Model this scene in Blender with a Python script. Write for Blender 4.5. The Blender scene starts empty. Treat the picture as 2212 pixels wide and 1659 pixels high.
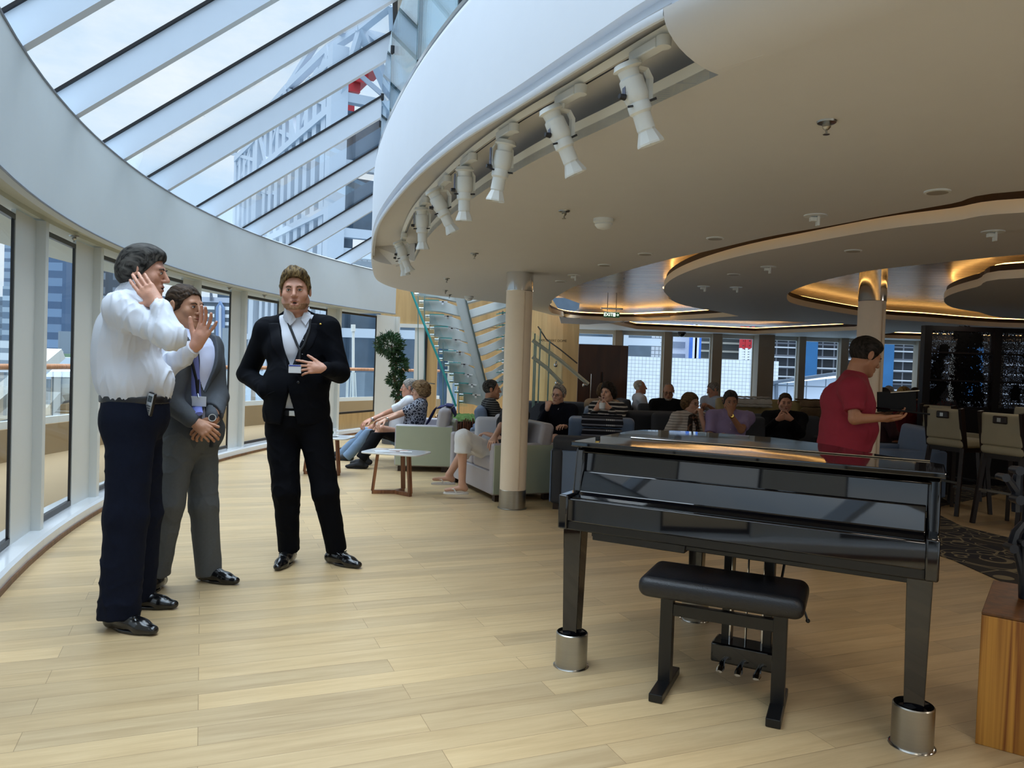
import bpy, bmesh, math, random
import numpy as np
from mathutils import Vector, Matrix
random.seed(7)
PI = math.pi
SC = bpy.context.scene
COL = SC.collection

# ---------------------------------------------------------------- camera
W, H, F, CH = 2212, 1659, 1660.0, 1.32
PITCH = math.atan(42 / 1660); ROLL = math.radians(2.0)
_f = np.array([0, math.cos(PITCH), -math.sin(PITCH)])
_r0 = np.array([1., 0, 0]); _u0 = np.cross(_r0, _f)
_r = math.cos(ROLL) * _r0 + math.sin(ROLL) * _u0
_u = np.cross(_r, _f)
_C = np.array([0, 0, CH])
cam = bpy.data.cameras.new('camera'); camo = bpy.data.objects.new('camera', cam); COL.objects.link(camo)
cam.sensor_fit = 'HORIZONTAL'; cam.sensor_width = 36; cam.lens = F / W * 36
cam.clip_start = 0.05; cam.clip_end = 3000
camo.matrix_world = Matrix(((_r[0], _u[0], -_f[0], 0), (_r[1], _u[1], -_f[1], 0), (_r[2], _u[2], -_f[2], CH), (0, 0, 0, 1)))
SC.camera = camo

def ray(x, y): return (x - W / 2) / F * _r - (y - H / 2) / F * _u + _f
def pz(x, y, z=0.):                      # a point of the photograph on a level plane
    d = ray(x, y); return _C + d * (z - CH) / d[2]
def py(x, y, Y):                         # a point of the photograph at a known distance
    d = ray(x, y); return _C + d * Y / d[1]
def pc(x, y, cx, cy, R, far=True):       # where a ray meets an upright cylinder
    d = ray(x, y); a = d[0]**2 + d[1]**2; b = -2 * (d[0] * cx + d[1] * cy); c = cx * cx + cy * cy - R * R
    s = math.sqrt(max(b * b - 4 * a * c, 0)); t1, t2 = (-b - s) / 2 / a, (-b + s) / 2 / a
    t = t1 if (t1 > 0 and not far) else t2
    return _C + d * t

# ---------------------------------------------------------------- world and light
wd = bpy.data.worlds.new('sky'); SC.world = wd; wd.use_nodes = True
nt = wd.node_tree; nt.nodes.clear()
o_ = nt.nodes.new('ShaderNodeOutputWorld'); bg = nt.nodes.new('ShaderNodeBackground')
tc = nt.nodes.new('ShaderNodeTexCoord'); mp = nt.nodes.new('ShaderNodeMapping')
mp.inputs['Scale'].default_value = (1.6, 1.6, 4.5); mp.inputs['Rotation'].default_value = (0.2, 0.3, 0.8)
nz = nt.nodes.new('ShaderNodeTexNoise'); nz.inputs['Scale'].default_value = 1.7; nz.inputs['Detail'].default_value = 7; nz.inputs['Roughness'].default_value = .62
cr = nt.nodes.new('ShaderNodeValToRGB')
cr.color_ramp.elements[0].position = .36; cr.color_ramp.elements[0].color = (.58, .77, .97, 1)
cr.color_ramp.elements[1].position = .62; cr.color_ramp.elements[1].color = (.90, .96, 1, 1)
nt.links.new(tc.outputs['Generated'], mp.inputs['Vector']); nt.links.new(mp.outputs[0], nz.inputs['Vector'])
nt.links.new(nz.outputs['Fac'], cr.inputs[0]); nt.links.new(cr.outputs[0], bg.inputs['Color'])
# an overcast sky is brighter overhead than at the horizon
sp_ = nt.nodes.new('ShaderNodeSeparateXYZ'); nt.links.new(tc.outputs['Generated'], sp_.inputs[0])
mr_ = nt.nodes.new('ShaderNodeMapRange'); mr_.interpolation_type = 'SMOOTHSTEP'; mr_.inputs['From Min'].default_value = .62; mr_.inputs['From Max'].default_value = 1.
mr_.inputs['To Min'].default_value = .72; mr_.inputs['To Max'].default_value = 6.2
nt.links.new(sp_.outputs[2], mr_.inputs[0]); nt.links.new(mr_.outputs[0], bg.inputs['Strength'])
nt.links.new(bg.outputs[0], o_.inputs['Surface'])
SC.view_settings.view_transform = 'Standard'; SC.view_settings.look = 'None'
SC.view_settings.gamma = 1; SC.view_settings.use_curve_mapping = False
SC.view_settings.exposure = 0.5
SC.cycles.use_denoising = True
SC.cycles.max_bounces = 10; SC.cycles.diffuse_bounces = 6; SC.cycles.glossy_bounces = 5
SC.cycles.transparent_max_bounces = 16; SC.cycles.transmission_bounces = 6
SC.cycles.sample_clamp_indirect = 6; SC.cycles.caustics_reflective = False; SC.cycles.caustics_refractive = False

# fill lights added at ceiling height to brighten the lounge, no real fittings
for i, (x, y, w) in enumerate([(1.6, 1.2, 22), (2.4, .2, 22), (3.4, 2.2, 22), (1.9, 3.2, 16), (.9, 4.6, 12), (3.6, 4.6, 14), (4.6, 6.6, 12), (.6, 8.6, 10), (2.9, 9.6, 9), (5.6, 9.4, 7), (7.6, 12, 7), (4.2, 11.4, 7), (1.3, 10.6, 8)]):
    l = bpy.data.lights.new('fill_light', 'AREA'); l.shape = 'DISK'; l.size = .35; l.energy = w * .2; l.color = (1, .9, .76)
    o = bpy.data.objects.new('fill_light', l); COL.objects.link(o); o.location = (x, y, 2.14)

# ---------------------------------------------------------------- materials
MATS = {}
def _new(name):
    m = bpy.data.materials.new(name); m.use_nodes = True
    n = m.node_tree.nodes; b = n['Principled BSDF']; MATS[name] = m
    return m, m.node_tree, b
def _lin(c):
    if isinstance(c, str):
        c = [int(c[i:i+2], 16) / 255 for i in (0, 2, 4)]
        c = [x / 12.92 if x <= .04045 else ((x + .055) / 1.055)**2.4 for x in c]
    return (c[0], c[1], c[2], 1)
def N(t, kind, **kw):
    n = t.nodes.new(kind)
    for k, v in kw.items():
        if hasattr(n, k) and k not in n.inputs: setattr(n, k, v)
        else: n.inputs[k].default_value = v
    return n
def texco(t, scale=(1, 1, 1), rot=(0, 0, 0), kind='Object'):
    c = t.nodes.new('ShaderNodeTexCoord'); m = t.nodes.new('ShaderNodeMapping')
    m.inputs['Scale'].default_value = scale; m.inputs['Rotation'].default_value = rot
    t.links.new(c.outputs[kind], m.inputs['Vector']); return m.outputs[0]
def mix(t, fac, a, b, blend='MIX'):
    n = t.nodes.new('ShaderNodeMix'); n.data_type = 'RGBA'; n.blend_type = blend
    for i, v in ((0, fac), (6, a), (7, b)):
        if hasattr(v, 'links'): t.links.new(v, n.inputs[i])
        elif v is not None: n.inputs[i].default_value = v
    return n.outputs[2]
def mathn(t, op, a, b=None):
    n = t.nodes.new('ShaderNodeMath'); n.operation = op
    for i, v in ((0, a), (1, b)):
        if v is None: continue
        if hasattr(v, 'links'): t.links.new(v, n.inputs[i])
        else: n.inputs[i].default_value = v
    return n.outputs[0]
def mat(name, color, rough=.5, metal=0., var=.06, vscale=8., bump=0., bscale=60., coat=0., emit=None, es=1., sss=0., spec=None, stretch=(1, 1, 1), var2=None):
    if name in MATS: return MATS[name]
    m, t, b = _new(name); c = _lin(color)
    v = texco(t, stretch)
    nz = N(t, 'ShaderNodeTexNoise', Scale=vscale, Detail=4.); t.links.new(v, nz.inputs['Vector'])
    d = tuple(x * (1 - var * 2) for x in c[:3]) + (1,) if var2 is None else _lin(var2)
    l = tuple(min(1, x * (1 + var * 2)) for x in c[:3]) + (1,) if var2 is None else c
    t.links.new(mix(t, nz.outputs['Fac'], d, l), b.inputs['Base Color'])
    b.inputs['Roughness'].default_value = rough; b.inputs['Metallic'].default_value = metal
    if spec is not None: b.inputs['Specular IOR Level'].default_value = spec
    if coat: b.inputs['Coat Weight'].default_value = coat; b.inputs['Coat Roughness'].default_value = .04
    if sss: b.inputs['Subsurface Weight'].default_value = sss; b.inputs['Subsurface Radius'].default_value = (.012, .004, .002)
    if bump:
        n2 = N(t, 'ShaderNodeTexNoise', Scale=bscale, Detail=3.); t.links.new(v, n2.inputs['Vector'])
        bp = N(t, 'ShaderNodeBump', Strength=bump, Distance=.01); t.links.new(n2.outputs['Fac'], bp.inputs['Height']); t.links.new(bp.outputs[0], b.inputs['Normal'])
    if emit is not None:
        b.inputs['Emission Color'].default_value = _lin(emit); b.inputs['Emission Strength'].default_value = es
    return m
def glassmat(name, tint=(.93, .97, .98), gl=.09, rough=0.0, cap=.8):
    if name in MATS: return MATS[name]
    m, t, b = _new(name); t.nodes.remove(b); out = t.nodes['Material Output']
    tr = N(t, 'ShaderNodeBsdfTransparent', Color=tint + (1,)); g = N(t, 'ShaderNodeBsdfGlossy', Roughness=rough, Color=(.9, .95, 1, 1))
    lw = N(t, 'ShaderNodeLayerWeight', Blend=.25); mr = mathn(t, 'MULTIPLY', lw.outputs['Fresnel'], gl * 8)
    mr = mathn(t, 'MINIMUM', mr, cap)
    ms = t.nodes.new('ShaderNodeMixShader'); t.links.new(mr, ms.inputs[0]); t.links.new(tr.outputs[0], ms.inputs[1]); t.links.new(g.outputs[0], ms.inputs[2])
    t.links.new(ms.outputs[0], out.inputs['Surface']); return m
def emimat(name, color, s):
    if name in MATS: return MATS[name]
    m, t, b = _new(name); c = _lin(color)
    b.inputs['Base Color'].default_value = c; b.inputs['Emission Color'].default_value = c; b.inputs['Emission Strength'].default_value = s
    return m
def floormat():
    m, t, b = _new('oak_planks')
    v0 = t.nodes.new('ShaderNodeTexCoord'); mp_ = t.nodes.new('ShaderNodeMapping'); mp_.inputs['Rotation'].default_value = (0, 0, math.radians(-22)); mp_.inputs['Location'].default_value = (-.016, -.096, 0)
    t.links.new(v0.outputs['Object'], mp_.inputs['Vector']); v = mp_.outputs[0]
    # planks run across the ship: x along the plank, y across
    br = N(t, 'ShaderNodeTexBrick', offset=.42, squash=1.0)
    br.offset_frequency = 2
    br.inputs['Color1'].default_value = (0, 0, 0, 1); br.inputs['Color2'].default_value = (1, 1, 1, 1); br.inputs['Mortar'].default_value = (.5, .5, .5, 1)
    br.inputs['Scale'].default_value = 1; br.inputs['Mortar Size'].default_value = .0011; br.inputs['Mortar Smooth'].default_value = .3
    br.inputs['Bias'].default_value = 0; br.inputs['Brick Width'].default_value = 1.33; br.inputs['Row Height'].default_value = .1397
    t.links.new(v, br.inputs['Vector'])
    sep = N(t, 'ShaderNodeSeparateXYZ'); t.links.new(v, sep.inputs[0])
    row = mathn(t, 'FLOOR', mathn(t, 'DIVIDE', sep.outputs[1], .1397))
    # grain coordinates shifted per plank row
    cb = N(t, 'ShaderNodeCombineXYZ'); t.links.new(mathn(t, 'ADD', mathn(t, 'MULTIPLY', sep.outputs[0], 1.1), mathn(t, 'MULTIPLY', row, 3.71)), cb.inputs[0])
    t.links.new(mathn(t, 'MULTIPLY', sep.outputs[1], 14), cb.inputs[1]); t.links.new(mathn(t, 'MULTIPLY', br.outputs['Color'], 3.), cb.inputs[2])
    n1 = N(t, 'ShaderNodeTexNoise', Scale=1.6, Detail=6., Distortion=.6); t.links.new(cb.outputs[0], n1.inputs['Vector'])
    n2 = N(t, 'ShaderNodeTexNoise', Scale=9., Detail=4., Distortion=1.2); t.links.new(cb.outputs[0], n2.inputs['Vector'])
    r1 = N(t, 'ShaderNodeValToRGB'); e = r1.color_ramp.elements
    e[0].position = .25; e[0].color = _lin('a98f68'); e[1].position = .75; e[1].color = _lin('dcc49a')
    x = e.new(.5); x.color = _lin('c8ae84')
    t.links.new(n1.outputs['Fac'], r1.inputs[0])
    c = mix(t, .45, r1.outputs[0], mix(t, br.outputs['Color'], _lin('ab9678'), _lin('e8c896')))
    c = mix(t, mathn(t, 'MULTIPLY', n2.outputs['Fac'], .35), c, _lin('9a8059'))
    c = mix(t, mathn(t, 'MULTIPLY', br.outputs['Fac'], .75), c, _lin('6e5638'))
    t.links.new(c, b.inputs['Base Color'])
    rr = N(t, 'ShaderNodeMapRange'); rr.inputs['To Min'].default_value = .3; rr.inputs['To Max'].default_value = .45
    t.links.new(n2.outputs['Fac'], rr.inputs[0]); t.links.new(rr.outputs[0], b.inputs['Roughness'])
    bp = N(t, 'ShaderNodeBump', Strength=.25, Distance=.002); t.links.new(mathn(t, 'SUBTRACT', 1, br.outputs['Fac']), bp.inputs['Height']); t.links.new(bp.outputs[0], b.inputs['Normal'])
    return m
def woodmat(name, c1, c2, rough=.4, scale=1., axis='Z', dist=2.5, fine=40.):
    if name in MATS: return MATS[name]
    m, t, b = _new(name)
    s = {'Z': (fine, fine, 1.2), 'X': (1.2, fine, fine), 'Y': (fine, 1.2, fine)}[axis]
    v = texco(t, tuple(k * scale for k in s))
    n1 = N(t, 'ShaderNodeTexNoise', Scale=.6, Detail=5., Distortion=dist * .3); t.links.new(v, n1.inputs['Vector'])
    r1 = N(t, 'ShaderNodeValToRGB'); e = r1.color_ramp.elements
    e[0].position = .35; e[0].color = _lin(c1); e[1].position = .62; e[1].color = _lin(c2)
    t.links.new(n1.outputs['Fac'], r1.inputs[0]); t.links.new(r1.outputs[0], b.inputs['Base Color'])
    b.inputs['Roughness'].default_value = rough
    return m
def gridmat(name, base, line, sx, sz, wl, rough=.7, rot=(0, 0, 0), vary=.08, off=(0, 0), kind='Object'):
    """tiles or window bays laid on the x and z of the object"""
    if name in MATS: return MATS[name]
    m, t, b = _new(name)
    v = texco(t, (1, 1, 1), rot, kind); sep = N(t, 'ShaderNodeSeparateXYZ'); t.links.new(v, sep.inputs[0])
    cb = N(t, 'ShaderNodeCombineXYZ'); t.links.new(mathn(t, 'ADD', sep.outputs[0], off[0]), cb.inputs[0]); t.links.new(mathn(t, 'ADD', sep.outputs[2], off[1]), cb.inputs[1])
    br = N(t, 'ShaderNodeTexBrick', offset=0.); br.squash = 1
    c = _lin(base); d = tuple(x * (1 - vary) for x in c[:3]) + (1,)
    br.inputs['Color1'].default_value = c; br.inputs['Color2'].default_value = d; br.inputs['Mortar'].default_value = _lin(line)
    br.inputs['Scale'].default_value = 1; br.inputs['Mortar Size'].default_value = wl; br.inputs['Mortar Smooth'].default_value = 0
    br.inputs['Brick Width'].default_value = sx; br.inputs['Row Height'].default_value = sz
    t.links.new(cb.outputs[0], br.inputs['Vector']); t.links.new(br.outputs['Color'], b.inputs['Base Color'])
    b.inputs['Roughness'].default_value = rough
    return m
def stripemat(name, ca, cb_, period, duty, rough=.9, axis=2, noise=0.02, rot=(0, 0, 0)):
    if name in MATS: return MATS[name]
    m, t, b = _new(name)
    v = texco(t, (1, 1, 1), rot); sep = N(t, 'ShaderNodeSeparateXYZ'); t.links.new(v, sep.inputs[0])
    nz = N(t, 'ShaderNodeTexNoise', Scale=5.); t.links.new(v, nz.inputs['Vector'])
    z = mathn(t, 'ADD', sep.outputs[axis], mathn(t, 'MULTIPLY', nz.outputs['Fac'], noise))
    f = mathn(t, 'FRACT', mathn(t, 'DIVIDE', z, period)); g = mathn(t, 'LESS_THAN', f, duty)
    t.links.new(mix(t, g, _lin(ca), _lin(cb_)), b.inputs['Base Color']); b.inputs['Roughness'].default_value = rough
    return m
def blobmat(name, ca, cb_, scale=30., thr=.5, rough=.9, kind='VORONOI'):
    if name in MATS: return MATS[name]
    m, t, b = _new(name); v = texco(t)
    if kind == 'VORONOI':
        n = N(t, 'ShaderNodeTexVoronoi', Scale=scale); n.feature = 'DISTANCE_TO_EDGE'; out = n.outputs['Distance']
    elif kind == 'WAVE':
        n = N(t, 'ShaderNodeTexWave', Scale=scale, Distortion=14., Detail=2.); n.wave_type = 'RINGS'; out = n.outputs['Fac']
    else:
        n = N(t, 'ShaderNodeTexNoise', Scale=scale, Detail=3.); out = n.outputs['Fac']
    t.links.new(v, n.inputs['Vector']); g = mathn(t, 'LESS_THAN', out, thr)
    t.links.new(mix(t, g, _lin(ca), _lin(cb_)), b.inputs['Base Color']); b.inputs['Roughness'].default_value = rough
    return m

# ---------------------------------------------------------------- mesh helpers
class MB:
    def __init__(s): s.v = []; s.f = []
    def add(s, vs, fs):
        n = len(s.v); s.v += [tuple(float(c) for c in p) for p in vs]; s.f += [tuple(i + n for i in f) for f in fs]; return s
    def box(s, c, d, rz=0., M=None):
        vs = [Vector((sx * d[0] / 2, sy * d[1] / 2, sz * d[2] / 2)) for sz in (-1, 1) for sy in (-1, 1) for sx in (-1, 1)]
        R = M if M is not None else Matrix.Rotation(rz, 3, 'Z')
        vs = [R @ p + Vector(c) for p in vs]
        return s.add(vs, [(0, 2, 3, 1), (4, 5, 7, 6), (0, 1, 5, 4), (2, 6, 7, 3), (0, 4, 6, 2), (1, 3, 7, 5)])
    def bar(s, a, b, w, h, up=(0, 0, 1)):          # rectangular bar from a to b
        a, b = Vector(a), Vector(b); d = (b - a); L = d.length; d.normalize(); x = d.cross(Vector(up))
        if x.length < 1e-4: x = Vector((1, 0, 0))
        x.normalize(); z = x.cross(d)
        R = Matrix((x, d, z)).transposed(); return s.box((a + b) / 2, (w, L, h), M=R)
    def tube(s, pts, r, n=8, close=False, flat=1.):
        pts = [Vector(p) for p in pts]; rs = r if isinstance(r, (list, tuple)) else [r] * len(pts); m = len(pts); vs = []; prev = None
        for i, p in enumerate(pts):
            if close: d = pts[(i + 1) % m] - pts[i - 1]
            else: d = pts[min(i + 1, m - 1)] - pts[max(i - 1, 0)]
            d.normalize()
            if prev is None:
                x = d.orthogonal() if abs(d.z) > .95 else d.cross(Vector((0, 0, 1))); x.normalize()
            else:
                x = prev - d * prev.dot(d); x.normalize()
            prev = x; y = d.cross(x)
            for k in range(n):
                a = 2 * PI * k / n; vs.append(p + x * math.cos(a) * rs[i] + y * math.sin(a) * rs[i] * flat)
        fs = []
        for i in range(m if close else m - 1):
            j = (i + 1) % m
            for k in range(n): fs.append((i * n + k, i * n + (k + 1) % n, j * n + (k + 1) % n, j * n + k))
        if not close: fs += [tuple(range(n))[::-1], tuple((m - 1) * n + k for k in range(n))]
        return s.add(vs, fs)
    def lathe(s, prof, n=24, c=(0, 0, 0), M=None, cap=True):
        vs = []
        for (r, z) in prof:
            for k in range(n):
                a = 2 * PI * k / n; p = Vector((r * math.cos(a), r * math.sin(a), z))
                if M is not None: p = M @ p
                vs.append(p + Vector(c))
        fs = []
        for i in range(len(prof) - 1):
            for k in range(n): fs.append((i * n + k, i * n + (k + 1) % n, (i + 1) * n + (k + 1) % n, (i + 1) * n + k))
        if cap: fs += [tuple(range(n))[::-1], tuple((len(prof) - 1) * n + k for k in range(n))]
        return s.add(vs, fs)
    def cyl(s, a, b, r, n=16, r2=None):
        return s.tube([a, b], [r, r if r2 is None else r2], n)
    def prism(s, poly, z0, z1, M=None):
        n = len(poly); vs = [Vector((p[0], p[1], z0)) for p in poly] + [Vector((p[0], p[1], z1)) for p in poly]
        if M is not None: vs = [M @ p for p in vs]
        return s.add(vs, [tuple(range(n))[::-1], tuple(range(n, 2 * n))] + [(i, (i + 1) % n, n + (i + 1) % n, n + i) for i in range(n)])
    def strip(s, A, B):                             # ribbon between two rows of points
        n = len(A); return s.add(list(A) + list(B), [(i, i + 1, n + i + 1, n + i) for i in range(n - 1)])
    def shell(s, A, B, th):                         # solid slab between rows A and B thickened by vector function
        n = len(A); vs = list(A) + list(B) + [tuple(np.array(p) + np.array(th)) for p in A] + [tuple(np.array(p) + np.array(th)) for p in B]
        fs = []
        for i in range(n - 1):
            fs += [(i, i + 1, n + i + 1, n + i), (2 * n + i, 3 * n + i, 3 * n + i + 1, 2 * n + i + 1), (i, 2 * n + i, 2 * n + i + 1, i + 1), (n + i, n + i + 1, 3 * n + i + 1, 3 * n + i)]
        fs += [(0, n, 3 * n, 2 * n), (n - 1, 3 * n - 1, 4 * n - 1, 2 * n - 1)]
        return s.add(vs, fs)
    def ball(s, c, r, n=10, sc=(1, 1, 1)):
        prof = []; vs = []
        for i in range(n + 1):
            a = PI * i / n
            for k in range(2 * n):
                b = PI * k / n; vs.append((c[0] + r * sc[0] * math.sin(a) * math.cos(b), c[1] + r * sc[1] * math.sin(a) * math.sin(b), c[2] + r * sc[2] * math.cos(a)))
        m = 2 * n; return s.add(vs, [(i * m + k, (i + 1) * m + k, (i + 1) * m + (k + 1) % m, i * m + (k + 1) % m) for i in range(n) for k in range(m)])
    def build(s, name, m, parent=None, bevel=0., smooth=False, seg=2, local=False, subsurf=0, fixn=True, weld=False):
        vs = s.v
        if parent is not None and not local:
            Mi = XF.get(parent.name, Matrix.Identity(4)).inverted(); vs = [tuple(Mi @ Vector(p)) for p in vs]
        me = bpy.data.meshes.new(name); me.from_pydata(vs, [], s.f)
        if fixn or bevel:
            b = bmesh.new(); b.from_mesh(me)
            if weld: bmesh.ops.remove_doubles(b, verts=b.verts, dist=1e-4)
            bmesh.ops.recalc_face_normals(b, faces=b.faces); b.to_mesh(me); b.free()
        me.materials.append(m); me.update()
        o = bpy.data.objects.new(name, me); COL.objects.link(o)
        if parent is not None: o.parent = parent; XF[o.name] = XF.get(parent.name, Matrix.Identity(4))
        if bevel:
            bv = o.modifiers.new('b', 'BEVEL'); bv.width = bevel; bv.segments = seg; bv.limit_method = 'ANGLE'; bv.angle_limit = .6
        if subsurf:
            ss = o.modifiers.new('s', 'SUBSURF'); ss.levels = subsurf; ss.render_levels = subsurf
        if smooth:
            for p in me.polygons: p.use_smooth = True
            if not subsurf and smooth != 2:
                try:
                    me.set_sharp_from_angle(angle=math.radians(38))
                except Exception: pass
        return o
XF = {}
def tag(o, label=None, cat=None, group=None, kind=None):
    if label: o['label'] = label
    if cat: o['category'] = cat
    if group: o['group'] = group
    if kind: o['kind'] = kind
    return o
def thing(name, label, cat, loc=(0, 0, 0), rz=0., group=None):
    o = bpy.data.objects.new(name, None); COL.objects.link(o); o.empty_display_size = .1
    o.location = tuple(float(x) for x in loc); o.rotation_euler = (0, 0, rz)
    XF[o.name] = Matrix.Translation(Vector([float(x) for x in loc])) @ Matrix.Rotation(rz, 4, 'Z')
    return tag(o, label, cat, group)
def struct(o): o['kind'] = 'structure'; return o
def kids(o): return [c for c in COL.objects if c.parent == o]
def dup(o, loc=None, rz=None, label=None, parent=None, ch=None):
    c = o.copy(); COL.objects.link(c)
    if parent is not None: c.parent = parent
    if loc is not None: c.location = tuple(float(x) for x in loc)
    if rz is not None: c.rotation_euler = (0, 0, rz)
    if label: c['label'] = label
    for k in (ch or KID(o)): dup(k, parent=c)
    return c
def KID(o): return list(o.children)
# ---------------------------------------------------------------- smooth solid modelling on a grid
def V3(*a): return np.array(a, dtype=np.float64)
def unit(v): v = np.asarray(v, float); return v / max(np.linalg.norm(v), 1e-9)
def wob(p, sc, seed=0, warp=1.2):
    rs = np.random.RandomState(seed); out = 0
    for i in range(4):
        a = unit(rs.normal(size=3)) * sc * (1 + .6 * i); b = unit(rs.normal(size=3)) * sc * (.7 + .4 * i)
        out = out + np.sin(p @ a + warp * np.sin(p @ b + rs.rand() * 6) + rs.rand() * 6) / (1 + .5 * i)
    return out / 2.6
class SDF:
    def __init__(s, lo, hi, h):
        s.lo = np.array(lo, float); s.h = h; s.n = np.ceil((np.array(hi, float) - s.lo) / h).astype(int) + 1
        s.d = np.full(tuple(s.n), 1.0, np.float32)
    def win(s, lo, hi):
        a = np.clip(np.floor((np.array(lo) - s.lo) / s.h).astype(int), 0, s.n); b = np.clip(np.ceil((np.array(hi) - s.lo) / s.h).astype(int) + 1, 0, s.n)
        if (b <= a).any(): return None
        ax = [(s.lo[i] + s.h * np.arange(a[i], b[i])).astype(np.float32) for i in range(3)]
        return (slice(a[0], b[0]), slice(a[1], b[1]), slice(a[2], b[2])), ax[0][:, None, None], ax[1][None, :, None], ax[2][None, None, :]
    def put(s, w, dn, k, op):
        d = s.d[w]
        if op == 'add':
            if k > 0:
                h = np.maximum(k - np.abs(d - dn), 0) / k; r = np.minimum(d, dn) - h * h * k / 4
            else: r = np.minimum(d, dn)
        elif op == 'sub':
            dn = -dn
            if k > 0:
                h = np.maximum(k - np.abs(d - dn), 0) / k; r = np.maximum(d, dn) + h * h * k / 4
            else: r = np.maximum(d, dn)
        else: r = np.maximum(d, dn)
        s.d[w] = r
    def cap(s, a, b, ra, rb=None, k=.02, op='add', flat=None):
        rb = ra if rb is None else rb; a = np.asarray(a, float); b = np.asarray(b, float); m = max(ra, rb) + k + 3 * s.h
        if flat is not None and flat[1] < 1: m = max(ra, rb) / flat[1] + k + 3 * s.h
        w = s.win(np.minimum(a, b) - m, np.maximum(a, b) + m)
        if w is None: return s
        w, X, Y, Z = w; ba = b - a; L = float(ba @ ba) + 1e-12
        t = np.clip(((X - a[0]) * ba[0] + (Y - a[1]) * ba[1] + (Z - a[2]) * ba[2]) / L, 0, 1)
        qx = X - a[0] - t * ba[0]; qy = Y - a[1] - t * ba[1]; qz = Z - a[2] - t * ba[2]
        if flat is not None:
            n, f = unit(flat[0]), flat[1]; dt = (qx * n[0] + qy * n[1] + qz * n[2]) * (f - 1)
            qx = qx + dt * n[0]; qy = qy + dt * n[1]; qz = qz + dt * n[2]
        s.put(w, np.sqrt(qx * qx + qy * qy + qz * qz) - (ra + (rb - ra) * t), k, op); return s
    def ell(s, c, r, R=None, k=.02, op='add'):
        r = np.asarray(r, float); m = r.max() + k + 3 * s.h; c = np.asarray(c, float); w = s.win(c - m, c + m)
        if w is None: return s
        w, X, Y, Z = w; X = X - c[0]; Y = Y - c[1]; Z = Z - c[2]
        if R is not None: X, Y, Z = (X * R[0][i] + Y * R[1][i] + Z * R[2][i] for i in range(3))
        k0 = np.sqrt((X / r[0])**2 + (Y / r[1])**2 + (Z / r[2])**2); k1 = np.sqrt((X / r[0]**2)**2 + (Y / r[1]**2)**2 + (Z / r[2]**2)**2)
        s.put(w, np.where(k0 < 1e-4, -r.min(), k0 * (k0 - 1) / np.maximum(k1, 1e-6)), k, op); return s
    def rbox(s, c, hs, rad, R=None, k=.0, op='add'):
        hs = np.asarray(hs, float); m = np.linalg.norm(hs) + k + 3 * s.h; c = np.asarray(c, float); w = s.win(c - m, c + m)
        if w is None: return s
        w, X, Y, Z = w; X = X - c[0]; Y = Y - c[1]; Z = Z - c[2]
        if R is not None: X, Y, Z = (X * R[0][i] + Y * R[1][i] + Z * R[2][i] for i in range(3))
        q = [np.abs(X) - hs[0] + rad, np.abs(Y) - hs[1] + rad, np.abs(Z) - hs[2] + rad]
        d = np.sqrt(sum(np.maximum(i, 0)**2 for i in q)) + np.minimum(np.maximum(np.maximum(q[0], q[1]), q[2]), 0) - rad
        s.put(w, d, k, op); return s
    def cut(s, p, n):                       # remove what lies on the side n points to
        n = unit(n); w, X, Y, Z = s.win(s.lo, s.lo + s.n * s.h)
        s.d = np.maximum(s.d, (X - p[0]) * n[0] + (Y - p[1]) * n[1] + (Z - p[2]) * n[2]).astype(np.float32); return s
    def fn(s, f, op='and'):                 # f(X, Y, Z) -> signed distance; intersect
        w, X, Y, Z = s.win(s.lo, s.lo + s.n * s.h); s.put(w, f(X, Y, Z), 0, 'and'); return s
    def mesh(s):
        d = s.d; d[0] = d[-1] = 1; d[:, 0] = d[:, -1] = 1; d[:, :, 0] = d[:, :, -1] = 1
        ins = d < 0; nx, ny, nz_ = d.shape
        cnt = np.zeros((nx - 1, ny - 1, nz_ - 1), np.uint8)
        for i in (0, 1):
            for j in (0, 1):
                for k in (0, 1): cnt += ins[i:nx - 1 + i, j:ny - 1 + j, k:nz_ - 1 + k]
        mix_ = (cnt > 0) & (cnt < 8); idx = np.argwhere(mix_); idm = np.full(mix_.shape, -1, np.int32); idm[mix_] = np.arange(len(idx))
        vals = {}; off = [(i, j, k) for i in (0, 1) for j in (0, 1) for k in (0, 1)]
        for o in off: vals[o] = d[idx[:, 0] + o[0], idx[:, 1] + o[1], idx[:, 2] + o[2]]
        acc = np.zeros((len(idx), 3)); c = np.zeros(len(idx))
        for o in off:
            for ax in range(3):
                if o[ax] == 0:
                    q = list(o); q[ax] = 1; q = tuple(q); a, b = vals[o], vals[q]; m = (a < 0) != (b < 0)
                    t = np.where(m, a / np.where(m, a - b, 1), 0); p = np.tile(np.array(o, float), (len(idx), 1)); p[:, ax] = t
                    acc += p * m[:, None]; c += m
        v = (idx + acc / np.maximum(c, 1)[:, None]) * s.h + s.lo
        fs = []
        for ax in range(3):
            sl0 = [slice(None)] * 3; sl1 = [slice(None)] * 3; sl0[ax] = slice(0, -1); sl1[ax] = slice(1, None)
            e = ins[tuple(sl0)] != ins[tuple(sl1)]; p = np.argwhere(e); ok = np.ones(len(p), bool)
            u_, w_ = (ax + 1) % 3, (ax + 2) % 3
            ok &= (p[:, u_] > 0) & (p[:, w_] > 0) & (p[:, u_] < d.shape[u_] - 1) & (p[:, w_] < d.shape[w_] - 1); p = p[ok]
            q = []
            for du, dw in ((-1, -1), (0, -1), (0, 0), (-1, 0)):
                r = p.copy(); r[:, u_] += du; r[:, w_] += dw; q.append(idm[r[:, 0], r[:, 1], r[:, 2]])
            q = np.stack(q, 1); inn = ins[p[:, 0], p[:, 1], p[:, 2]]; q[~inn] = q[~inn][:, ::-1]; fs.append(q)
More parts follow.
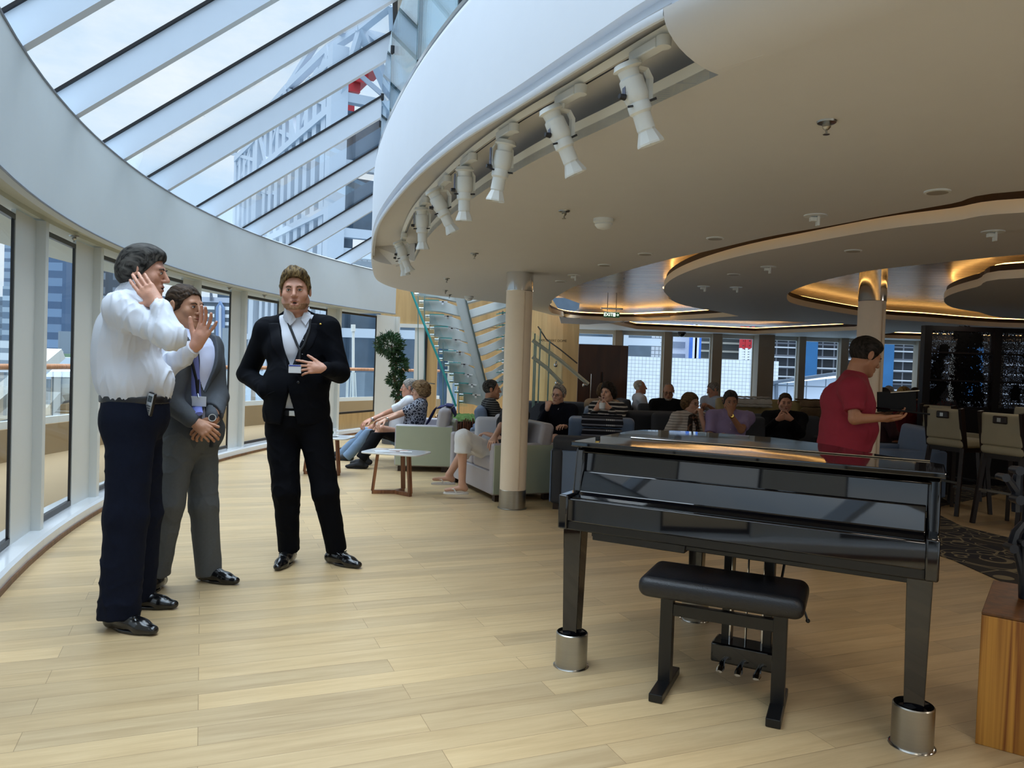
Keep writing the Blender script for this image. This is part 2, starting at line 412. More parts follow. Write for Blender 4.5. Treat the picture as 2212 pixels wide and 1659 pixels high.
        return v, np.concatenate(fs)
def relax(v, f, it=1, lam=.5):
    for _ in range(it):
        a = np.zeros_like(v); c = np.zeros(len(v))
        for i in range(4):
            j = (i + 1) % 4
            np.add.at(a, f[:, i], v[f[:, j]]); np.add.at(c, f[:, i], 1)
            np.add.at(a, f[:, j], v[f[:, i]]); np.add.at(c, f[:, j], 1)
        v = v + lam * (a / np.maximum(c, 1)[:, None] - v)
    return v
def vnorm(v, f):
    n = np.cross(v[f[:, 2]] - v[f[:, 0]], v[f[:, 3]] - v[f[:, 1]]); out = np.zeros_like(v)
    for i in range(4): np.add.at(out, f[:, i], n)
    return out / np.maximum(np.linalg.norm(out, axis=1), 1e-9)[:, None]
def vobj(name, pieces, m, parent=None, disp=None, it=1, label=None):
    """pieces: (verts, quads) pairs joined into ONE mesh object"""
    V = []; Q = []; n = 0
    for v, f in pieces:
        if len(v) == 0: continue
        v = relax(v, f, it)
        if disp is not None: v = v + vnorm(v, f) * disp(v)[:, None]
        V.append(v); Q.append(f + n); n += len(v)
    V = np.concatenate(V); Q = np.concatenate(Q)
    if parent is not None:
        Mi = np.array(XF.get(parent.name, Matrix.Identity(4)).inverted()); V = V @ Mi[:3, :3].T + Mi[:3, 3]
    me = bpy.data.meshes.new(name); me.vertices.add(len(V)); me.vertices.foreach_set('co', V.astype(np.float32).ravel())
    me.loops.add(len(Q) * 4); me.loops.foreach_set('vertex_index', Q.astype(np.int32).ravel())
    me.polygons.add(len(Q)); me.polygons.foreach_set('loop_start', np.arange(0, len(Q) * 4, 4, dtype=np.int32))
    me.polygons.foreach_set('use_smooth', np.ones(len(Q), bool))
    me.update(calc_edges=True); me.validate(); me.materials.append(m)
    o = bpy.data.objects.new(name, me); COL.objects.link(o)
    if parent is not None: o.parent = parent; XF[o.name] = XF.get(parent.name, Matrix.Identity(4))
    if label: o['label'] = label
    return o
# ================================================================ THE ROOM
WHITE = mat('white_paint', 'd3d6d4', .45, var=.01)
WALLW = mat('fascia_paint', 'bcc3c6', .55, var=.01)
CEIL = mat('ceiling_paint', 'cbc9c8', .6, var=.01)
RIM = mat('cream_rim', 'f3ead6', .5, var=.01)
BLACK = mat('black_rubber', '07080f', .35, var=.02)
CHROME = mat('chrome', 'd8d8d8', .12, 1.0, var=.01)
STEEL = mat('brushed_steel', 'a8a6a0', .3, 1.0, var=.05, vscale=3, stretch=(1, 1, 30))
GLASS = glassmat('window_glass', (.95, .975, .98), .03, cap=.22); SKYG = glassmat('skylight_glass', (.93, .97, 1.), .022)
WOODL = woodmat('pale_maple_veneer', 'a98a5c', 'bb9b6b', .4, fine=14)
OAK = floormat()

# floor
fl = MB(); fl.add([(-4.3, -6, 0), (12, -6, 0), (12, 17.6, 0), (-4.3, 17.6, 0)], [(0, 1, 2, 3)])
struct(fl.build('floor', OAK))
# patterned carpet inset in the floor, right and behind the piano
def carpetmat():
    m, t, b = _new('patterned_carpet'); v = texco(t, (1, 1, 1))
    def rings(sc, w, warp):
        vo = N(t, 'ShaderNodeTexVoronoi', Scale=sc, Randomness=.7); t.links.new(v, vo.inputs['Vector'])
        s = mathn(t, 'SINE', mathn(t, 'MULTIPLY', vo.outputs['Distance'], warp)); return mathn(t, 'GREATER_THAN', s, w)
    a = rings(1.3, .93, 42.); c = rings(4.5, .9, 22.)
    ve = N(t, 'ShaderNodeTexVoronoi', Scale=2.6); ve.feature = 'DISTANCE_TO_EDGE'; t.links.new(v, ve.inputs['Vector'])
    e = mathn(t, 'LESS_THAN', ve.outputs['Distance'], .018)
    nz = N(t, 'ShaderNodeTexNoise', Scale=.9); t.links.new(v, nz.inputs['Vector'])
    s1 = mathn(t, 'GREATER_THAN', nz.outputs['Fac'], .5)
    f = mathn(t, 'MAXIMUM', mathn(t, 'MULTIPLY', a, s1), mathn(t, 'MAXIMUM', mathn(t, 'MULTIPLY', c, mathn(t, 'SUBTRACT', 1, s1)), e))
    t.links.new(mix(t, f, mix(t, s1, _lin('24232a'), _lin('302c2a')), _lin('83785f')), b.inputs['Base Color']); b.inputs['Roughness'].default_value = 1
    return m
cp = MB(); cp.prism([(3.27, 3.0), (3.27, 5.6), (3.1, 6.3), (2.4, 7.1), (.62, 7.9), (.5, 8.6), (.35, 10.2), (1.2, 13), (1.3, 17), (11.8, 17), (11.8, 11), (6, 9.2), (4.25, 7.75), (4.1, 6.9), (4.4, 6.0), (4.8, 3.0)], .002, .006)
tag(cp.build('carpet', carpetmat()), 'dark carpet with cream flower and wheel pattern around the lounge seats', 'carpet')

GC = (9.42, 8.8, 13.2); FC = (9.18, 8.5, 12.6)
def gp(a, R, z, C=GC): return (C[0] - R * math.cos(a), C[1] + R * math.sin(a), z)
def gang(px, C=GC):
    p = pc(px, 765, *C); return math.atan2(p[1] - C[1], C[0] - p[0])
GL_ = (9.42, 8.8, 13.07); GR_ = (9.42, 8.8, 13.13)
edges = [(gang(29, GR_) - .05, gang(29, GR_)), (gang(101, GL_), gang(160, GR_)), (gang(220, GL_), gang(285, GR_)), (gang(335, GL_), gang(392, GR_)), (gang(432, GL_), gang(497, GR_)), (gang(532, GL_), gang(600, GR_)), (gang(650, GL_), gang(705, GR_)), (gang(736, GL_), gang(812, GR_))]
for k in range(1, 9): edges.insert(0, (gang(29, GR_) - .05 - .1 * k, gang(29, GR_) - .1 * k))
aend = gang(850)
def arc(a0, a1, R, z, n=8, C=GC): return [gp(a0 + (a1 - a0) * i / n, R, z, C) for i in range(n + 1)]
# posts between the windows
for i in range(len(edges)):
    a0 = edges[i][1]; a1 = edges[i + 1][0] if i + 1 < len(edges) else aend
    b = MB(); P = [gp(a0, 13.155, 0)[:2], gp(a1, 13.155, 0)[:2], gp(a1, 13.13, 0)[:2], gp(a0, 13.13, 0)[:2]]
    b.prism(P, .0, 2.16)
    o = b.build('wall_post_%d' % (i + 1), WHITE); struct(o); o.name = 'wall_left_post'
    sb = MB(); e = .006; da = .005
    # narrow return on the far side of each post
    sb.prism([gp(a1 - da, 13.13, 0)[:2], gp(a1, 13.13, 0)[:2], gp(a1, 13.07, 0)[:2], gp(a1 - da, 13.07, 0)[:2]], .1, 2.16)
    so_ = sb.build('trim_post', WHITE, None); struct(so_)
for i, (a0, a1) in enumerate(edges):
    last = i == len(edges) - 1
    zb = .36 if last else .11
    root = thing('window_%d' % (i + 1), None, None, gp((a0 + a1) / 2, 13.2, zb)); struct(root)
    b = MB(); zt = 2.13
    c = [gp(a0, 13.2, 0), gp(a1, 13.2, 0)]
    def hbar(z0, z1, R0=13.132, R1=13.16): b.prism([gp(a0, R0, 0)[:2], gp(a1, R0, 0)[:2], gp(a1, R1, 0)[:2], gp(a0, R1, 0)[:2]], z0, z1)
    hbar(zb, zb + .035); hbar(zt - .035, zt)
    w = .018 / 13.2
    for q0, q1 in ((a0, a0 + w), (a1 - w, a1)):
        b.prism([gp(q0, 13.135, 0)[:2], gp(q1, 13.135, 0)[:2], gp(q1, 13.15, 0)[:2], gp(q0, 13.15, 0)[:2]], zb, zt)
    b.build('window_frame', BLACK, root)
    g = MB(); g.add([gp(a0, 13.145, zb + .02), gp(a1, 13.145, zb + .02), gp(a1, 13.145, zt - .02), gp(a0, 13.145, zt - .02)], [(0, 1, 2, 3)])
    g.build('pane', GLASS, root)
    if last:
        b = MB(); b.prism([gp(a0, 13.12, 0)[:2], gp(a1, 13.12, 0)[:2], gp(a1, 13.24, 0)[:2], gp(a0, 13.24, 0)[:2]], .0, .36)
        b.build('lower_panel', WOODL, root)
A0 = edges[0][0] - .02
# sill and its brown foot
b = MB(); n = 60
prof = [(13.3, .0), (13.3, .10), (13.02, .10), (13.0, .085), (13.0, .03)]
rows = [[gp(A0 + (aend - A0) * i / n, R, z) for i in range(n + 1)] for R, z in prof]
for r1, r2 in zip(rows[:-1], rows[1:]): b.strip(r1, r2)
struct(b.build('window_sill', mat('sill_white', 'd9dee4', .12, coat=.3, var=.01)))
b = MB(); b.shell(arc(A0, aend, 13.0, .001, n), arc(A0, aend, 13.0, .03, n), (.012, 0, 0))
struct(b.build('baseboard_left', woodmat('brown_trim', '5a3a22', '7a5232', .4)))
# soffit above the windows, steps in to the fascia
FA0 = math.atan2(-3.2 - 8.5, 9.18 + 1.0); FA0 = -1.2; FA1 = math.atan2(13.99 - 8.5, 9.18 + 2.16)
n = 70
def frow(R, z): return arc(FA0, FA1, R, z, n, FC)
b = MB()
b.strip(frow(13.6, 2.17), frow(12.78, 2.17)); b.strip(frow(12.78, 2.17), frow(12.78, 2.20)); b.strip(frow(12.78, 2.20), frow(12.64, 2.20)); b.strip(frow(12.64, 2.20), frow(12.64, 2.165))
struct(b.build('ceiling_soffit', mat('soffit_paint', 'bfc1b4', .5, var=.01)))
b = MB()
for (R0, z0), (R1, z1) in zip([(12.64, 2.165), (12.63, 2.145), (12.60, 2.16), (12.6, 2.87), (12.64, 2.895), (12.9, 2.895), (13.4, 2.6)][:-1], [(12.63, 2.145), (12.60, 2.16), (12.6, 2.87), (12.64, 2.895), (12.9, 2.895), (13.4, 2.6)]):
    b.strip(frow(R0, z0), frow(R1, z1))
ep = [gp(FA1, R, z, FC) for R, z in [(12.64, 2.165), (12.60, 2.16), (12.6, 2.87), (12.64, 2.895), (12.9, 2.895)]]
b.add(ep, [(0, 1, 2, 3, 4)])
struct(b.build('wall_fascia', WALLW, smooth=True, weld=True))
GREYT = mat('grey_trim', '7d8694', .4, var=.01)
for z in (2.166, 2.87):
    b = MB(); b.tube(frow(12.597, z), .007, 6); struct(b.build('trim_1' if z < 2.5 else 'trim_2', GREYT))

# ---------------------------------------------------------------- sloping skylight
SD = Vector((1, .067, .67)); BW = mat('beam_paint', 'c3cedb', .4, var=.01)
gask = [(122, 197), (228, 305), (325, 380), (432, 443), (530, 490), (628, 527), (725, 560)]
gask = [(0, 30)] + gask; ZS = 3.125
def fx(Y): return FC[0] - math.sqrt(FC[2]**2 - (Y - FC[1])**2)
TT = 2.32
def onroof(g):                                  # where the ray of a gasket's foot meets the sloping glass
    d = ray(*g); lo, hi = .5, 30.
    for _ in range(60):
        t = (lo + hi) / 2; p = _C + d * t
        if p[2] - (ZS + .67 * (p[0] - fx(p[1]))) < 0: lo = t
        else: hi = t
        if abs(p[1] - FC[1]) > 12.5: hi = t
    return p
starts = [Vector(onroof(g)) for g in gask]
starts = [starts[0] + Vector((.35 * k + .05 * k * k, -1.15 * k, 0)) for k in (4, 3, 2, 1)] + starts + [starts[-1] + Vector((.45, 1.3, 0)), starts[-1] + Vector((1.1, 2.6, 0))]
for k_ in (0, 1, 2, 3, -1, -2): q_s = starts[k_]; starts[k_] = Vector((fx(q_s.y) - .15, q_s.y, ZS - .1))
for k, s in enumerate(starts):
    e = s + SD * (TT + .12); s2 = s - SD * .2
    r = thing('ceiling_beam', None, None, s); struct(r)
    b = MB(); d = .235; th = .055; y = Vector((0, th, 0)); z = Vector((0, 0, -d))
    b.add([s2, s2 + y, s2 + y + z, s2 + z, e, e + y, e + y + z, e + z], [(0, 1, 2, 3), (4, 7, 6, 5), (0, 4, 5, 1), (1, 5, 6, 2), (2, 6, 7, 3), (3, 7, 4, 0)])
    b.build('beam_web', BW, r)
    g = MB(); g.bar(s2 + Vector((0, -.008, 0.0)), e + Vector((0, -.008, 0.0)), .016, .02); g.build('gasket', BLACK, r)
for k in range(len(starts) - 1):
    a, c = starts[k], starts[k + 1]
    r = thing('window_%d' % (17 + k), None, None, a); struct(r)
    g = MB(); up = Vector((0, 0, .01)); s_ = SD * .2; g.add([a + up - s_, c + up - s_, c + SD * TT + up, a + SD * TT + up], [(0, 1, 2, 3)]); g.build('pane', SKYG, r)
    f = MB(); f.bar(a + SD * (TT - .03), c + SD * (TT - .03), .05, .05); f.build('gasket', BLACK, r)
tops = [s + SD * TT for s in starts]
b = MB()
for a, c in zip(tops[:-1], tops[1:]): b.shell([a + Vector((0, 0, -.3)), c + Vector((0, 0, -.3))], [a + Vector((0, 0, .05)), c + Vector((0, 0, .05))], (.22, 0, 0))
struct(b.build('ceiling_ring_beam', mat('ring_paint', 'a9a79e', .5, var=.01)))

# ---------------------------------------------------------------- the upper deck edge and the lounge ceiling
def cat(P, m=6):
    P = [np.array(p, float) for p in P]; out = []
    for i in range(len(P) - 1):
        p0, p1, p2, p3 = P[max(i - 1, 0)], P[i], P[i + 1], P[min(i + 2, len(P) - 1)]
        for k in range(m):
            t = k / m; out.append(.5 * ((2 * p1) + (-p0 + p2) * t + (2 * p0 - 5 * p1 + 4 * p2 - p3) * t * t + (-p0 + 3 * p1 - 3 * p2 + p3) * t**3))
    out.append(P[-1]); return out
LIP = cat([(4.4, -3.2), (2.3, -.8), (1.05, .85), (.58, 1.5), (.33, 1.86), (.19, 2.12), (0, 2.5), (-.27, 3.04), (-.56, 3.79), (-.89, 4.88), (-1.13, 6.0), (-1.36, 7.3), (-1.5, 8.4), (-1.42, 9.2), (-1.14, 9.75), (-.7, 10.25), (-.22, 10.75), (.18, 11.7), (.6, 12.9)])
def inward(P, d):
    out = []
    for i, p in enumerate(P):
        t = P[min(i + 1, len(P) - 1)] - P[max(i - 1, 0)]; t = t / np.linalg.norm(t); out.append(p + np.array([t[1], -t[0]]) * d)
    return out
def at(P, z): return [(p[0], p[1], z) for p in P]
ZC = 2.16
def sst(t): t = min(max(t, 0), 1); return t * t * (3 - 2 * t)
SCL = [1 + .119 * (1 - sst((p[1] - 5.0) / 2.6)) if p[0] < 2 else 1.119 for p in LIP]
LP = [p * c for p, c in zip(LIP, SCL)]          # true line of the lip
def atz(P, dz): return [(p[0], p[1], CH + (ZC - CH + dz) * c) for p, c in zip(P, SCL)]
ia = min(range(len(LIP)), key=lambda i: abs(LIP[i][1] - 1.86) + (0 if LIP[i][0] > -1 else 9)); ib = min(range(len(LIP)), key=lambda i: abs(LIP[i][1] - 6.35))
SW = .36; RB = .22
inn = inward(LIP, SW); rnd = inward(LP, RB)
def pl(L): return [tuple(pz(x, y, ZC)[:2]) for x, y in L]
R1n = [(.49, 10.2)] + pl([(1191, 650), (1210, 636), (1248, 616), (1331, 591), (1438, 562), (1520, 544), (1652, 513), (1792, 488), (1907, 466), (2055, 440), (2212, 412)]) + [(3.4, 2.9), (4.6, 2.1)]
R1f = [(5.2, 2.5), (3.6, 3.45)] + pl([(2212, 459), (2055, 478), (1907, 496), (1742, 525), (1594, 554), (1495, 583), (1446, 607), (1434, 628), (1450, 646)]) + [(1.81, 9.07), (2.2, 9.96), (2.94, 10.9), (3.35, 11.5)]
R1b = [(2.9, 12.4), (2.2, 13.5), (1.14, 13.64), (.67, 12.63), (.49, 11.2)]
R1 = cat(R1n, 5) + cat(R1f, 5) + cat(R1b + [R1n[0]], 4)[:-1]
R2 = cat(pl([(1700, 645), (1701, 636), (1714, 627), (1759, 611), (1866, 587), (1990, 572), (2212, 550)]) + [(3.9, 4.6), (4.9, 4.0), (6.3, 3.4)], 5) + cat([(9.5, 4), (10.5, 8), (10, 10.6), (7.84, 11.84), (6.04, 11.31), (5.21, 11.0), (3.88, 9.81), tuple(pz(1712, 655, ZC)[:2])] + pl([(1700, 645)]), 5)[:-1]
ISL = cat(pl([(2113, 674), (2060, 665), (2039, 651), (2052, 637), (2110, 620), (2212, 600)]) + [(5.9, 5.4), (7.4, 5.2), (8.8, 6.6), (9.2, 8.6), (8.2, 10.2), (6.6, 10.2), tuple(pz(2113, 674, ZC)[:2])], 5)[:-1]
R3 = [(1.7, 14.3), (2.6, 12.95), (4.2, 12.3), (5.9, 12.5), (6.2, 14.0), (5.2, 16.6), (2.6, 16.3)]
R4 = [(7.0, 14.0), (10.5, 13.5), (10.5, 16.3), (7.4, 16.4)]
far = [(.9, 13.6), (1.2, 14.2), (1.2, 17.4), (12, 17.4), (12, -3.2)]
def plate(name, loops, z, th, m, parent=None):
    cu = bpy.data.curves.new(name, 'CURVE'); cu.dimensions = '2D'; cu.fill_mode = 'BOTH'; cu.extrude = th / 2
    for L in loops:
        sp = cu.splines.new('POLY'); sp.points.add(len(L) - 1); sp.use_cyclic_u = True
        for i, p in enumerate(L): sp.points[i].co = (p[0], p[1], 0, 1)
    o = bpy.data.objects.new(name, cu); COL.objects.link(o); o.location = (0, 0, 0)
    dg = bpy.context.evaluated_depsgraph_get(); me = bpy.data.meshes.new_from_object(o.evaluated_get(dg)); bpy.data.objects.remove(o)
    me.transform(Matrix.Translation((0, 0, z + th / 2))); me.materials.clear(); me.materials.append(m)
    o = bpy.data.objects.new(name, me); COL.objects.link(o)
    if parent: o.parent = parent
    return o
edge_in = rnd[:ia + 1] + inn[ia + 1:ib + 1] + rnd[ib + 1:]
ceilo = plate('ceiling', [edge_in + far, R1, R2, R3, R4], ZC, .07, CEIL); struct(ceilo)
ceilo.data.materials.append(RIM)
for p in ceilo.data.polygons:
    if abs(p.normal.z) < .3: p.material_index = 1
o = plate('ceiling_island', [ISL], ZC, .07, CEIL); struct(o); o.data.materials.append(RIM)
for p in o.data.polygons:
    if abs(p.normal.z) < .3: p.material_index = 1
# rounded nosing of the deck edge, groove and parapet face
b = MB()
def rowz(i, o, t): return None
def nose(seg, prof):
    rows = [atz(inward(LP, o), dz)[seg] for o, dz in prof]
    for r1, r2 in zip(rows[:-1], rows[1:]): b.strip(r1, r2)
def roundpt(i, t):                              # t 0 at the flat ceiling .. 1 at the lip
    o = RB * (1 - math.sin(t * PI / 2)); zl = CH + (ZC - CH + .023) * SCL[i]; return (*inward(LP, o)[i], ZC + (zl - ZC) * (1 - math.cos(t * PI / 2)))
for seg in (range(0, ia + 1), range(ib, len(LP))):
    b = MB(); rows = []
    for k in range(11):
        o = RB * (1 - math.sin(k / 10 * PI / 2)); I = inward(LP, o); rows.append([(I[i][0], I[i][1], ZC + (CH + (ZC - CH + .023) * SCL[i] - ZC) * (1 - math.cos(k / 10 * PI / 2))) for i in seg])
    for r1, r2 in zip(rows[:-1], rows[1:]): b.strip(r1, r2)
    struct(b.build('ceiling_edge', CEIL, smooth=2, weld=True))
b = MB()
nose(slice(ia, ib + 1), [(.014, .02), (.012, .002), (.004, .003), (0, .008), (0, .023)])
nose(slice(0, None), [(0, .023), (.008, .026), (.03, .026), (.03, .065), (0, .068)])
nose(slice(0, None), [(0, .068), (0, .50), (.01, .53), (.03, .55), (.2, .55)])
PAR = mat('parapet_white', 'd9e0ea', .4, var=.01)
struct(b.build('wall_parapet', PAR, smooth=True, weld=True))
b = MB(); b.tube(atz(inward(LP, .02), .555), .012, 6); struct(b.build('trim_3', CHROME, smooth=True))
b = MB(); seg = slice(ia, ib + 1); TZ = ZC + .15
A = atz(inward(LP, .014), .015)[seg]; B = at(inward(LP, .03)[seg], TZ); Cc = at(inward(LIP, SW + .14)[seg], TZ); D = at(inward(LIP, SW + .14)[seg], ZC + .035); E_ = at(inn[seg], ZC + .035); F_0 = at(inn[seg], ZC)
for r1, r2 in ((A, B), (B, Cc), (Cc, D), (D, E_), (E_, F_0)): b.strip(r1, r2)
for j, (e, rv) in enumerate(((ia, 0), (ib, -1))):  # the slot ends cut through the rounded nosing
    rp = [roundpt(e, k / 10) for k in range(11)]; top_ = (*inward(LP, .03)[e], TZ); ti = (*inn[e], TZ); pts = [ti] + [(*inn[e], ZC)] + rp + [top_]
    b.add(pts, [tuple(range(len(pts)))])
struct(b.build('ceiling_slot', CEIL, smooth=False))
# upper ceiling above the openings, glossy planks
def upmat():
    m, t, b = _new('glossy_ceiling_planks'); v = texco(t, (1, 1, 1), (0, 0, math.radians(8)))
    br = N(t, 'ShaderNodeTexBrick', offset=.5); t.links.new(v, br.inputs['Vector'])
    br.inputs['Color1'].default_value = _lin('8a7f74'); br.inputs['Color2'].default_value = _lin('a0968a'); br.inputs['Mortar'].default_value = _lin('4a443e')
    br.inputs['Scale'].default_value = 1; br.inputs['Mortar Size'].default_value = .006; br.inputs['Brick Width'].default_value = 2.4; br.inputs['Row Height'].default_value = .2
    t.links.new(br.outputs['Color'], b.inputs['Base Color']); b.inputs['Roughness'].default_value = .27; b.inputs['Metallic'].default_value = .2
    return m
up = plate('ceiling_upper', [inward(LIP, .5) + [(1.2, 14.4), (1.2, 17.4), (12, 17.4), (12, -3.2)]], 2.37, .05, upmat()); struct(up)
# upper deck floor strip between parapet and inside so no daylight leaks
b = MB(); b.strip(at(inward(LP, .1), 2.46), at(inward(LP, .75), 2.46)); struct(b.build('floor_upper_deck', CEIL))
# coves: dark slot band set back, warm light strip behind it
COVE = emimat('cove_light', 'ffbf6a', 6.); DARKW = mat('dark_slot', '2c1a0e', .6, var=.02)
def poly_in(P, d):
    P = [np.array(p, float) for p in P]; n = len(P); out = []
    ar = sum(P[i][0] * P[(i + 1) % n][1] - P[(i + 1) % n][0] * P[i][1] for i in range(n)); sg = 1 if ar > 0 else -1
    for i in range(n):
        t = P[(i + 1) % n] - P[i - 1]; t = t / max(np.linalg.norm(t), 1e-6); out.append(P[i] + sg * d * np.array([-t[1], t[0]]))
    return out
def cove(P, sgn, k):
    c = lambda L: list(L) + [L[0]]
    b = MB(); a1 = at(c(poly_in(P, -.02 * sgn)), 2.26); a2 = at(c(poly_in(P, -.02 * sgn)), 2.315); b.strip(a1, a2)
    a3 = at(c(poly_in(P, -.16 * sgn)), 2.262); b.strip(a1, a3)
    struct(b.build('trim_%d' % k, DARKW))
    b = MB(); b.tube(at(poly_in(P, -.07 * sgn), 2.30), .011, 5, close=True)
    tag(b.build('cove_light_strip', COVE), None, 'light'); o = COL.objects[-1]
    return bpy.data.objects
COVL = ['warm light strip hidden in the long crescent ceiling cove above the piano', 'warm light strip in the ceiling cove curving behind the second column', 'warm light strip around the round ceiling island on the right', 'warm light strip of the angular cove in front of the far windows', 'warm light strip of the far right cove behind the leafy screen']
for k, (P, sg) in enumerate([(R1, 1), (R2, 1), (ISL, -1), (R3, 1), (R4, 1)]):
    c = lambda L: list(L) + [L[0]]
    b = MB(); a1 = at(c(poly_in(P, -.02 * sg)), 2.23); a2 = at(c(poly_in(P, -.02 * sg)), 2.285); b.strip(a1, a2)
    struct(b.build('trim_%d' % (4 + k), DARKW))
    b = MB(); b.tube(at(poly_in(P, -.07 * sg), 2.29), .011, 5, close=True)
    tag(b.build('cove_light', COVE), COVL[k], 'light', 'cove lights of the lounge ceiling')

# ---------------------------------------------------------------- far walls
YB = 17.2; PXW = mat('window_post_paint', 'a79c8c', .5, var=.02)
b = MB(); b.box((6.6, YB + .05, .22), (10.8, .12, .44)); b.box((6.6, YB + .05, 2.12), (10.8, .14, .1)); struct(b.build('wall_back', WHITE))
posts = [(1200, 1206), (1327, 1342), (1433, 1449), (1537, 1557), (1629, 1663), (1724, 1738), (1814, 1830), (1895, 1903), (1980, 1999), (2060, 2075), (2150, 2165)]
for i, (a, c) in enumerate(posts):
    x0 = py(a, 765, YB - .1)[0]; x1 = py(c, 765, YB - .1)[0]; dp = .45 if c - a > 30 else .22
    b = MB(); b.box(((x0 + x1) / 2, YB - dp / 2 + .05, 1.15), (x1 - x0, dp, 2.1)); struct(b.build('wall_back_post', PXW))
    if i + 1 < len(posts):
        x2 = py(posts[i + 1][0], 765, YB)[0]; r = thing('window_%d' % (40 + i), None, None, (x1, YB, .44)); struct(r)
        g = MB(); g.add([(x1, YB + .02, .44), (x2, YB + .02, .44), (x2, YB + .02, 2.08), (x1, YB + .02, 2.08)], [(0, 1, 2, 3)]); g.build('pane', GLASS, r)
        f = MB(); w = .05; f.box((x1 + w / 2, YB, 1.26), (w, .06, 1.64)); f.box((x2 - w / 2, YB, 1.26), (w, .06, 1.64)); f.build('window_frame', WHITE, r)
# wood-faced wall with the lettering, right of the stair
XW = lambda x, Y: float(py(x, 765, Y)[0])
b = MB(); b.shell([(XW(1146, 13.5), 13.9, 0), (XW(1180, 13.3), 13.45, 0), (XW(1215, 13.2), 13.3, 0), (XW(1250, 13.2), 13.25, 0)], [(XW(1146, 13.5), 13.9, 2.6), (XW(1180, 13.3), 13.45, 2.6), (XW(1215, 13.2), 13.3, 2.16), (XW(1250, 13.2), 13.25, 2.16)], (0, .25, 0))
wl = b.build('wall_stair', WOODL); struct(wl)
DK = mat('letter_bronze', '2a1c10', .3, .6, var=.01)
def text(s, size, loc, m, parent, rx=PI / 2, rz=0., name='lettering', ext=.004, align='CENTER', ry=0.):
    cu = bpy.data.curves.new(name, 'FONT'); cu.body = s; cu.size = size; cu.extrude = ext; cu.align_x = align; cu.align_y = 'CENTER'
    o = bpy.data.objects.new(name, cu); COL.objects.link(o); dg = bpy.context.evaluated_depsgraph_get()
    me = bpy.data.meshes.new_from_object(o.evaluated_get(dg)); bpy.data.objects.remove(o)
    T = Matrix.Translation(Vector([float(x) for x in loc])) @ Matrix.Rotation(rz, 4, 'Z') @ Matrix.Rotation(ry, 4, 'Y') @ Matrix.Rotation(rx, 4, 'X')
    if parent is not None: T = XF.get(parent.name, Matrix.Identity(4)).inverted() @ T
    me.transform(T); me.materials.clear(); me.materials.append(m)
    o = bpy.data.objects.new(name, me); COL.objects.link(o)
    if parent is not None: o.parent = parent
    return o
XF[wl.name] = Matrix.Identity(4)
text("EXPLORERS' DOME", .058, py(1194, 736, 13.28), DK, wl, rz=math.radians(-14))
# end wall beyond the fascia: glazed door, frames, maple
def slab(name, x0, x1, y0, y1, Y, m, th=.08, st=True):
    a = py(x0, y0, Y); c = py(x1, y1, Y)
    b = MB(); b.box(((a[0] + c[0]) / 2, Y + th / 2, (a[2] + c[2]) / 2), (abs(c[0] - a[0]), th, abs(a[2] - c[2]))); o = b.build(name, m); return struct(o) if st else o
YE = 15.0
def slabz(name, x0, x1, z0, z1, Y, m, th=.08):
    a = XW(x0, Y); c = XW(x1, Y); b = MB(); b.box(((a + c) / 2, Y + th / 2, (z0 + z1) / 2), (c - a, th, z1 - z0)); return struct(b.build(name, m))
slabz('wall_end', 820, 1160, 2.02, 3.2, YE, WOODL)
slabz('trim_10', 846, 925, 1.97, 2.04, YE - .06, WHITE, .1)
slabz('wall_end_post', 822, 842, 0, 2.0, YE - .2, WHITE, .15)
slabz('trim_11', 843, 850, 0, 1.97, YE - .1, BLACK, .1)
slabz('wall_end_panel', 850, 857, 0, 1.97, YE, WOODL)
slabz('trim_12', 895, 919, 0, 1.97, YE - .02, WHITE)
slabz('trim_13', 917, 922, 0, 1.97, YE - .05, BLACK)
slabz('wall_end_panel', 922, 945, 0, 2.03, YE, WOODL)
slabz('trim_14', 968, 979, 0, 2.03, YE, WHITE)
slabz('wall_end_panel', 990, 1160, 0, 2.03, YE, WOODL)
r = thing('door_1', None, None, (XW(857, YE), YE, 0)); struct(r)
g = MB(); x0, x1 = XW(857, YE), XW(895, YE); g.add([(x0, YE, 0.05), (x1, YE, 0.05), (x1, YE, 1.97), (x0, YE, 1.97)], [(0, 1, 2, 3)]); g.build('pane', GLASS, r)
h = MB(); hp = py(912, 826, YE - .1); h.bar(hp, hp + np.array([.25, 0, -.02]), .02, .02); h.build('door_handle', CHROME, r)
# dark plinth wood door leaf standing in front of the far windows
b = MB(); Y = 14.0; x0, x1 = XW(1250, Y), XW(1357, Y); z1 = float(py(1300, 745, Y)[2]); b.box(((x0 + x1) / 2, Y + .03, z1 / 2), (x1 - x0, .06, z1))
pt = thing('partition_panel', 'tall dark brown wooden panel standing beside the maple wall', 'partition', ((x0 + x1) / 2, Y, 0)); b.build('board', woodmat('dark_walnut', '3a2213', '4d2f1c', .35, fine=8), pt, bevel=.004)
h = MB(); xx = XW(1278, Y); h.cyl((xx, Y - .04, .35), (xx, Y - .04, 1.32 - .12), .012); xx2 = XW(1302, Y)
h.build('handle', CHROME, pt)
h = MB(); h.cyl((xx2, Y - .04, .45), (xx2, Y - .04, 1.36 - .12), .012); h.build('handle', BLACK, pt)
# left wall behind, ceilings end: closing wall on far right so the bar is dark
b = MB(); b.box((12.0, 7, 1.2), (.1, 21, 2.5)); struct(b.build('wall_right', mat('dark_wall', '3a2c22', .6)))

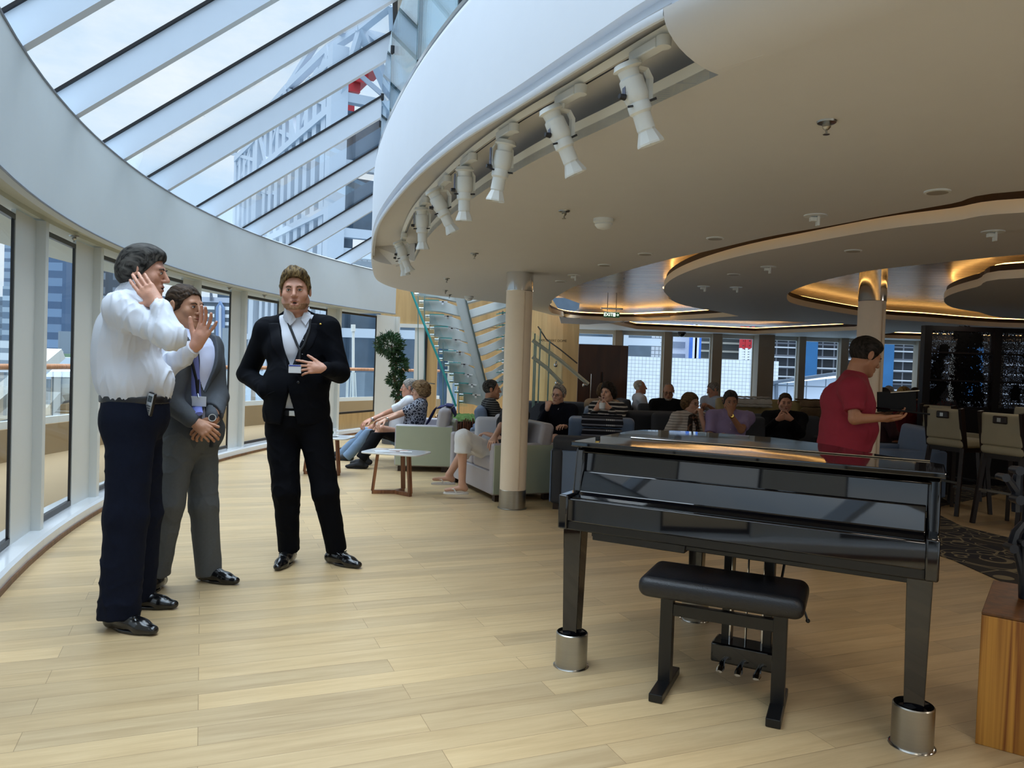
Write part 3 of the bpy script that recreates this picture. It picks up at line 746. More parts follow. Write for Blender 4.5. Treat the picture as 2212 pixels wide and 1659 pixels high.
# ---------------------------------------------------------------- columns
def column(x, y, label, ztop, zcap, cap_label=None):
    r = thing('column', label, 'column', (x, y, 0))
    b = MB(); b.lathe([(.121, .17), (.121, zcap)], 48, (x, y, 0)); b.build('shaft', mat('column_cream', 'eadbc6', .45, var=.015), r, smooth=True)
    b = MB(); b.lathe([(.135, 0), (.135, .006), (.124, .01), (.124, .172), (.121, .175)], 48, (x, y, 0)); b.build('base', STEEL, r, smooth=True)
    b = MB(); b.lathe([(.121, zcap), (.124, zcap + .003), (.124, ztop)], 48, (x, y, 0)); b.build('capital', CHROME, r, smooth=True)
    b = MB(); b.box((x + .05, y - .117, (.18 + zcap) / 2), (.006, .01, zcap - .2), rz=.4); b.build('seam', mat('column_seam', 'c9b59d', .5), r)
column(.04, 7.05, 'cream round column with steel base standing between the piano and the white sofas', 2.165, 1.99)
column(3.36, 7.25, 'cream round column with steel collar behind the man in the red t-shirt', 2.40, 2.03)
# ================================================================ OUTSIDE THE WINDOWS
# ground and water far below the deck
b = MB(); b.add([(-900, -300, -9), (900, -300, -9), (900, 1500, -9), (-900, 1500, -9)], [(0, 1, 2, 3)])
wm = mat('harbour_water', '7c8f9c', .25, var=.08, vscale=.05, bump=.4, bscale=.4)
tag(b.build('harbour_water', wm), 'grey blue harbour water far below the deck windows', 'water', kind='stuff')
b = MB(); b.box((-190, 430, -8.98), (420, 360, .02)); b.box((40, 120, -8.98), (160, 150, .02))
tag(b.build('quay', mat('concrete_grey', '8e9396', .8, var=.08, vscale=.3)), 'grey concrete quay and shoreline beyond the deck rail', 'quay')
# ship's outer deck, bulwark and rail
TAN = mat('deck_tan', '96805f', .7, var=.03, vscale=2)
def ring(R, z, n=60, a0=None, a1=None): return arc(A0 if a0 is None else a0, (aend + .25) if a1 is None else a1, R, z, n)
b = MB(); b.strip(ring(13.25, .06), ring(14.92, .06)); struct(b.build('floor_outer_deck', TAN))
b = MB(); b.shell(ring(14.92, .05), ring(14.92, .42), (-.06, 0, 0)); tag(b.build('bulwark', TAN), 'low tan bulwark along the edge of the outer deck', 'bulwark')
rl = thing('deck_railing', 'deck railing with varnished wooden handrail, glass and white posts outside the curved windows', 'railing', gp(0, 15, .42))
b = MB(); b.tube(ring(15, 1.10), .036, 10); b.build('handrail', woodmat('varnished_teak', '9a6844', 'b98560', .3), rl, smooth=True)
b = MB(); b.strip(ring(15, .5), ring(15, 1.04)); b.build('glass_panel', glassmat('rail_glass', (.86, .9, .9), .08), rl)
b = MB(); b.shell(ring(14.96, .42), ring(14.96, .5), (-.05, 0, 0)); b.build('toe_rail', WHITE, rl)
for i in range(14):
    a = A0 + (aend + .2 - A0) * i / 13; b = MB(); b.bar(gp(a, 15.03, .45), gp(a, 15.03, 1.08), .045, .03); b.build('post', WHITE, rl)
for i, a in enumerate([gang(480) - .127 * (6 - k) for k in range(7)]):
    for kk, (z0, z1) in enumerate(((-.35, .62), (.5, 1.25))):
        b = MB(); b.bar(gp(a, 16.4, z0), gp(a + .075, 16.4, z1), .3, .16)
        tag(b.build('diagonal_brace', WHITE), 'white slanted steel brace beyond the deck rail, %s row, %s from the left' % (['lower', 'upper'][kk], ['first', 'second', 'third', 'fourth', 'fifth', 'sixth', 'seventh', 'eighth', 'ninth', 'tenth', 'eleventh'][i]), 'brace', ['lower row of braces', 'upper row of braces'][kk])
# mast with lamp outside the last curved window
mp0 = py(763, 880, 18.6); r = thing('lamp_mast', 'thin white mast with a lamp head outside the last curved window', 'mast', mp0)
b = MB(); b.cyl(mp0, py(763, 715, 18.6), .035, 8); b.build('pole', WHITE, r)
b = MB(); b.cyl(py(763, 716, 18.6), py(763, 701, 18.6), .055, 10); b.build('lamp_head', WHITE, r)
for dx in (-7, 7):
    b = MB(); b.cyl(py(763 + dx, 880, 18.6), py(763 + dx * .6, 805, 18.6), .018, 6); b.build('stay', WHITE, r)
# terminal with tiled walls
TG = gridmat('grey_tile_wall', 'd2d8e2', '7d8591', .40, .40, .035); TW = gridmat('white_tile_wall', 'e4e9f2', '8f959c', .29, .29, .013)
def blk(name, label, x0, x1, y0, y1, Y, m, dep=6., cat='building', parent=None, group=None):
    xm = (x0 + x1) / 2 if x1 - x0 < 300 else x0 + 120; a = py(x0, y0, Y); c = py(x1, y1, Y); a[2] = py(xm, y0, Y)[2]; c[2] = py(xm, y1, Y)[2]; cx = (a[0] + c[0]) / 2; zt = max(a[2], c[2]); zb = min(a[2], c[2])
    if name not in ('window_band', 'balcony', 'floor_band', 'netting', 'cornice', 'stripe') and Y > 45: zb = -8.96
    b = MB(); b.box((cx, Y + dep / 2, (zt + zb) / 2), (abs(c[0] - a[0]), dep, zt - zb)); o = b.build(name, m, parent)
    return tag(o, label, cat, group) if label else o
blk('terminal_wall', 'tall grey tiled terminal wall seen through the glazed door and behind the stairs', 700, 1010, 560, 1000, 58, TG, 4, 'wall')
blk('terminal_wall', 'tall grey tiled wall above the dark brown panel', 1150, 1419, 560, 1000, 76, TG, 4, 'wall')
blk('parapet_wall', 'low white tiled wall outside the far lounge windows', 1150, 1664, 766, 1200, 62, TW, 2, 'wall')
r = thing('office_building', 'white office block with grey glazing above the white tiled wall', 'building', py(1470, 790, 84))
blk('wall', None, 1425, 1500, 600, 790, 84, mat('block_white', 'dfe4ec', .6), 5, parent=r)
for y in (738, 764, 706, 680): blk('window_band', None, 1440, 1480, y, y + 13, 83.9, mat('office_glass', '8d98a9', .2), .2, parent=r)
r = thing('office_building', 'grey concrete block with dark balcony floors behind the lattice crane', 'building', py(1560, 790, 110))
blk('wall', None, 1512, 1660, 500, 800, 110, mat('dark_concrete', '5e6264', .7), 6, parent=r)
for y in range(560, 790, 18): blk('balcony', None, 1514, 1660, y, y + 4, 109.5, mat('pale_band', 'b9b6ae', .6), 1, parent=r)
r = thing('blue_tower', 'bright blue striped shaft between the white and the grey blocks', 'tower', py(1504, 790, 82))
blk('shaft', None, 1499, 1513, 600, 790, 82, mat('strong_blue', '3f78d8', .5), 1, parent=r)
for x in (1502.5, 1507): blk('stripe', None, x, x + 1.2, 600, 790, 81.9, mat('block_white', 'dfe4ec'), .2, parent=r)
def lattice(label, x0, x1, y0, y1, Y, m, m2, ysplit, cat='crane'):
    r = thing('lattice_crane', label, cat, py((x0 + x1) / 2, y1, Y)); n = 6; pr = None
    for nm, ya, yb, mm in (('upper_truss', y0, ysplit, m2), ('lower_truss', ysplit, y1, m)):
        b = MB()
        for dx in (0, .5, 1): b.bar(py(x0 + (x1 - x0) * dx + (4 if nm == 'upper_truss' else 0), ya, Y), (lambda q: q if nm == 'upper_truss' else V3(q[0], q[1], -8.96))(py(x0 + (x1 - x0) * dx, yb, Y)), .25, .25)
        for i in range(n):
            ya_ = ya + (yb - ya) * i / n; yb_ = ya + (yb - ya) * (i + 1) / n
            b.bar(py(x0, ya_, Y), py(x1, yb_, Y), .14, .14); b.bar(py(x1, ya_, Y), py(x0, yb_, Y), .14, .14); b.bar(py(x0, yb_, Y), py(x1, yb_, Y), .16, .16)
        b.build(nm, mm, r)
    return r
REDP = mat('crane_red', 'b8202a', .5); WP = mat('crane_white', 'e8ecf0', .5)
lattice('red and white lattice crane above the white tiled wall', 1600, 1624, 690, 785, 72, WP, REDP, 752)
# tower wrapped in scaffolding with blue netting
SCF = gridmat('scaffold', '262b35', '70747e', 1.5, 1.6, .09, vary=.5)
r = thing('scaffolded_tower', 'large building wrapped in scaffolding with blue netting behind the right lounge windows', 'building', py(1850, 800, 100))
blk('wall', None, 1664, 2400, 300, 900, 100, SCF, 8, parent=r)
for y in range(500, 880, 21): blk('floor_band', None, 1664, 2400, y, y + 3, 99.6, mat('band_white', 'b4bac4', .6), .3, parent=r)
NET = mat('blue_net', '235f92', .7, var=.15, vscale=.4)
for x0, x1 in ((1743, 1762), (1919, 1927), (2100, 2120)): blk('netting', None, x0, x1, 500, 860, 99.3, NET, .4, parent=r)
r = thing('gangway', 'white panelled gangway with grey sloping roof truss outside the right windows', 'gangway', py(1740, 880, 40))
GR = mat('steel_grey', '5c6675', .5); PW = gridmat('white_panels', 'ccd3e2', '7d8694', 1.0, 1.1, .03)
b = MB(); P = [py(1650, 880, 40), py(1850, 880, 40), py(1850, 812, 40), py(1650, 832, 40)]; V = [tuple(p) for p in P] + [(p[0], p[1] + 2, p[2]) for p in P]
b.add(V, [(0, 1, 2, 3), (7, 6, 5, 4), (0, 3, 7, 4), (1, 5, 6, 2), (3, 2, 6, 7), (0, 4, 5, 1)]); b.build('side_panel', PW, r)
b = MB(); b.bar(py(1650, 829, 39.8), py(1860, 800, 39.8), .3, .16); b.build('roof_beam', GR, r)
b = MB(); b.bar(py(1677, 880, 39.8), py(1677, 826, 39.8), .16, .14); b.build('post', GR, r)

# skyline across the harbour
def tower(label, x0, x1, yt, Y, base, line, sx, sz, wl, yb=790, name='skyscraper', grp=None, extra=None, dep=7):
    key = 'facade_%s_%s_%g' % (base, line, sx); m = gridmat(key, base, line, sx, sz, wl, rough=.4, vary=.25)
    return blk(name, label, x0, x1, yt, yb, Y, m, dep, 'building')
tower('slender grey blue skyscraper behind the leftmost window', 11, 60, 455, 388, '8fa3b8', '5b6d84', 9, 5, .9)
tower('pale blue block at the foot of the slender skyscraper, leftmost window', 6, 66, 619, 370, 'a8bccd', '5f7489', 14, 5.5, 1.6)
tower('small grey slab at the far left edge of the skyline', -60, 9, 640, 400, '7b8c9c', '5a6877', 8, 6, 1.2)
tower('tall dark blue glass skyscraper in the second window', 84, 139, 430, 360, '6f8bab', '3f5877', 30, 7.2, 1.7)
tower('green glass tower beside the dark blue skyscraper', 139.5, 190, 618, 380, '8aa5a4', '5e7c7f', 4.2, 30, .8)
tower('grey box shaped block at the waterfront, second window', 126, 175, 716, 300, '7d8a96', '76838f', 40, 40, .2, 768)
tower('grey ribbed tower behind the shoulder of the man in the white shirt', 205, 262, 562, 330, '6d7783', '3b434e', 6, 6, 1.6)
tower('blue grey tower above the two men on the left', 330, 392, 640, 420, '8295a8', '5c6c80', 8, 6, 1.3)
tower('dark blue grey tower at the top right of the window behind the raised hand', 470, 520, 628, 460, '5f7488', '3c4f63', 6, 9, 1.4)
r = thing('striped_building', 'white striped building with pointed blue emblem behind the raised hand', 'building', py(465, 790, 300))
x0 = py(418, 650, 300)[0]; x1 = py(505, 650, 300)[0]
blk('wall', None, 420, 497, 652, 745, 300, gridmat('striped_white', 'e4e9ee', '5a6570', 60, 3.0, .85), 10, parent=r)
blk('cornice', None, 420, 497, 642, 653, 299.5, mat('cornice_grey', 'a9b0bf', .6), 10, parent=r)
b = MB(); c = [py(x, y, 298) for x, y in ((466, 742), (466, 664), (474.5, 650), (483, 664), (483, 742))]; b.add([tuple(p) for p in c] + [(p[0], p[1] + 1.5, p[2]) for p in c], [(0, 1, 2, 3, 4), (0, 5, 6, 1), (1, 6, 7, 2), (2, 7, 8, 3), (3, 8, 9, 4)]); b.build('emblem', mat('emblem_blue', '7088ad', .5), r)
b = MB(); c = [py(x, y, 297) for x, y in ((472.5, 742), (472.5, 664), (474.5, 659), (476.5, 664), (476.5, 742))]; b.add([tuple(p) for p in c] + [(p[0], p[1] + .8, p[2]) for p in c], [(0, 1, 2, 3, 4), (0, 5, 6, 1), (1, 6, 7, 2), (2, 7, 8, 3), (3, 8, 9, 4)]); b.build('emblem_core', mat('band_white', 'b4bac4'), r)
b = MB(); b.cyl(py(455, 650, 299), py(455, 622, 299), .35, 6); b.cyl(py(460, 650, 299), py(457, 630, 299), .25, 6); b.build('antenna', mat('steel_grey', '5c6675'), r)
tower('white concrete block with square windows above the arm of the black suit', 500, 700, 560, 140, 'cfd5dc', '7f8994', 4.4, 5.6, 1.3, 715)
tower('low grey hall under the white concrete block', 480, 700, 712, 130, '9aa3ab', '8a939b', 20, 12, .3, 800)
r = blk('waterfront_pavilion', 'small white pointed pavilion on the far shore, second window', 104, 113, 758, 776, 250, WP, 6, 'pavilion')
for i, (x0, x1, y0, y1, Y) in enumerate([(0, 30, 735, 765, 280), (100, 160, 772, 777, 240), (222, 300, 640, 770, 300), (330, 392, 730, 770, 310)]):
    blk('low_building', ['white stepped hall at the waterfront, leftmost window', 'long white pier roof on the shoreline, second window', 'pale block at the shore, left of the man in the white shirt', 'pale shore block between the heads of the two left men'][i], x0, x1, y0, y1, Y, gridmat('low_hall', 'c9d1d8', '808b96', 12, 4.4, .9), 12)
blk('green_bank', 'strip of green trees on the far shore', 96, 170, 764, 773, 262, mat('bank_green', '6c8468', .9, var=.2, vscale=.2), 4, 'trees')
# car on the quay road
cpz = py(122, 889, 60); r = thing('parked_car', 'dark car on the quay road seen through the second window', 'car', cpz)
b = MB(); b.box(cpz + V3(0, 0, .55), (4.2, 1.8, .8)); b.build('body', mat('car_dark', '23282e', .2, coat=.5), r, bevel=.2); b = MB(); b.box(cpz + V3(-.1, 0, 1.15), (2.2, 1.6, .6)); b.build('cabin', mat('car_dark', '23282e'), r, bevel=.25)
b = MB(); b.box((-37, 68, cpz[2] - .3), (40, 30, .5)); tag(b.build('quay_road', mat('asphalt', '8a8e90', .9)), 'grey quay road with the dark car on it', 'road')
kp = py(132, 862, 64); r = thing('kiosk', 'white roofed kiosk on the quay behind the dark car', 'kiosk', kp)
b = MB(); b.box(kp + V3(0, 0, .6), (3.6, 3, 2.4)); b.build('wall', WHITE, r); b = MB(); b.lathe([(3, 0), (.3, .7)], 4, kp + V3(0, 0, 1.9)); b.build('roof', WP, r)

# lattice fronted building seen up through the skylight
BX, BY = -11.9, 50.; dl = np.array([-.515, .857]); dr_ = np.array([.857, .515])
bd = thing('framed_building', 'glass building with tall white frame seen through the sloping skylight', 'building', (BX, BY, -8.96))
FW = mat('frame_white', 'b7c0cb', .5, var=.01); FG = mat('tinted_glazing', '5d6f80', .12, var=.25, vscale=.5)
def L_(s, z): p = np.array([BX, BY]) + dl * s; return V3(p[0], p[1], z)
def R_(s, z): p = np.array([BX, BY]) + dr_ * s; return V3(p[0], p[1], z)
def topL(s): return 20.5 + max(0, 1 - s / 30) * .8
for s in np.linspace(0, 31, 16):
    thick = abs(s) < .1 or 20 < s < 21
    b = MB(); b.bar(L_(s, -8.96), L_(s, topL(s)), 1.1 if thick else .55, 1.0, up=(dl[0], dl[1], 0)); b.build('column', FW, bd)
for z in (-2, 3, 7.2, 11.0, 17.5, 20.6):
    b = MB(); b.bar(L_(0, z), L_(31, z), .8, .5); b.build('beam', FW, bd)
b = MB(); b.bar(L_(31, 17.5), L_(14, 14.4), .3, .3); b.bar(L_(31, 20), L_(0, 24), .4, .4); b.build('brace', FW, bd)
for (s0, s1, z0, z1) in ((0, 31, -8.9, 3), (0, 24, 3, 11), (0, 18, 11.4, 17.2)):
    b = MB(); o3 = np.array([.6, .9, 0]) * 1.6; P = [L_(s0, z0) + o3, L_(s1, z0) + o3, L_(s1, z1) + o3, L_(s0, z1) + o3]; b.add(P, [(0, 1, 2, 3)]); b.build('glazing', FG, bd)
for s in (4.2, 9.5, 16, 24):
    b = MB(); b.bar(R_(s, -8.96), R_(s, 23 + s * .3), .9, .9, up=(dr_[0], dr_[1], 0)); b.build('column', FW, bd)
for z in (3, 8.2, 9.5, 13.9, 18.2, 22.5):
    b = MB(); b.bar(R_(0, z), R_(28, z + .6), .6, .6); b.build('beam', FW, bd)
for (s0, s1, z0, z1) in ((0, 28, -8.9, 3), (0, 28, 3, 8), (0, 28, 10, 13.5), (0, 28, 14.2, 17.9)):
    b = MB(); o3 = np.array([-.3, 1.4, 0]); P = [R_(s0, z0) + o3, R_(s1, z0) + o3, R_(s1, z1) + o3, R_(s0, z1) + o3]; b.add(P, [(0, 1, 2, 3)]); b.build('glazing', FG, bd)
# roof truss rising to the right
tp = [py(500, 330, 78), py(560, 262, 68), py(620, 193, 60), py(712, 105, 52), py(780, 60, 49), py(845, 8, 47)]; bt = [L_(30, 17.5), L_(18, 17.5), L_(9, 17.5), L_(0, 17.5), R_(4, 18.4), R_(9, 19)]
for i in range(5):
    b = MB(); b.bar(tp[i], tp[i + 1], .5, .5); b.bar(bt[i], tp[i + 1], .35, .35); b.bar(tp[i], bt[i + 1], .3, .3); b.bar(tp[i + 1], bt[i + 1], .6, .6)
    m_ = (tp[i] + tp[i + 1]) / 2 * .5 + (bt[i] + bt[i + 1]) / 2 * .5; b.bar(m_, tp[i + 1], .3, .3); b.bar(m_, tp[i], .25, .25); b.build('roof_truss', FW, bd)
for (x, y, w) in ((792, 152, 5), (750, 195, 4), (735, 235, 4.5), (772, 176, 3)):
    b = MB(); p = py(x, y, 58); b.box(p, (w * .35, 2, .7), rz=.5); b.bar(p, p + V3(-2, 0, -2.6), .3, .3); b.build('gondola', REDP, bd)
# ================================================================ SPOTLIGHTS, CEILING FITTINGS
LW = mat('lamp_white', 'dcdedb', .35, var=.01); LB = mat('label_blue', '5f6478', .5, var=.3, vscale=120); KN = mat('knob_black', '14151c', .4)
def proj_x(c):
    v = np.array(c, float) - _C; return W / 2 + F * (v @ _r) / (v @ _f)
trk = at(inward(LIP, .24)[ia + 2:ib - 1], TZ - .001)
b = MB(); b.tube([(p[0], p[1], p[2] - .014) for p in trk], .02, 4, flat=.75)
tr = tag(b.build('lighting_track', LW), 'long white curved lighting track in the ceiling slot carrying the spotlights', 'track')
XF[tr.name] = Matrix.Identity(4)
b = MB(); b.tube([(p[0] + .012, p[1] + .006, p[2] - .0285) for p in trk], .003, 4); b.build('slot', KN, tr)
def spot_proto(label):
    r = thing('spotlight', label, 'spotlight', (0, 0, 0), 0, 'spotlights on the curved track')
    # adapter (along local x), yoke hanging down, body swivelled inside the yoke
    b = MB(); b.box((-.02, 0, -.012), (.105, .03, .024)); b.build('adapter', LW, r, bevel=.003, local=True)
    b = MB(); b.lathe([(.0, -.026), (.017, -.026), (.018, -.002), (.0, -.002)], 16, (.045, 0, 0)); b.build('adapter_dial', LW, r, smooth=True, local=True)
    b = MB(); b.cyl((-.05, 0, -.024), (-.05, 0, -.04), .008, 10)
    b.tube([(-.05, .034, -.115), (-.05, .034, -.06), (-.05, .022, -.042), (-.05, -.022, -.042), (-.05, -.034, -.06), (-.05, -.034, -.115)], .009, 4, flat=.3); b.build('yoke', LW, r, local=True)
    b = MB(); b.box((-.05, -.0395, -.085), (.0115, .002, .055)); b.build('label_strip', LB, r, local=True)
    b = MB(); b.cyl((-.05, -.036, -.118), (-.05, -.052, -.118), .008, 10, .006); b.build('knob', KN, r, local=True)
    return r
def spot_body(r, tilt, az):
    """lamp body, its axis swung by tilt from straight down towards azimuth az (world)"""
    c = Vector((-.05, 0, -.118)); ax = Vector((math.sin(tilt) * math.cos(az), math.sin(tilt) * math.sin(az), -math.cos(tilt)))
    z = -ax; x = z.orthogonal(); x.normalize(); y = z.cross(x); M = Matrix((x, y, z)).transposed()
    b = MB(); b.lathe([(0, .088), (.03, .088), (.033, .08), (.036, .076), (.026, .071), (.024, .055), (.029, .05), (.031, .01), (.028, -.002), (.0255, -.006)], 20, c, M); b.build('housing', LW, r, smooth=True, local=True)
    b = MB(); b.lathe([(.026, -.006), (.028, -.012), (.028, -.028), (.022, -.034), (.0225, -.072), (.0, -.072)], 20, c, M); b.build('barrel', LW, r, smooth=True, local=True)
    b = MB(); b.lathe([(.022, -.07), (.0215, -.076), (.033, -.104), (.033, -.109), (.03, -.109), (.02, -.08)], 8, c, M, cap=False)
    hd = b.build('hood', LW, r, local=True); XF[hd.name] = XF[r.name]
    b = MB(); b.lathe([(0, -.1), (.027, -.1), (.027, -.098), (0, -.098)], 8, c, M); b.build('lens', mat('lens_dark', '3d4450', .1, var=.01), hd, local=True)
    for k in range(3):
        b = MB(); a = k * 2.1; p = c + M @ Vector((.024 * math.cos(a), .024 * math.sin(a), -.012)); q = c + M @ Vector((.044 * math.cos(a), .044 * math.sin(a), -.012)); b.cyl(p, q, .003, 6); b.build('shutter', KN, r, local=True)
SL = [((1400, 140), (1395, 335), 'nearest and largest'), ((1228, 250), (1240, 408), 'second nearest'), ((1090, 335), (1068, 470), 'third from the near end'), ((1018, 385), (1018, 500), 'fourth from the near end, hanging straight down'), ((960, 427), (972, 525), 'fifth from the near end, strongly tilted'), ((912, 450), (912, 550), 'sixth from the near end'), ((872, 480), (887, 562), 'second from the far end, tilted'), ((838, 500), (847, 583), 'farthest and smallest')]
for k, (a, t_, w) in enumerate(SL):
    p = pz(a[0], a[1], TZ - .03)
    # put it on the track: nearest track point
    q = min(trk, key=lambda c: abs(proj_x(c) - a[0]))
    i = trk.index(q); t2 = np.array(trk[min(i + 1, len(trk) - 1)]) - np.array(trk[i - 1]); rz = math.atan2(-t2[1], -t2[0])
    r = spot_proto('white theatre spotlight on the curved track, ' + w)
    r.location = (q[0], q[1], TZ - .0315); r.rotation_euler = (0, 0, rz); s_ = 1.26; r.scale = (s_, s_, s_)
    t__ = math.radians([21, 25, -9, 1, 28, 3, 23, 13][k]); d = unit(_r * math.sin(t__) + V3(0, .12, -1) * math.cos(t__)); tilt = math.acos(-d[2]); az = math.atan2(d[1], d[0]) - rz
    XF[r.name] = Matrix.Identity(4); spot_body(r, tilt, az)
# sprinklers, detectors and recessed lights
def sprinkler(px, py_, z, label, sc=1.):
    p = pz(px, py_, z); r = thing('sprinkler', label, 'sprinkler', p, 0, 'ceiling sprinklers')
    b = MB(); b.lathe([(0, 0), (.032, 0), (.03, -.006), (.014, -.008), (0, -.008)], 20, p); b.build('rosette', STEEL, r, smooth=True)
    b = MB(); b.lathe([(.013, -.008), (.014, -.02), (.009, -.026), (.004, -.03), (.004, -.04), (.011, -.042), (.011, -.044), (0, -.044)], 12, p); b.build('nozzle', STEEL, r, smooth=True)
for a in [((1786, 262), 'nearest chrome sprinkler in the beige ceiling above the piano'), ((1219, 455), 'chrome sprinkler just left of the smoke detector'), ((1025, 547), 'chrome sprinkler below the middle of the spotlight row'), ((965, 601), 'small chrome sprinkler left of the column, upper of three'), ((962, 627), 'small chrome sprinkler left of the column, middle of three'), ((971, 636), 'small chrome sprinkler left of the column, lowest of three'), ((1347, 693), 'sprinkler just right of the exit sign')]:
    sprinkler(a[0][0], a[0][1], ZC, a[1])
for i, px in enumerate((171, 500, 575)):
    a = gang(px, (9.3, 8.7, 12.9)); p = gp(a, 12.95, 2.17, (9.3, 8.7)); r = thing('sprinkler', ['sprinkler under the soffit above the second window', 'sprinkler above the window behind the raised hand', 'sprinkler above the window left of the standing man in black'][i], 'sprinkler', p, 0, 'ceiling sprinklers')
    b = MB(); b.lathe([(0, 0), (.036, 0), (.034, -.006), (.014, -.01), (0, -.01)], 20, p); b.build('rosette', STEEL, r, smooth=True)
    b = MB(); b.lathe([(.013, -.008), (.016, -.024), (.008, -.032), (.004, -.036), (.004, -.046), (0, -.046)], 12, p); b.build('nozzle', STEEL, r, smooth=True)
def detector(px, py_, label, s=1.):
    p = pz(px, py_, ZC); r = thing('smoke_detector', label, 'smoke detector', p)
    b = MB(); b.lathe([(0, 0), (.058, 0), (.058, -.018), (.05, -.024), (0, -.024)], 28, p); b.build('base', LW, r, smooth=True)
    b = MB(); b.lathe([(.047, -.024), (.05, -.034), (.036, -.052), (.012, -.06), (0, -.06)], 28, p); b.build('sensor_cap', LW, r, smooth=True)
detector(1304, 473, 'white domed smoke detector in the beige ceiling above the column')
detector(1013, 640, 'white domed smoke detector in front of the staircase')
def puck(px, py_, z, label, R=.055, m=LW, depth=.006, lamp=None):
    p = pz(px, py_, z); r = thing('ceiling_disc', label, 'ceiling fitting', p, 0, 'round ceiling fittings')
    b = MB(); b.lathe([(0, 0), (R, 0), (R, -depth), (R * .85, -depth - .002), (0, -depth)], 28, p); b.build('rim', m, r, smooth=True)
    b = MB(); b.lathe([(0, -depth - .0005), (R * .8, -depth - .0005), (R * .8, -depth - .003), (0, -depth - .003)], 28, p); b.build('centre_plate', lamp or mat('disc_grey', '9b9488', .5), r, smooth=True)
for a, lb in [((2025, 413), 'large flush disc in the ceiling above the crescent cove at right'), ((1545, 514), 'flush disc in the ceiling left of the small projector'), ((1394, 548), 'flush disc in the ceiling, middle of the three above the crescent cove'), ((1306, 572), 'flush disc near the tip of the crescent cove'), ((1211, 607), 'flush disc beside the hanging ring right of the column'), ((1843, 541), 'flush disc in the round island behind the tip of the cove'), ((1585, 592), 'small flush disc near the left end of the second ceiling field')]:
    puck(a[0], a[1], ZC, lb)
LAMP = emimat('downlight', 'ffcf8a', 25.)
for a, lb in [((1262, 664), 'lit downlight at the left end of the glossy ceiling'), ((1347, 615), 'lit yellow downlight in the glossy crescent ceiling'), ((1386, 646), 'lit downlight above the exit sign'), ((1848, 595), 'lit downlight left of the second column'), ((1828, 650), 'lit downlight in front of the second column'), ((1975, 670), 'lit downlight right of the second column'), ((2080, 681), 'lit downlight above the leafy screen')]:
    puck(a[0], a[1], 2.398, lb, .04, CHROME, .004, LAMP)
def pendant(px, py_, label):
    p = pz(px, py_, ZC); r = thing('ceiling_projector', label, 'ceiling light', p, 0, 'small ceiling mounted heads')
    b = MB(); b.lathe([(0, 0), (.06, 0), (.06, -.006), (0, -.006)], 28, p); b.build('base_plate', LW, r, smooth=True)
    b = MB(); b.box(p + V3(.012, 0, -.03), (.014, .03, .05)); b.box(p + V3(-.012, 0, -.022), (.034, .03, .022)); b.build('head', LW, r, bevel=.003)
for a, lb in [((1762, 465), 'small white ceiling head above the crescent cove'), ((2145, 500), 'small white ceiling head in the island at far right'), ((1660, 576), 'small white ceiling head in the middle of the second ceiling field'), ((1590, 620), 'small ceiling head with wide ring below it'), ((1520, 618), 'small dark spot head near the tip of the ceiling field'), ((1240, 594), 'small ceiling head with ring just right of the column')]:
    pendant(a[0], a[1], lb)
# exit sign
p = py(1321, 680, 10.6); r = thing('exit_sign', 'dark green exit sign with white letters and arrow hanging from the cove', 'exit sign', p)
b = MB(); b.box(p + V3(0, 0, 0), (.22, .03, .075)); b.build('sign_box', mat('sign_green', '0d2a1c', .3, emit='0d3a22', es=.4), r, bevel=.004)
b = MB(); b.box(p + V3(0, 0, .085), (.3, .05, .02)); b.cyl(p + V3(-.06, 0, .03), p + V3(-.06, 0, .3), .004, 6); b.cyl(p + V3(.06, 0, .03), p + V3(.06, 0, .3), .004, 6); b.build('bracket', KN, r)
SGW = emimat('sign_letters', 'dff0e4', 1.2)
text('EXIT', .062, p + V3(-.045, -.017, 0), SGW, r, name='letters', ext=.001)
b = MB(); b.box(p + V3(.035, -.017, 0), (.03, .002, .046)); b.build('pictogram_frame', SGW, r)
b = MB(); b.ball(p + V3(.035, -.019, .012), .005, 5); b.bar(p + V3(.035, -.019, .006), p + V3(.033, -.019, -.006), .004, .003); b.bar(p + V3(.033, -.019, -.006), p + V3(.028, -.019, -.017), .004, .003); b.bar(p + V3(.034, -.019, -.006), p + V3(.04, -.019, -.016), .004, .003); b.build('running_figure', mat('sign_green', '0d2a1c'), r)
b = MB(); b.bar(p + V3(.06, -.017, 0), p + V3(.095, -.017, 0), .007, .003); b.bar(p + V3(.095, -.017, 0), p + V3(.08, -.017, .015), .007, .003); b.bar(p + V3(.095, -.017, 0), p + V3(.08, -.017, -.015), .007, .003); b.build('arrow', SGW, r)
# dome camera
p = pz(1473, 717.5, ZC); r = thing('dome_camera', 'dark dome camera under the far angular cove', 'camera', p)
b = MB(); b.lathe([(0, 0), (.09, 0), (.09, -.04), (0, -.04)], 20, p); b.build('base', KN, r, smooth=True); b = MB(); b.lathe([(.075, -.04), (.07, -.07), (.04, -.1), (0, -.11)], 20, p); b.build('dome', mat('dome_glass', '15161a', .05), r, smooth=True)

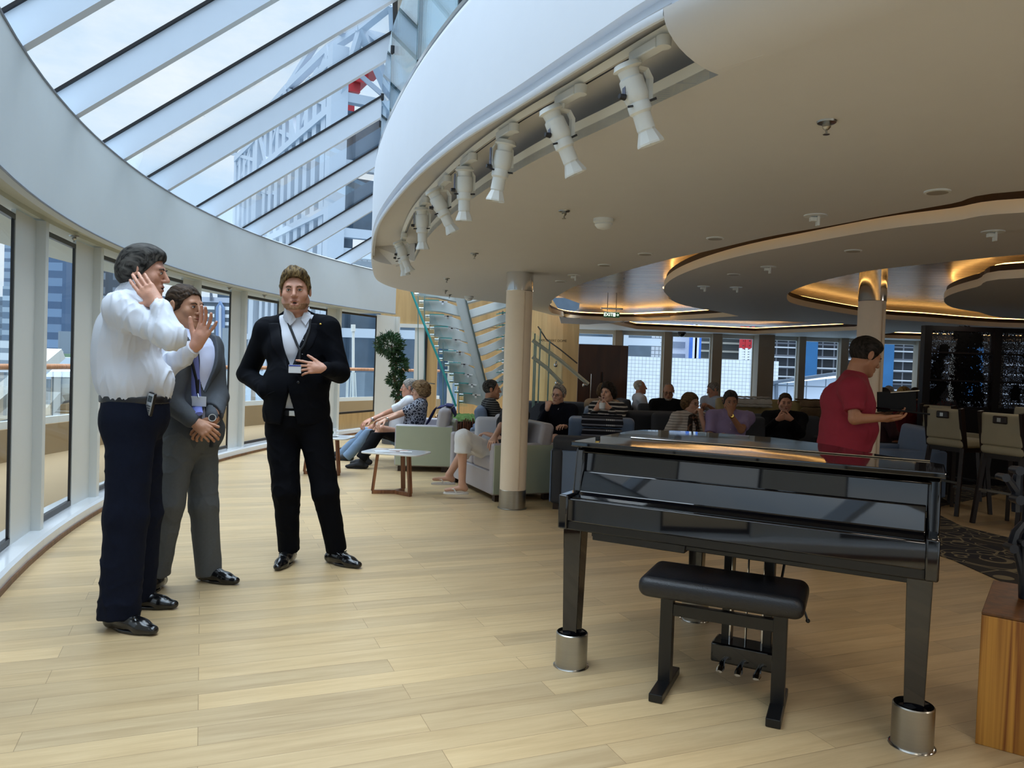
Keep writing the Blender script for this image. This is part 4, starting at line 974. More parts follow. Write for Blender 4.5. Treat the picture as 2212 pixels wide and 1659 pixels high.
# glass balustrade on the deck edge
bal = inward(LP, .05); i0 = min(range(len(bal)), key=lambda i: abs(bal[i][1] - 1.2)); i1 = min(range(len(bal)), key=lambda i: abs(bal[i][1] - 9.2))
BG = glassmat('balustrade_glass', (.82, .93, .95), .11); TE = mat('glass_edge_teal', '2f8f8f', .15, var=.02); TEd = mat('glass_edge_dark', '1d5560', .15)
idx_ = [i for i in range(i0, i1, 5)]
for k in range(len(idx_) - 1):
    a, c = np.array(bal[idx_[k]]), np.array(bal[idx_[k + 1]]); u_ = unit(c - a) * .015
    a = a + u_; c = c - u_; r = thing('balustrade_panel', None, None, (a[0], a[1], 2.74)); tag(r, 'clear glass balustrade panel standing on the curved deck edge, %s' % ['first from the camera', 'second from the camera', 'third from the camera', 'fourth from the camera', 'fifth from the camera', 'sixth from the camera', 'seventh from the camera', 'eighth from the camera', 'ninth from the camera', 'tenth from the camera', 'eleventh from the camera', 'twelfth from the camera', 'thirteenth from the camera', 'fourteenth', 'fifteenth', 'sixteenth'][min(k, 15)], 'balustrade', 'glass panels of the deck balustrade')
    g = MB(); n_ = np.array([u_[1], -u_[0]]) / .015 * .006; g.prism([tuple(a - n_), tuple(c - n_), tuple(c + n_), tuple(a + n_)], 2.74, 3.56); g.build('glass', BG, r)
    e = MB(); e.cyl((c[0], c[1], 2.74), (c[0], c[1], 3.56), .006, 6); e.build('edge', TEd, r)
    for z in (2.92, 3.40):
        h = MB(); h.box((c[0] - u_[0] * 3, c[1] - u_[1] * 3, z), (.03, .03, .05)); h.build('clamp', KN, r)

# ================================================================ STAIRCASE
st = thing('staircase', 'white staircase on a single central steel beam with glass balustrade behind the armchairs', 'staircase', (float(py(1040, 800, 11.6)[0]), 11.6, 0))
SW_ = mat('stair_white', 'cfd4d3', .4, var=.01); SBm = mat('stair_beam', 'a4a8a6', .4, var=.01)
def xz(pts, Y, dep):
    P = [py(x, y, Y) for x, y in pts]; return [(p[0], p[1], p[2]) for p in P], [(p[0], p[1] + dep, p[2]) for p in P]
def xprism(pts, Y, dep):
    A, B_ = xz(pts, Y, dep); n = len(A); b = MB(); b.add(A + B_, [tuple(range(n)), tuple(range(n, 2 * n))[::-1]] + [(i, (i + 1) % n, n + (i + 1) % n, n + i) for i in range(n)]); return b
xprism([(968, 590), (991, 590), (1046, 822), (1062, 882), (1050, 882), (1040, 849)], 11.5, .12).build('central_beam', SBm, st)
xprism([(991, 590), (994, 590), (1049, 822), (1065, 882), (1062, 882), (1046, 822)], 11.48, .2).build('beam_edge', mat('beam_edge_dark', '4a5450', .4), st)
def sx(y): return 968 + (y - 590) * .278
tr_l = [(905, 618), (915, 649), (928, 680), (938, 706), (948, 731), (958, 758), (970, 784), (980, 806), (991, 828), (1001, 850)]
for i, (x, y) in enumerate(tr_l):
    xs = sx(y + 18); yb = min(y + 25, 874)
    t1 = xprism([(x, y), (x + (xs - x) * .55, y + 1), (xs, y + 13), (xs + 6, y + 34), (x + (xs - x) * .5, y + 24), (x, y + 21)], 11.55, .27).build('tread', SW_, st, bevel=.004)
    b = MB(); b.bar(py(x, y - 1, 11.5), py(x + (xs - x) * .45, y, 11.5), .06, .012); b.build('glass_nosing', TE, st)
    b = MB()
    for yy in (y + 3, y + 18): b.cyl(py(x - 9, yy, 11.5), py(x, yy, 11.5), .026, 10)
    b.build('standoff', CHROME, st, smooth=True)
    b = MB(); q = py(x + (xs - x) * .5 + 6, y + 3, 11.5); b.box(q, (.12, .03, .02)); b.box(q + V3(-.01, 0, -.02), (.03, .03, .05)); b.build('bracket', CHROME, st)
    # right of the beam: riser climbing away from it, leaving wedge shaped gaps
    xr = 1100; x0 = sx(y + 14) + 21; yy = y + 8
    if i < 9:
        xprism([(x0, yy + 14), (x0 + 16, yy + 9), (xr, yy - 14), (xr, yy + 4), (x0 + 18, yy + 26), (x0 + 6, yy + 30)], 11.55, .27).build('tread', SW_, st, bevel=.003)
        b = MB(); q = py(1086, yy - 12, 11.5); b.box(q, (.12, .03, .018)); b.box(q, (.03, .03, .06)); b.build('bracket', CHROME, st)
        b = MB(); b.bar(py(1072, yy - 9, 11.5), py(1100, yy - 15, 11.5), .05, .01); b.build('glass_nosing', TE, st)
b = MB(); pts = [(887, 625), (905, 672), (925, 722), (951, 785), (985, 878)]; b.tube([py(x, y, 11.0) for x, y in pts], .018, 6); b.build('glass_edge', TE, st)
g = MB(); P = [py(x, y, 11.0) for x, y in pts]; Q = [py(x, y, 11.4) for x, y in [(915, 625), (935, 672), (955, 722), (985, 785), (1010, 878)]]; g.strip(P, Q); g.build('glass_panel', BG, st)
for x, y0, y1 in ((903, 634, 850), (917, 640, 880), (957, 740, 880), (991, 838, 900)):
    b = MB(); b.cyl(py(x, y0, 11.3), py(x, y1, 11.3), .007, 6); b.build('glass_joint', mat('joint_grey', '6f8a8a', .3), st)
# second flight's glass rail right of the column
r = thing('stair_railing', 'glass stair railing with pale handrails right of the first column', 'railing', py(1190, 860, 11.2))
HR = mat('handrail_pale', 'a9aea0', .3, var=.01)
for a, c in (((1150, 735), (1271, 830)), ((1150, 771), (1215, 829))):
    b = MB(); b.tube([py(a[0], a[1], 11.2), py((a[0] + c[0]) / 2, (a[1] + c[1]) / 2 - 4, 11.2), py(c[0], c[1], 11.2)], .028, 8); b.build('handrail', HR, r, smooth=True)
for x, y0, y1 in ((1163, 710, 981), (1183, 735, 981), (1154, 740, 981), (1151, 720, 981)):
    b = MB(); b.box((py(x, y0, 11.2) + py(x, y1, 11.2)) / 2, (.02, .02, py(x, y0, 11.2)[2] - py(x, y1, 11.2)[2])); b.build('glass_post', mat('glass_post', '7d9a92', .2), r)
g = MB(); A_ = [py(1150, 715, 11.22), py(1183, 742, 11.22), py(1215, 790, 11.22)]; B_ = [py(1150, 880, 11.22), py(1183, 880, 11.22), py(1215, 880, 11.22)]; g.strip(A_, B_); g.build('glass_panel', BG, r)
for x, y in ((1200, 789), (1262, 832), (1202, 828)):
    b = MB(); b.ball(py(x, y, 11.15), .03, 6); b.bar(py(x, y, 11.15), py(x + 2, y - 8, 11.2), .015, .015); b.build('bracket', CHROME, r, smooth=True)
b = MB(); b.tube([py(x, y, 13.2) for x, y in ((1162, 705), (1180, 733), (1210, 755), (1247, 785))], .012, 5); struct(b.build('trim_20', KN))
xprism([(1208, 684), (1212, 698), (1270, 701), (1330, 697), (1300, 692)], 12.7, .06).build('trim_21', mat('bright_lip', 'c9d4e2', .3)); struct(COL.objects['trim_21'])

# ================================================================ THE PIANO
PX0, PX1 = V3(.28, 3.32, 0), V3(1.46, 2.69, 0)
ux = unit(PX1 - PX0); uy = V3(-ux[1], ux[0], 0); LW_ = np.linalg.norm(PX1 - PX0)
PM = Matrix(((ux[0], uy[0], 0, PX0[0]), (ux[1], uy[1], 0, PX0[1]), (0, 0, 1, 0), (0, 0, 0, 1)))
pn = bpy.data.objects.new('grand_piano', None); COL.objects.link(pn); pn.location = tuple(PX0); pn.rotation_euler = (0, 0, math.atan2(ux[1], ux[0])); XF[pn.name] = PM
tag(pn, 'glossy black grand piano with its lid closed, standing on steel cups', 'piano')
def lacquer():
    m, t, b = _new('black_lacquer'); b.inputs['Base Color'].default_value = (.004, .004, .006, 1); b.inputs['Roughness'].default_value = .035; b.inputs['Specular IOR Level'].default_value = .8
    v = texco(t); n = N(t, 'ShaderNodeTexNoise', Scale=2.2, Detail=1.); t.links.new(v, n.inputs['Vector'])
    bp = N(t, 'ShaderNodeBump', Strength=.05, Distance=.02); t.links.new(n.outputs['Fac'], bp.inputs['Height']); t.links.new(bp.outputs[0], b.inputs['Normal']); return m
LQ = lacquer(); SAT = mat('black_satin', '0b0b0d', .35, var=.05)
w0, w1 = -.055, LW_ + .055
def P_(name, c, d, m=LQ, bev=.006, par=None, **k):
    b = MB(); b.box(c, d); return b.build(name, m, par or pn, bevel=bev, local=True, smooth=True, **k)
P_('key_slip', ((w0 + w1) / 2, -.005, .70), (w1 - w0 - .06, .022, .10))
P_('key_bed', ((w0 + w1) / 2, .25, .635), (w1 - w0 - .02, .52, .045), SAT)
for x in (w0 + .02, w1 - .02): P_('key_block', (x, .07, .69), (.045, .19, .15), LQ, .008)
# fallboard: sloped glossy board, closed
b = MB(); prof = [(0.012, .745), (.012, .752), (.085, .757), (.10, .765), (.142, .852), (.16, .856), (.16, .74)]
n = len(prof); V = [(w0 + .045, y, z) for y, z in prof] + [(w1 - .045, y, z) for y, z in prof]
b.add(V, [tuple(range(n)), tuple(range(n, 2 * n))[::-1]] + [(i, (i + 1) % n, n + (i + 1) % n, n + i) for i in range(n)]); b.build('fallboard', LQ, pn, bevel=.004, local=True)
b = MB(); b.box(((w0 + w1) / 2, .178, .885), (w1 - w0 - .08, .018, .115), M=Matrix.Rotation(-.14, 3, 'X')); b.build('front_panel', LQ, pn, bevel=.003, local=True)
P_('front_rail', ((w0 + w1) / 2, .162, .938), (w1 - w0 - .06, .03, .008))
for x in (w0 + .02, w1 - .02):
    b = MB(); q = [(.12, .72), (.155, .955), (.30, .955), (.30, .72)]; V = [(x - .022, y, z) for y, z in q] + [(x + .022, y, z) for y, z in q]
    b.add(V, [(0, 1, 2, 3), (7, 6, 5, 4), (0, 4, 5, 1), (1, 5, 6, 2), (2, 6, 7, 3), (3, 7, 4, 0)]); b.build('cheek', LQ, pn, bevel=.012, seg=4, local=True, smooth=True)
# curved case rim and lid
def grand(o, y0, y1):
    L = w0 - o; R = w1 + o; P = [(L, y0), (R, y0), (R, .42)]
    for t in range(13):
        a = t / 12; P.append((R - a * .78 + .06 * math.sin(a * PI * 2) * -1, .42 + (y1 - .42) * (a ** .8) * .98))
    P += [(.42, y1 + .01), (.25, y1), (.10, y1 - .04), (L + .03, y1 - .14), (L, y1 - .28)]
    return P
b = MB(); b.prism(grand(0, .26, 1.16), .66, .955); b.build('case', LQ, pn, bevel=.006, local=True)
def lidpoly(o, y0, y1): return [p for p in grand(o, y0, y1)]
full = lidpoly(.014, .10, 1.18); YF = .50
back = [p for p in full if p[1] > YF]; 
i = [k for k, p in enumerate(full) if p[1] > YF]
Lx = w0 - .014; Rx = w1 + .014
bl = [(Lx, YF), (Rx - .05, YF)] + [p for p in full[3:] if p[1] > YF]
b = MB(); b.prism(bl, .962, .984); b.build('lid', LQ, pn, bevel=.004, local=True)
b = MB(); b.prism([(Lx, .115), (Rx, .115), (Rx, .44), (Rx - .05, YF - .004), (Lx, YF - .004)], .962, .984); b.build('front_lid', LQ, pn, bevel=.005, local=True)
b = MB(); b.tube([(Lx + .17, YF - .33, .988), (Rx - .005, YF - .33, .988)], .0035, 6); 
b = MB(); b.tube([(Lx + .15, YF, .986), (Rx - .05, YF, .986)], .004, 6); b.build('lid_hinge', CHROME, pn, local=True, smooth=True)
b = MB(); b.lathe([(0, 0), (.011, 0), (.011, .003), (0, .004)], 14, (Lx + .10, .19, .984)); b.build('lid_button', mat('brass', 'd9b45a', .2, 1.), pn, local=True, smooth=True)
b = MB(); b.box((Lx + .045, .33, .99), (.02, .012, .012)); b.build('lid_rest', SAT, pn, local=True)
P_('under_box', (.30, .12, .60), (.40, .25, .035), SAT, .003); P_('under_box', (.22, .06, .605), (.26, .1, .02), SAT, .002)
P_('under_beam', ((w0 + w1) / 2 + .2, .16, .605), (w1 - w0 - .5, .3, .025), SAT, .003)
def leg(x, y):
    b = MB(); w = .042; t_ = .031
    V = [(x - t_, y - t_, .06), (x + t_, y - t_, .06), (x + t_, y + t_, .06), (x - t_, y + t_, .06), (x - w, y - w, .62), (x + w, y - w, .62), (x + w, y + w, .62), (x - w, y + w, .62)]
    b.add(V, [(0, 3, 2, 1), (4, 5, 6, 7), (0, 1, 5, 4), (1, 2, 6, 5), (2, 3, 7, 6), (3, 0, 4, 7)]); return b.build('leg', LQ, pn, bevel=.004, local=True)
LEGS = [(0, .05), (LW_, .05), (.30, 1.0)]
for x, y in LEGS: leg(x, y)
# lyre with rods, pedal box and pedals
lx = LW_ / 2 + .02
for dx in (-.085, .085): P_('lyre_post', (lx + dx, .37, .36), (.042, .05, .52), SAT, .004)
P_('lyre_crossbar', (lx, .37, .585), (.2, .03, .03), SAT, .003)
pb = P_('pedal_box', (lx, .35, .105), (.27, .13, .085), LQ, .008)
XF[pb.name] = PM
for dx in (-.075, 0, .075):
    b = MB(); b.cyl((lx + dx * .9, .34, .14), (lx + dx * .9, .34, .61), .0045, 8); b.build('pedal_rod', CHROME, pn, local=True)
    b = MB(); b.tube([(lx + dx, .29, .085), (lx + dx, .25, .08), (lx + dx, .215, .065), (lx + dx, .195, .06)], [.008, .011, .017, .013], 10, flat=.45); b.build('pedal', CHROME, pn, local=True, smooth=True)
b = MB(); b.tube([(lx + .14, .5, .61), (lx + .115, .42, .35), (lx + .08, .38, .15)], .006, 6); b.build('lyre_brace', SAT, pn, local=True)
P_('power_box', (lx, .45, .57), (.10, .08, .10), SAT, .004)
CUPL = ['steel floor cup under the left front leg of the piano', 'steel floor cup under the right front leg of the piano', 'steel floor cup under the rear leg of the piano']
for k, (x, y) in enumerate(LEGS):
    c = PM @ Vector((x, y, 0)); r = thing('floor_cup', CUPL[k], 'floor cup', c, 0, 'steel cups under the piano legs'); c = (c[0], c[1], 0)
    b = MB(); b.lathe([(.074, .003), (.070, .006), (.070, .148), (.066, .152), (.066, .02), (0, .02)], 40, c); b.build('cup_wall', STEEL, r, smooth=True)
    b = MB(); b.lathe([(0, 0), (.079, 0), (.079, .003), (.07, .006), (0, .006)], 40, c); b.build('flange', CHROME, r, smooth=True)
    b = MB(); b.box((c[0], c[1], .09), (.07, .07, .10)); b.box((c[0], c[1], .146), (.105, .05, .012), rz=.5); b.build('wedge', SAT, r)

# bench
bc = (V3(.58, 3.02, 0) + V3(.74, 3.31, 0) + V3(1.01, 2.81, 0) + V3(1.19, 3.14, 0)) / 4
BM = Matrix.Translation(Vector(bc)) @ Matrix.Rotation(math.atan2(-.20, .445), 4, 'Z')
bn = thing('piano_bench', 'black padded piano bench on black metal legs in front of the piano', 'bench', bc, math.atan2(-.20, .445))
S = SDF((-.36, -.22, .38), (.36, .22, .53), .006); S.rbox((0, 0, .452), (.315, .165, .043), .038)
v, f = S.mesh(); V4 = np.c_[v, np.ones(len(v))] @ np.array(BM).T
o = vobj('cushion', [(V4[:, :3], f)], mat('black_leather', '0a0b12', .42, var=.05, bump=.15, bscale=160, spec=.6), bn, it=3)
for s in (-1, 1):
    b = MB(); x = s * .222
    b.box((x, 0, .21), (.052, .045, .37)); l_ = b.build('leg', SAT, bn, bevel=.003, local=True)
    b = MB(); b.box((x, 0, .405), (.036, .03, .05)); b.build('leg_extension', SAT, bn, bevel=.002, local=True)
    b = MB(); b.box((x, -.0, .018), (.055, .33, .034)); b.build('foot', SAT, bn, bevel=.004, local=True)
b = MB(); b.box((0, 0, .335), (.40, .03, .05)); b.build('crossbar', SAT, bn, bevel=.003, local=True)
b = MB(); b.tube([(.25, .06, .40), (.30, .06, .40), (.315, .06, .36)], .005, 6); b.ball((.317, .06, .355), .009, 5); b.build('height_lever', SAT, bn, local=True)

# wooden box at the right edge and the black stand on it
r = thing('wooden_box', 'orange brown wooden box at the right edge of the floor', 'box', (2.1, 3.1, 0))
BXC = pz(2106, 1606, 0); bx_ = V3(BXC[0], BXC[1], 0); e1 = unit(V3(1, -.72, 0)); e2 = V3(.72, 1, 0) / 1.232 
zt = .485; Pq = [bx_, bx_ + e1 * .75, bx_ + e1 * .75 + e2 * .55, bx_ + e2 * .55]
WBX = woodmat('zebrano', '7a4413', 'c08a3a', .45, fine=48)
b = MB(); b.prism([(p[0], p[1]) for p in Pq], 0, zt - .012); b.build('carcass', WBX, r, bevel=.003)
b = MB(); b.prism([(p[0], p[1]) for p in Pq], zt - .011, zt); b.build('top', woodmat('zebrano_dark', '4a2a10', '6b4018', .4), r, bevel=.002)
SP = mat('stand_blueblack', '171b26', .4); r = thing('equipment_stand', 'dark blue black clamp stand with knobs at the far right edge', 'stand', py(2208, 1330, 2.95))
q0 = py(2212, 1010, 2.95)
b = MB(); b.tube([V3(q0[0] + .03, q0[1], .487), V3(q0[0] + .02, q0[1], .62), V3(q0[0] + .035, q0[1], 1.1)], .022, 10); b.build('post', SP, r, smooth=True)
b = MB(); b.tube([py(2196, 1105, 2.95), py(2196, 1060, 2.95), py(2172, 1028, 2.95)], [.018, .02, .014], 8); b.tube([py(2196, 1070, 2.95), py(2198, 1030, 2.95), py(2204, 1010, 2.95)], [.02, .018, .014], 8); b.build('fork', SP, r, smooth=True)
b = MB(); b.tube([py(2212, 1130, 2.95), py(2196, 1150, 2.95), py(2185, 1185, 2.95), py(2180, 1180, 2.95)], [.015, .02, .02, .012], 8); b.tube([py(2196, 1150, 2.95), py(2190, 1165, 2.95), py(2210, 1245, 2.95), py(2216, 1285, 2.95)], [.01, .012, .016, .02], 8); b.build('lower_arm', SP, r, smooth=True)
for x, y, R in ((2163, 1030, .016), (2193, 1015, .018), (2194, 1078, .019), (2180, 1182, .018), (2203, 1170, .014)):
    b = MB(); p = py(x, y, 2.93); b.cyl(p - V3(0, .03, 0), p + V3(0, .02, 0), R, 12, R * .8); b.build('knob', SP, r, smooth=True)
# ================================================================ PEOPLE KIT
def frame(az):                                  # az: facing, degrees clockwise from +Y
    a = math.radians(az); f = V3(math.sin(a), math.cos(a), 0); r = V3(math.cos(a), -math.sin(a), 0); return r, f
def headframe(az, pitch=0., roll=0.):           # columns right, forward, up
    r, f = frame(az); p = math.radians(pitch); u = V3(0, 0, 1); f2 = f * math.cos(p) + u * math.sin(p); u2 = u * math.cos(p) - f * math.sin(p)
    q = math.radians(roll); r2 = r * math.cos(q) + u2 * math.sin(q); u3 = u2 * math.cos(q) - r * math.sin(q); return np.stack([r2, f2, u3], 1)
def ik(a, c, l1, l2, pole):                     # middle joint of a two-bone chain
    a, c = np.array(a, float), np.array(c, float); d = c - a; L = np.linalg.norm(d); L = min(L, (l1 + l2) * .999); d = unit(d); x = (l1 * l1 - l2 * l2 + L * L) / (2 * L)
    h = math.sqrt(max(l1 * l1 - x * x, 0)); p = np.array(pole, float); p = p - d * (p @ d); return a + d * x + unit(p) * h
SKIN = {}
def skin(tone):
    if tone not in SKIN:
        SKIN[tone] = mat('skin_' + tone, {'fair': 'c79b84', 'pink': 'c08c74', 'tan': 'ae7d60', 'dark': '95664c'}[tone], .5, var=.07, vscale=9, bump=.12, bscale=160, sss=.08)
    return SKIN[tone]
LIPS = mat('lips', '99584e', .45); EYEW = mat('eye_white', 'c9c4bd', .25); EYED = mat('iris_dark', '241a14', .2); MOUTH = mat('mouth_dark', '2a1210', .6)
def head_sdf(C, R, s=1., h=.003, jaw=1., nose=1., neck=None, neckr=.055, fat=0., mouth_open=0.):
    m = .16 * s; S = SDF(C - m - .04, C + m + .03, h)
    T = lambda x, y, z: C + R @ (V3(x, y, z) * s)
    RT = R
    S.ell(T(0, -.014, .036), V3(.074, .095, .084) * s, RT, .02); S.ell(T(0, .024, -.03), V3(.060 + fat, .066, .088) * s, RT, .03 * s)
    for q in (-1, 1):
        S.cap(T(q * (.047 + fat) * jaw, -.004, -.052), T(q * .018, .070, -.095), .021 * s, .016 * s, .025 * s)
        S.ell(T(q * .037, .062, -.022), V3(.024 + fat, .02, .024) * s, RT, .018 * s)
    S.ell(T(0, .076, -.096), V3(.022, .018, .017) * s, RT, .018 * s)
    S.cap(T(-.032, .076, .026), T(.032, .076, .026), .012 * s, .012 * s, .014 * s)
    for q in (-1, 1): S.ell(T(q * .031, .099, .006), V3(.017, .014, .0105) * s, RT, .012 * s, 'sub')
    for q in (-1, 1): S.ell(T(q * .030, .078, .005), V3(.0135, .0125, .0105) * s, RT, .004 * s)
    S.cap(T(0, .088, .018), T(0, .108 + .004 * nose, -.024), .0075 * s, .0115 * s, .012 * s)
    for q in (-1, 1): S.ell(T(q * .0115, .098, -.029), V3(.008, .010, .007) * s, RT, .006 * s)
    S.ell(T(0, .083, -.062), V3(.028, .014, .020) * s, RT, .014 * s)
    S.cap(T(-.019, .093, -.0545), T(.019, .093, -.0545), .0045 * s, .0045 * s, .004 * s); S.cap(T(-.016, .0925, -.068 - mouth_open), T(.016, .0925, -.068 - mouth_open), .0055 * s, .0055 * s, .004 * s)
    S.ell(T(0, .1, -.0612 - mouth_open / 2), V3(.021, .012, .0022 + mouth_open * .55) * s, RT, .002, 'sub')
    for q in (-1, 1):
        S.ell(T(q * .079, -.012, .002), V3(.009, .019, .031) * s, RT, .006 * s); S.ell(T(q * .0865, -.008, .004), V3(.005, .010, .019) * s, RT, .004 * s, 'sub')
    if neck is not None: S.cap(T(0, -.022, -.075), neck, neckr * s * .98, neckr * s * 1.05, .03 * s)
    return S.mesh()
HAIRLINE = {
 'short': ([-.11, -.085, -.06, -.035, -.01, .012, .03, .05, .07, .10], [-.06, -.062, -.055, -.03, -.012, -.012, .022, .052, .07, .078]),
 'full': ([-.11, -.085, -.06, -.035, -.01, .012, .03, .05, .07, .10], [-.085, -.09, -.085, -.06, -.035, -.01, .02, .045, .062, .066]),
 'bald': ([-.11, -.085, -.06, -.035, -.01, .012, .03, .04, .10], [-.055, -.055, -.05, -.025, .0, .02, .2, .3, .3]),
 'receding': ([-.11, -.085, -.06, -.035, -.01, .012, .03, .05, .07, .10], [-.055, -.06, -.05, -.03, -.008, .0, .045, .078, .095, .11]),
 'bob': ([-.11, -.085, -.06, -.035, -.01, .012, .03, .05, .07, .10], [-.11, -.11, -.11, -.105, -.09, -.05, -.0, .045, .06, .068])}
def hair_sdf(C, R, s=1., style='short', vol=.010, h=.003, rough=.003, top=0., seed=1, curl=60.):
    m = .17 * s; S = SDF(C - m, C + m, h); T = lambda x, y, z: C + R @ (V3(x, y, z) * s)
    S.ell(T(0, -.014, .036), V3(.074 + vol, .095 + vol, .084 + vol) * s, R, 0)
    if top: S.ell(T(0, .015, .085 + top * .3), V3(.062, .078, .036 + top) * s, R, .03 * s)
    if style in ('bob', 'full'): S.ell(T(0, -.045, -.01), V3(.078 + vol, .066 + vol, .085 if style == 'bob' else .07) * s, R, .03 * s)
    ys, zs = HAIRLINE[style]
    def cutf(X, Y, Z):
        x, y, z = X - C[0], Y - C[1], Z - C[2]; ly = (x * R[0, 1] + y * R[1, 1] + z * R[2, 1]) / s; lz = (x * R[0, 2] + y * R[1, 2] + z * R[2, 2]) / s; lx = (x * R[0, 0] + y * R[1, 0] + z * R[2, 0]) / s
        zl = np.interp(ly, ys, zs) - (np.clip(np.abs(lx) - .03, 0, .05) * .5 if style != 'bald' else 0)
        return (zl - lz) * s * .8
    S.fn(cutf)
    v, f = S.mesh()
    if len(v) == 0: return v, f
    v = relax(v, f, 1); loc = (v - C) @ R; n = vnorm(v, f)
    d = wob(loc * V3(1, .35, 1) if style != 'curly' else loc, curl * 2.2, seed, 1.6) * rough + wob(loc, curl * .6, seed + 3) * rough * 1.2
    return v + n * (d * s)[:, None], f
def hairmat(key, c1, c2):
    if key in MATS: return MATS[key]
    m, t, b = _new(key); v = texco(t, (1, .16, .3)); n = N(t, 'ShaderNodeTexNoise', Scale=95., Detail=3., Distortion=1.2); t.links.new(v, n.inputs['Vector'])
    r = N(t, 'ShaderNodeValToRGB'); e = r.color_ramp.elements; e[0].position = .36; e[0].color = _lin(c1); e[1].position = .66; e[1].color = _lin(c2)
    t.links.new(n.outputs['Fac'], r.inputs[0]); t.links.new(r.outputs[0], b.inputs['Base Color']); b.inputs['Roughness'].default_value = .6; b.inputs['Specular IOR Level'].default_value = .12
    bp = N(t, 'ShaderNodeBump', Strength=.35, Distance=.003); t.links.new(n.outputs['Fac'], bp.inputs['Height']); t.links.new(bp.outputs[0], b.inputs['Normal']); return m
HAIRS = {'black': ('15120f', '35302c'), 'dark_grey': ('161514', '504d49'), 'dark_brown': ('1d140e', '423224'), 'brown': ('3a2a1a', '6e5438'), 'blond': ('2e2217', '79633e'), 'light_blond': ('6e5430', 'c9a866'), 'grey': ('5a5753', '9c9892'), 'white': ('8a857e', 'cfc9c0'), 'curly_brown': ('4a3826', '8f7556'), 'stubble': ('7d5b42', 'a27a5c'), 'grey_stubble': ('6a625a', 'a59c92')}
def fingers(S, w, d, n, side=1, s=1., curl=(25, 30, 20), spread=6., thumb=(38, 20), tcurl=15, per=None, k=.004):
    """hand added to S: w wrist, d direction to the fingers, n palm normal; side +1 puts the thumb on d x n"""
    d = unit(d); n = unit(n - d * (np.asarray(n) @ d)); l = np.cross(d, n) * side; r_ = lambda v, ax, a: v * math.cos(a) + np.cross(ax, v) * math.sin(a) + ax * (ax @ v) * (1 - math.cos(a))
    kn = []
    for i, (o, L) in enumerate(((.030, .088), (.011, .092), (-.009, .088), (-.027, .080))):
        p = w + (d * L + l * o) * s; kn.append(p); S.cap(w + l * o * .55 * s + d * .012 * s, p, .0145 * s, .0105 * s, .012 * s, flat=None)
    S.cap(w - d * .01 * s, w + d * .05 * s, .020 * s, .020 * s, .015 * s)
    LEN = ((.043, .026, .021), (.047, .030, .023), (.043, .028, .022), (.034, .021, .019)); tips = []
    for i in range(4):
        c = (per[i] if per else curl); sp = math.radians(spread * (1.4 - i * .95)); dd = unit(d * math.cos(sp) + l * math.sin(sp)); ax = np.cross(dd, n); ax = unit(ax); p = kn[i]; r0 = (.0086, .0088, .0084, .0074)[i] * s; a = 0
        for j in range(3):
            a = math.radians(c[j]); dd = unit(dd * math.cos(a) + np.cross(ax, dd) * math.sin(a) if (dd * math.cos(a) + np.cross(ax, dd) * math.sin(a)) @ n > (dd * math.cos(a) - np.cross(ax, dd) * math.sin(a)) @ n else dd * math.cos(a) - np.cross(ax, dd) * math.sin(a))
            q = p + dd * LEN[i][j] * s; S.cap(p, q, r0 * (1 - .07 * j), r0 * (1 - .07 * (j + 1)), k * s); p = q
        tips.append(p)
    a = math.radians(thumb[0]); td = unit(d * math.cos(a) + l * math.sin(a) + n * math.sin(math.radians(thumb[1]))); p = w + (d * .018 + l * .018) * s; q = p + td * .045 * s; S.cap(p, q, .0155 * s, .0115 * s, .010 * s)
    td2 = unit(td + d * math.sin(math.radians(tcurl))); p = q; q = p + td2 * .032 * s; S.cap(p, q, .011 * s, .0098 * s, .003 * s); td3 = unit(td2 + d * math.sin(math.radians(tcurl)) * .6); S.cap(q, q + td3 * .024 * s, .0098 * s, .008 * s, .003 * s); tips.append(q + td3 * .024 * s)
    return tips
def hand_mesh(w, e, d, n, side, s=1., h=.003, **kw):
    S = SDF(w - .21 * s, w + .21 * s, h); tips = fingers(S, w, d, n, side, s, **kw)
    v_ = unit(e - w); S.cap(w, w + v_ * .12 * s, .023 * s, .030 * s, .015); m = S.mesh(); return m, tips
def torso(S, P, inf=0., k=.03, belly=0., s=1., sh=.055, neckr=None, narrow=1., hem=None):
    """P: pelvis, chest, neck points, shoulders sl sr, right r, forward f"""
    up = unit(P['neck'] - P['pelvis']); r, f = P['r'], P['f']; r2 = unit(r); f2 = np.cross(up, r2); R = np.stack([r2, f2, up], 1)
    pe, ch = P['pelvis'], P['chest']; mid = (pe + ch) / 2; lx = narrow
    S.ell(pe, V3(.160 * lx + inf, .115 + inf + belly * .3, .12) * s, R, k); S.ell(mid + f2 * belly * .55 * s - up * .02, V3(.148 * lx + inf + belly * .55, .108 + inf + belly * .75, .17) * s, R, .05)
    S.ell(ch + f2 * .004, V3(.168 * lx + inf, .112 + inf + belly * .25, .165) * s, R, .05)
    S.cap(P['sl'], P['sr'], (sh + inf) * s, (sh + inf) * s, .05, flat=(f2, 1.0)); nb = P['neck'] - up * .02
    for q in ('sl', 'sr'): S.cap(nb, P[q], (.052 + inf) * s, (sh + inf * .8) * s, .03)
def wrinkle(amp, sc=26., seed=3, st=(1, 1, .6)):
    st = np.array(st)
    def d(v): a = wob(v * st, sc, seed, 2.4); b = wob(v * st, sc * .5, seed + 5, 1.8); m = np.clip(wob(v, sc * .3, seed + 9) + .6, 0, 1.4); return amp * ((1 - np.clip(np.abs(a) * 1.5, 0, 1)) ** 2.2 * 1.2 * m + (1 - np.clip(np.abs(b) * 1.3, 0, 1)) ** 2 * 1. - .45)
    return d
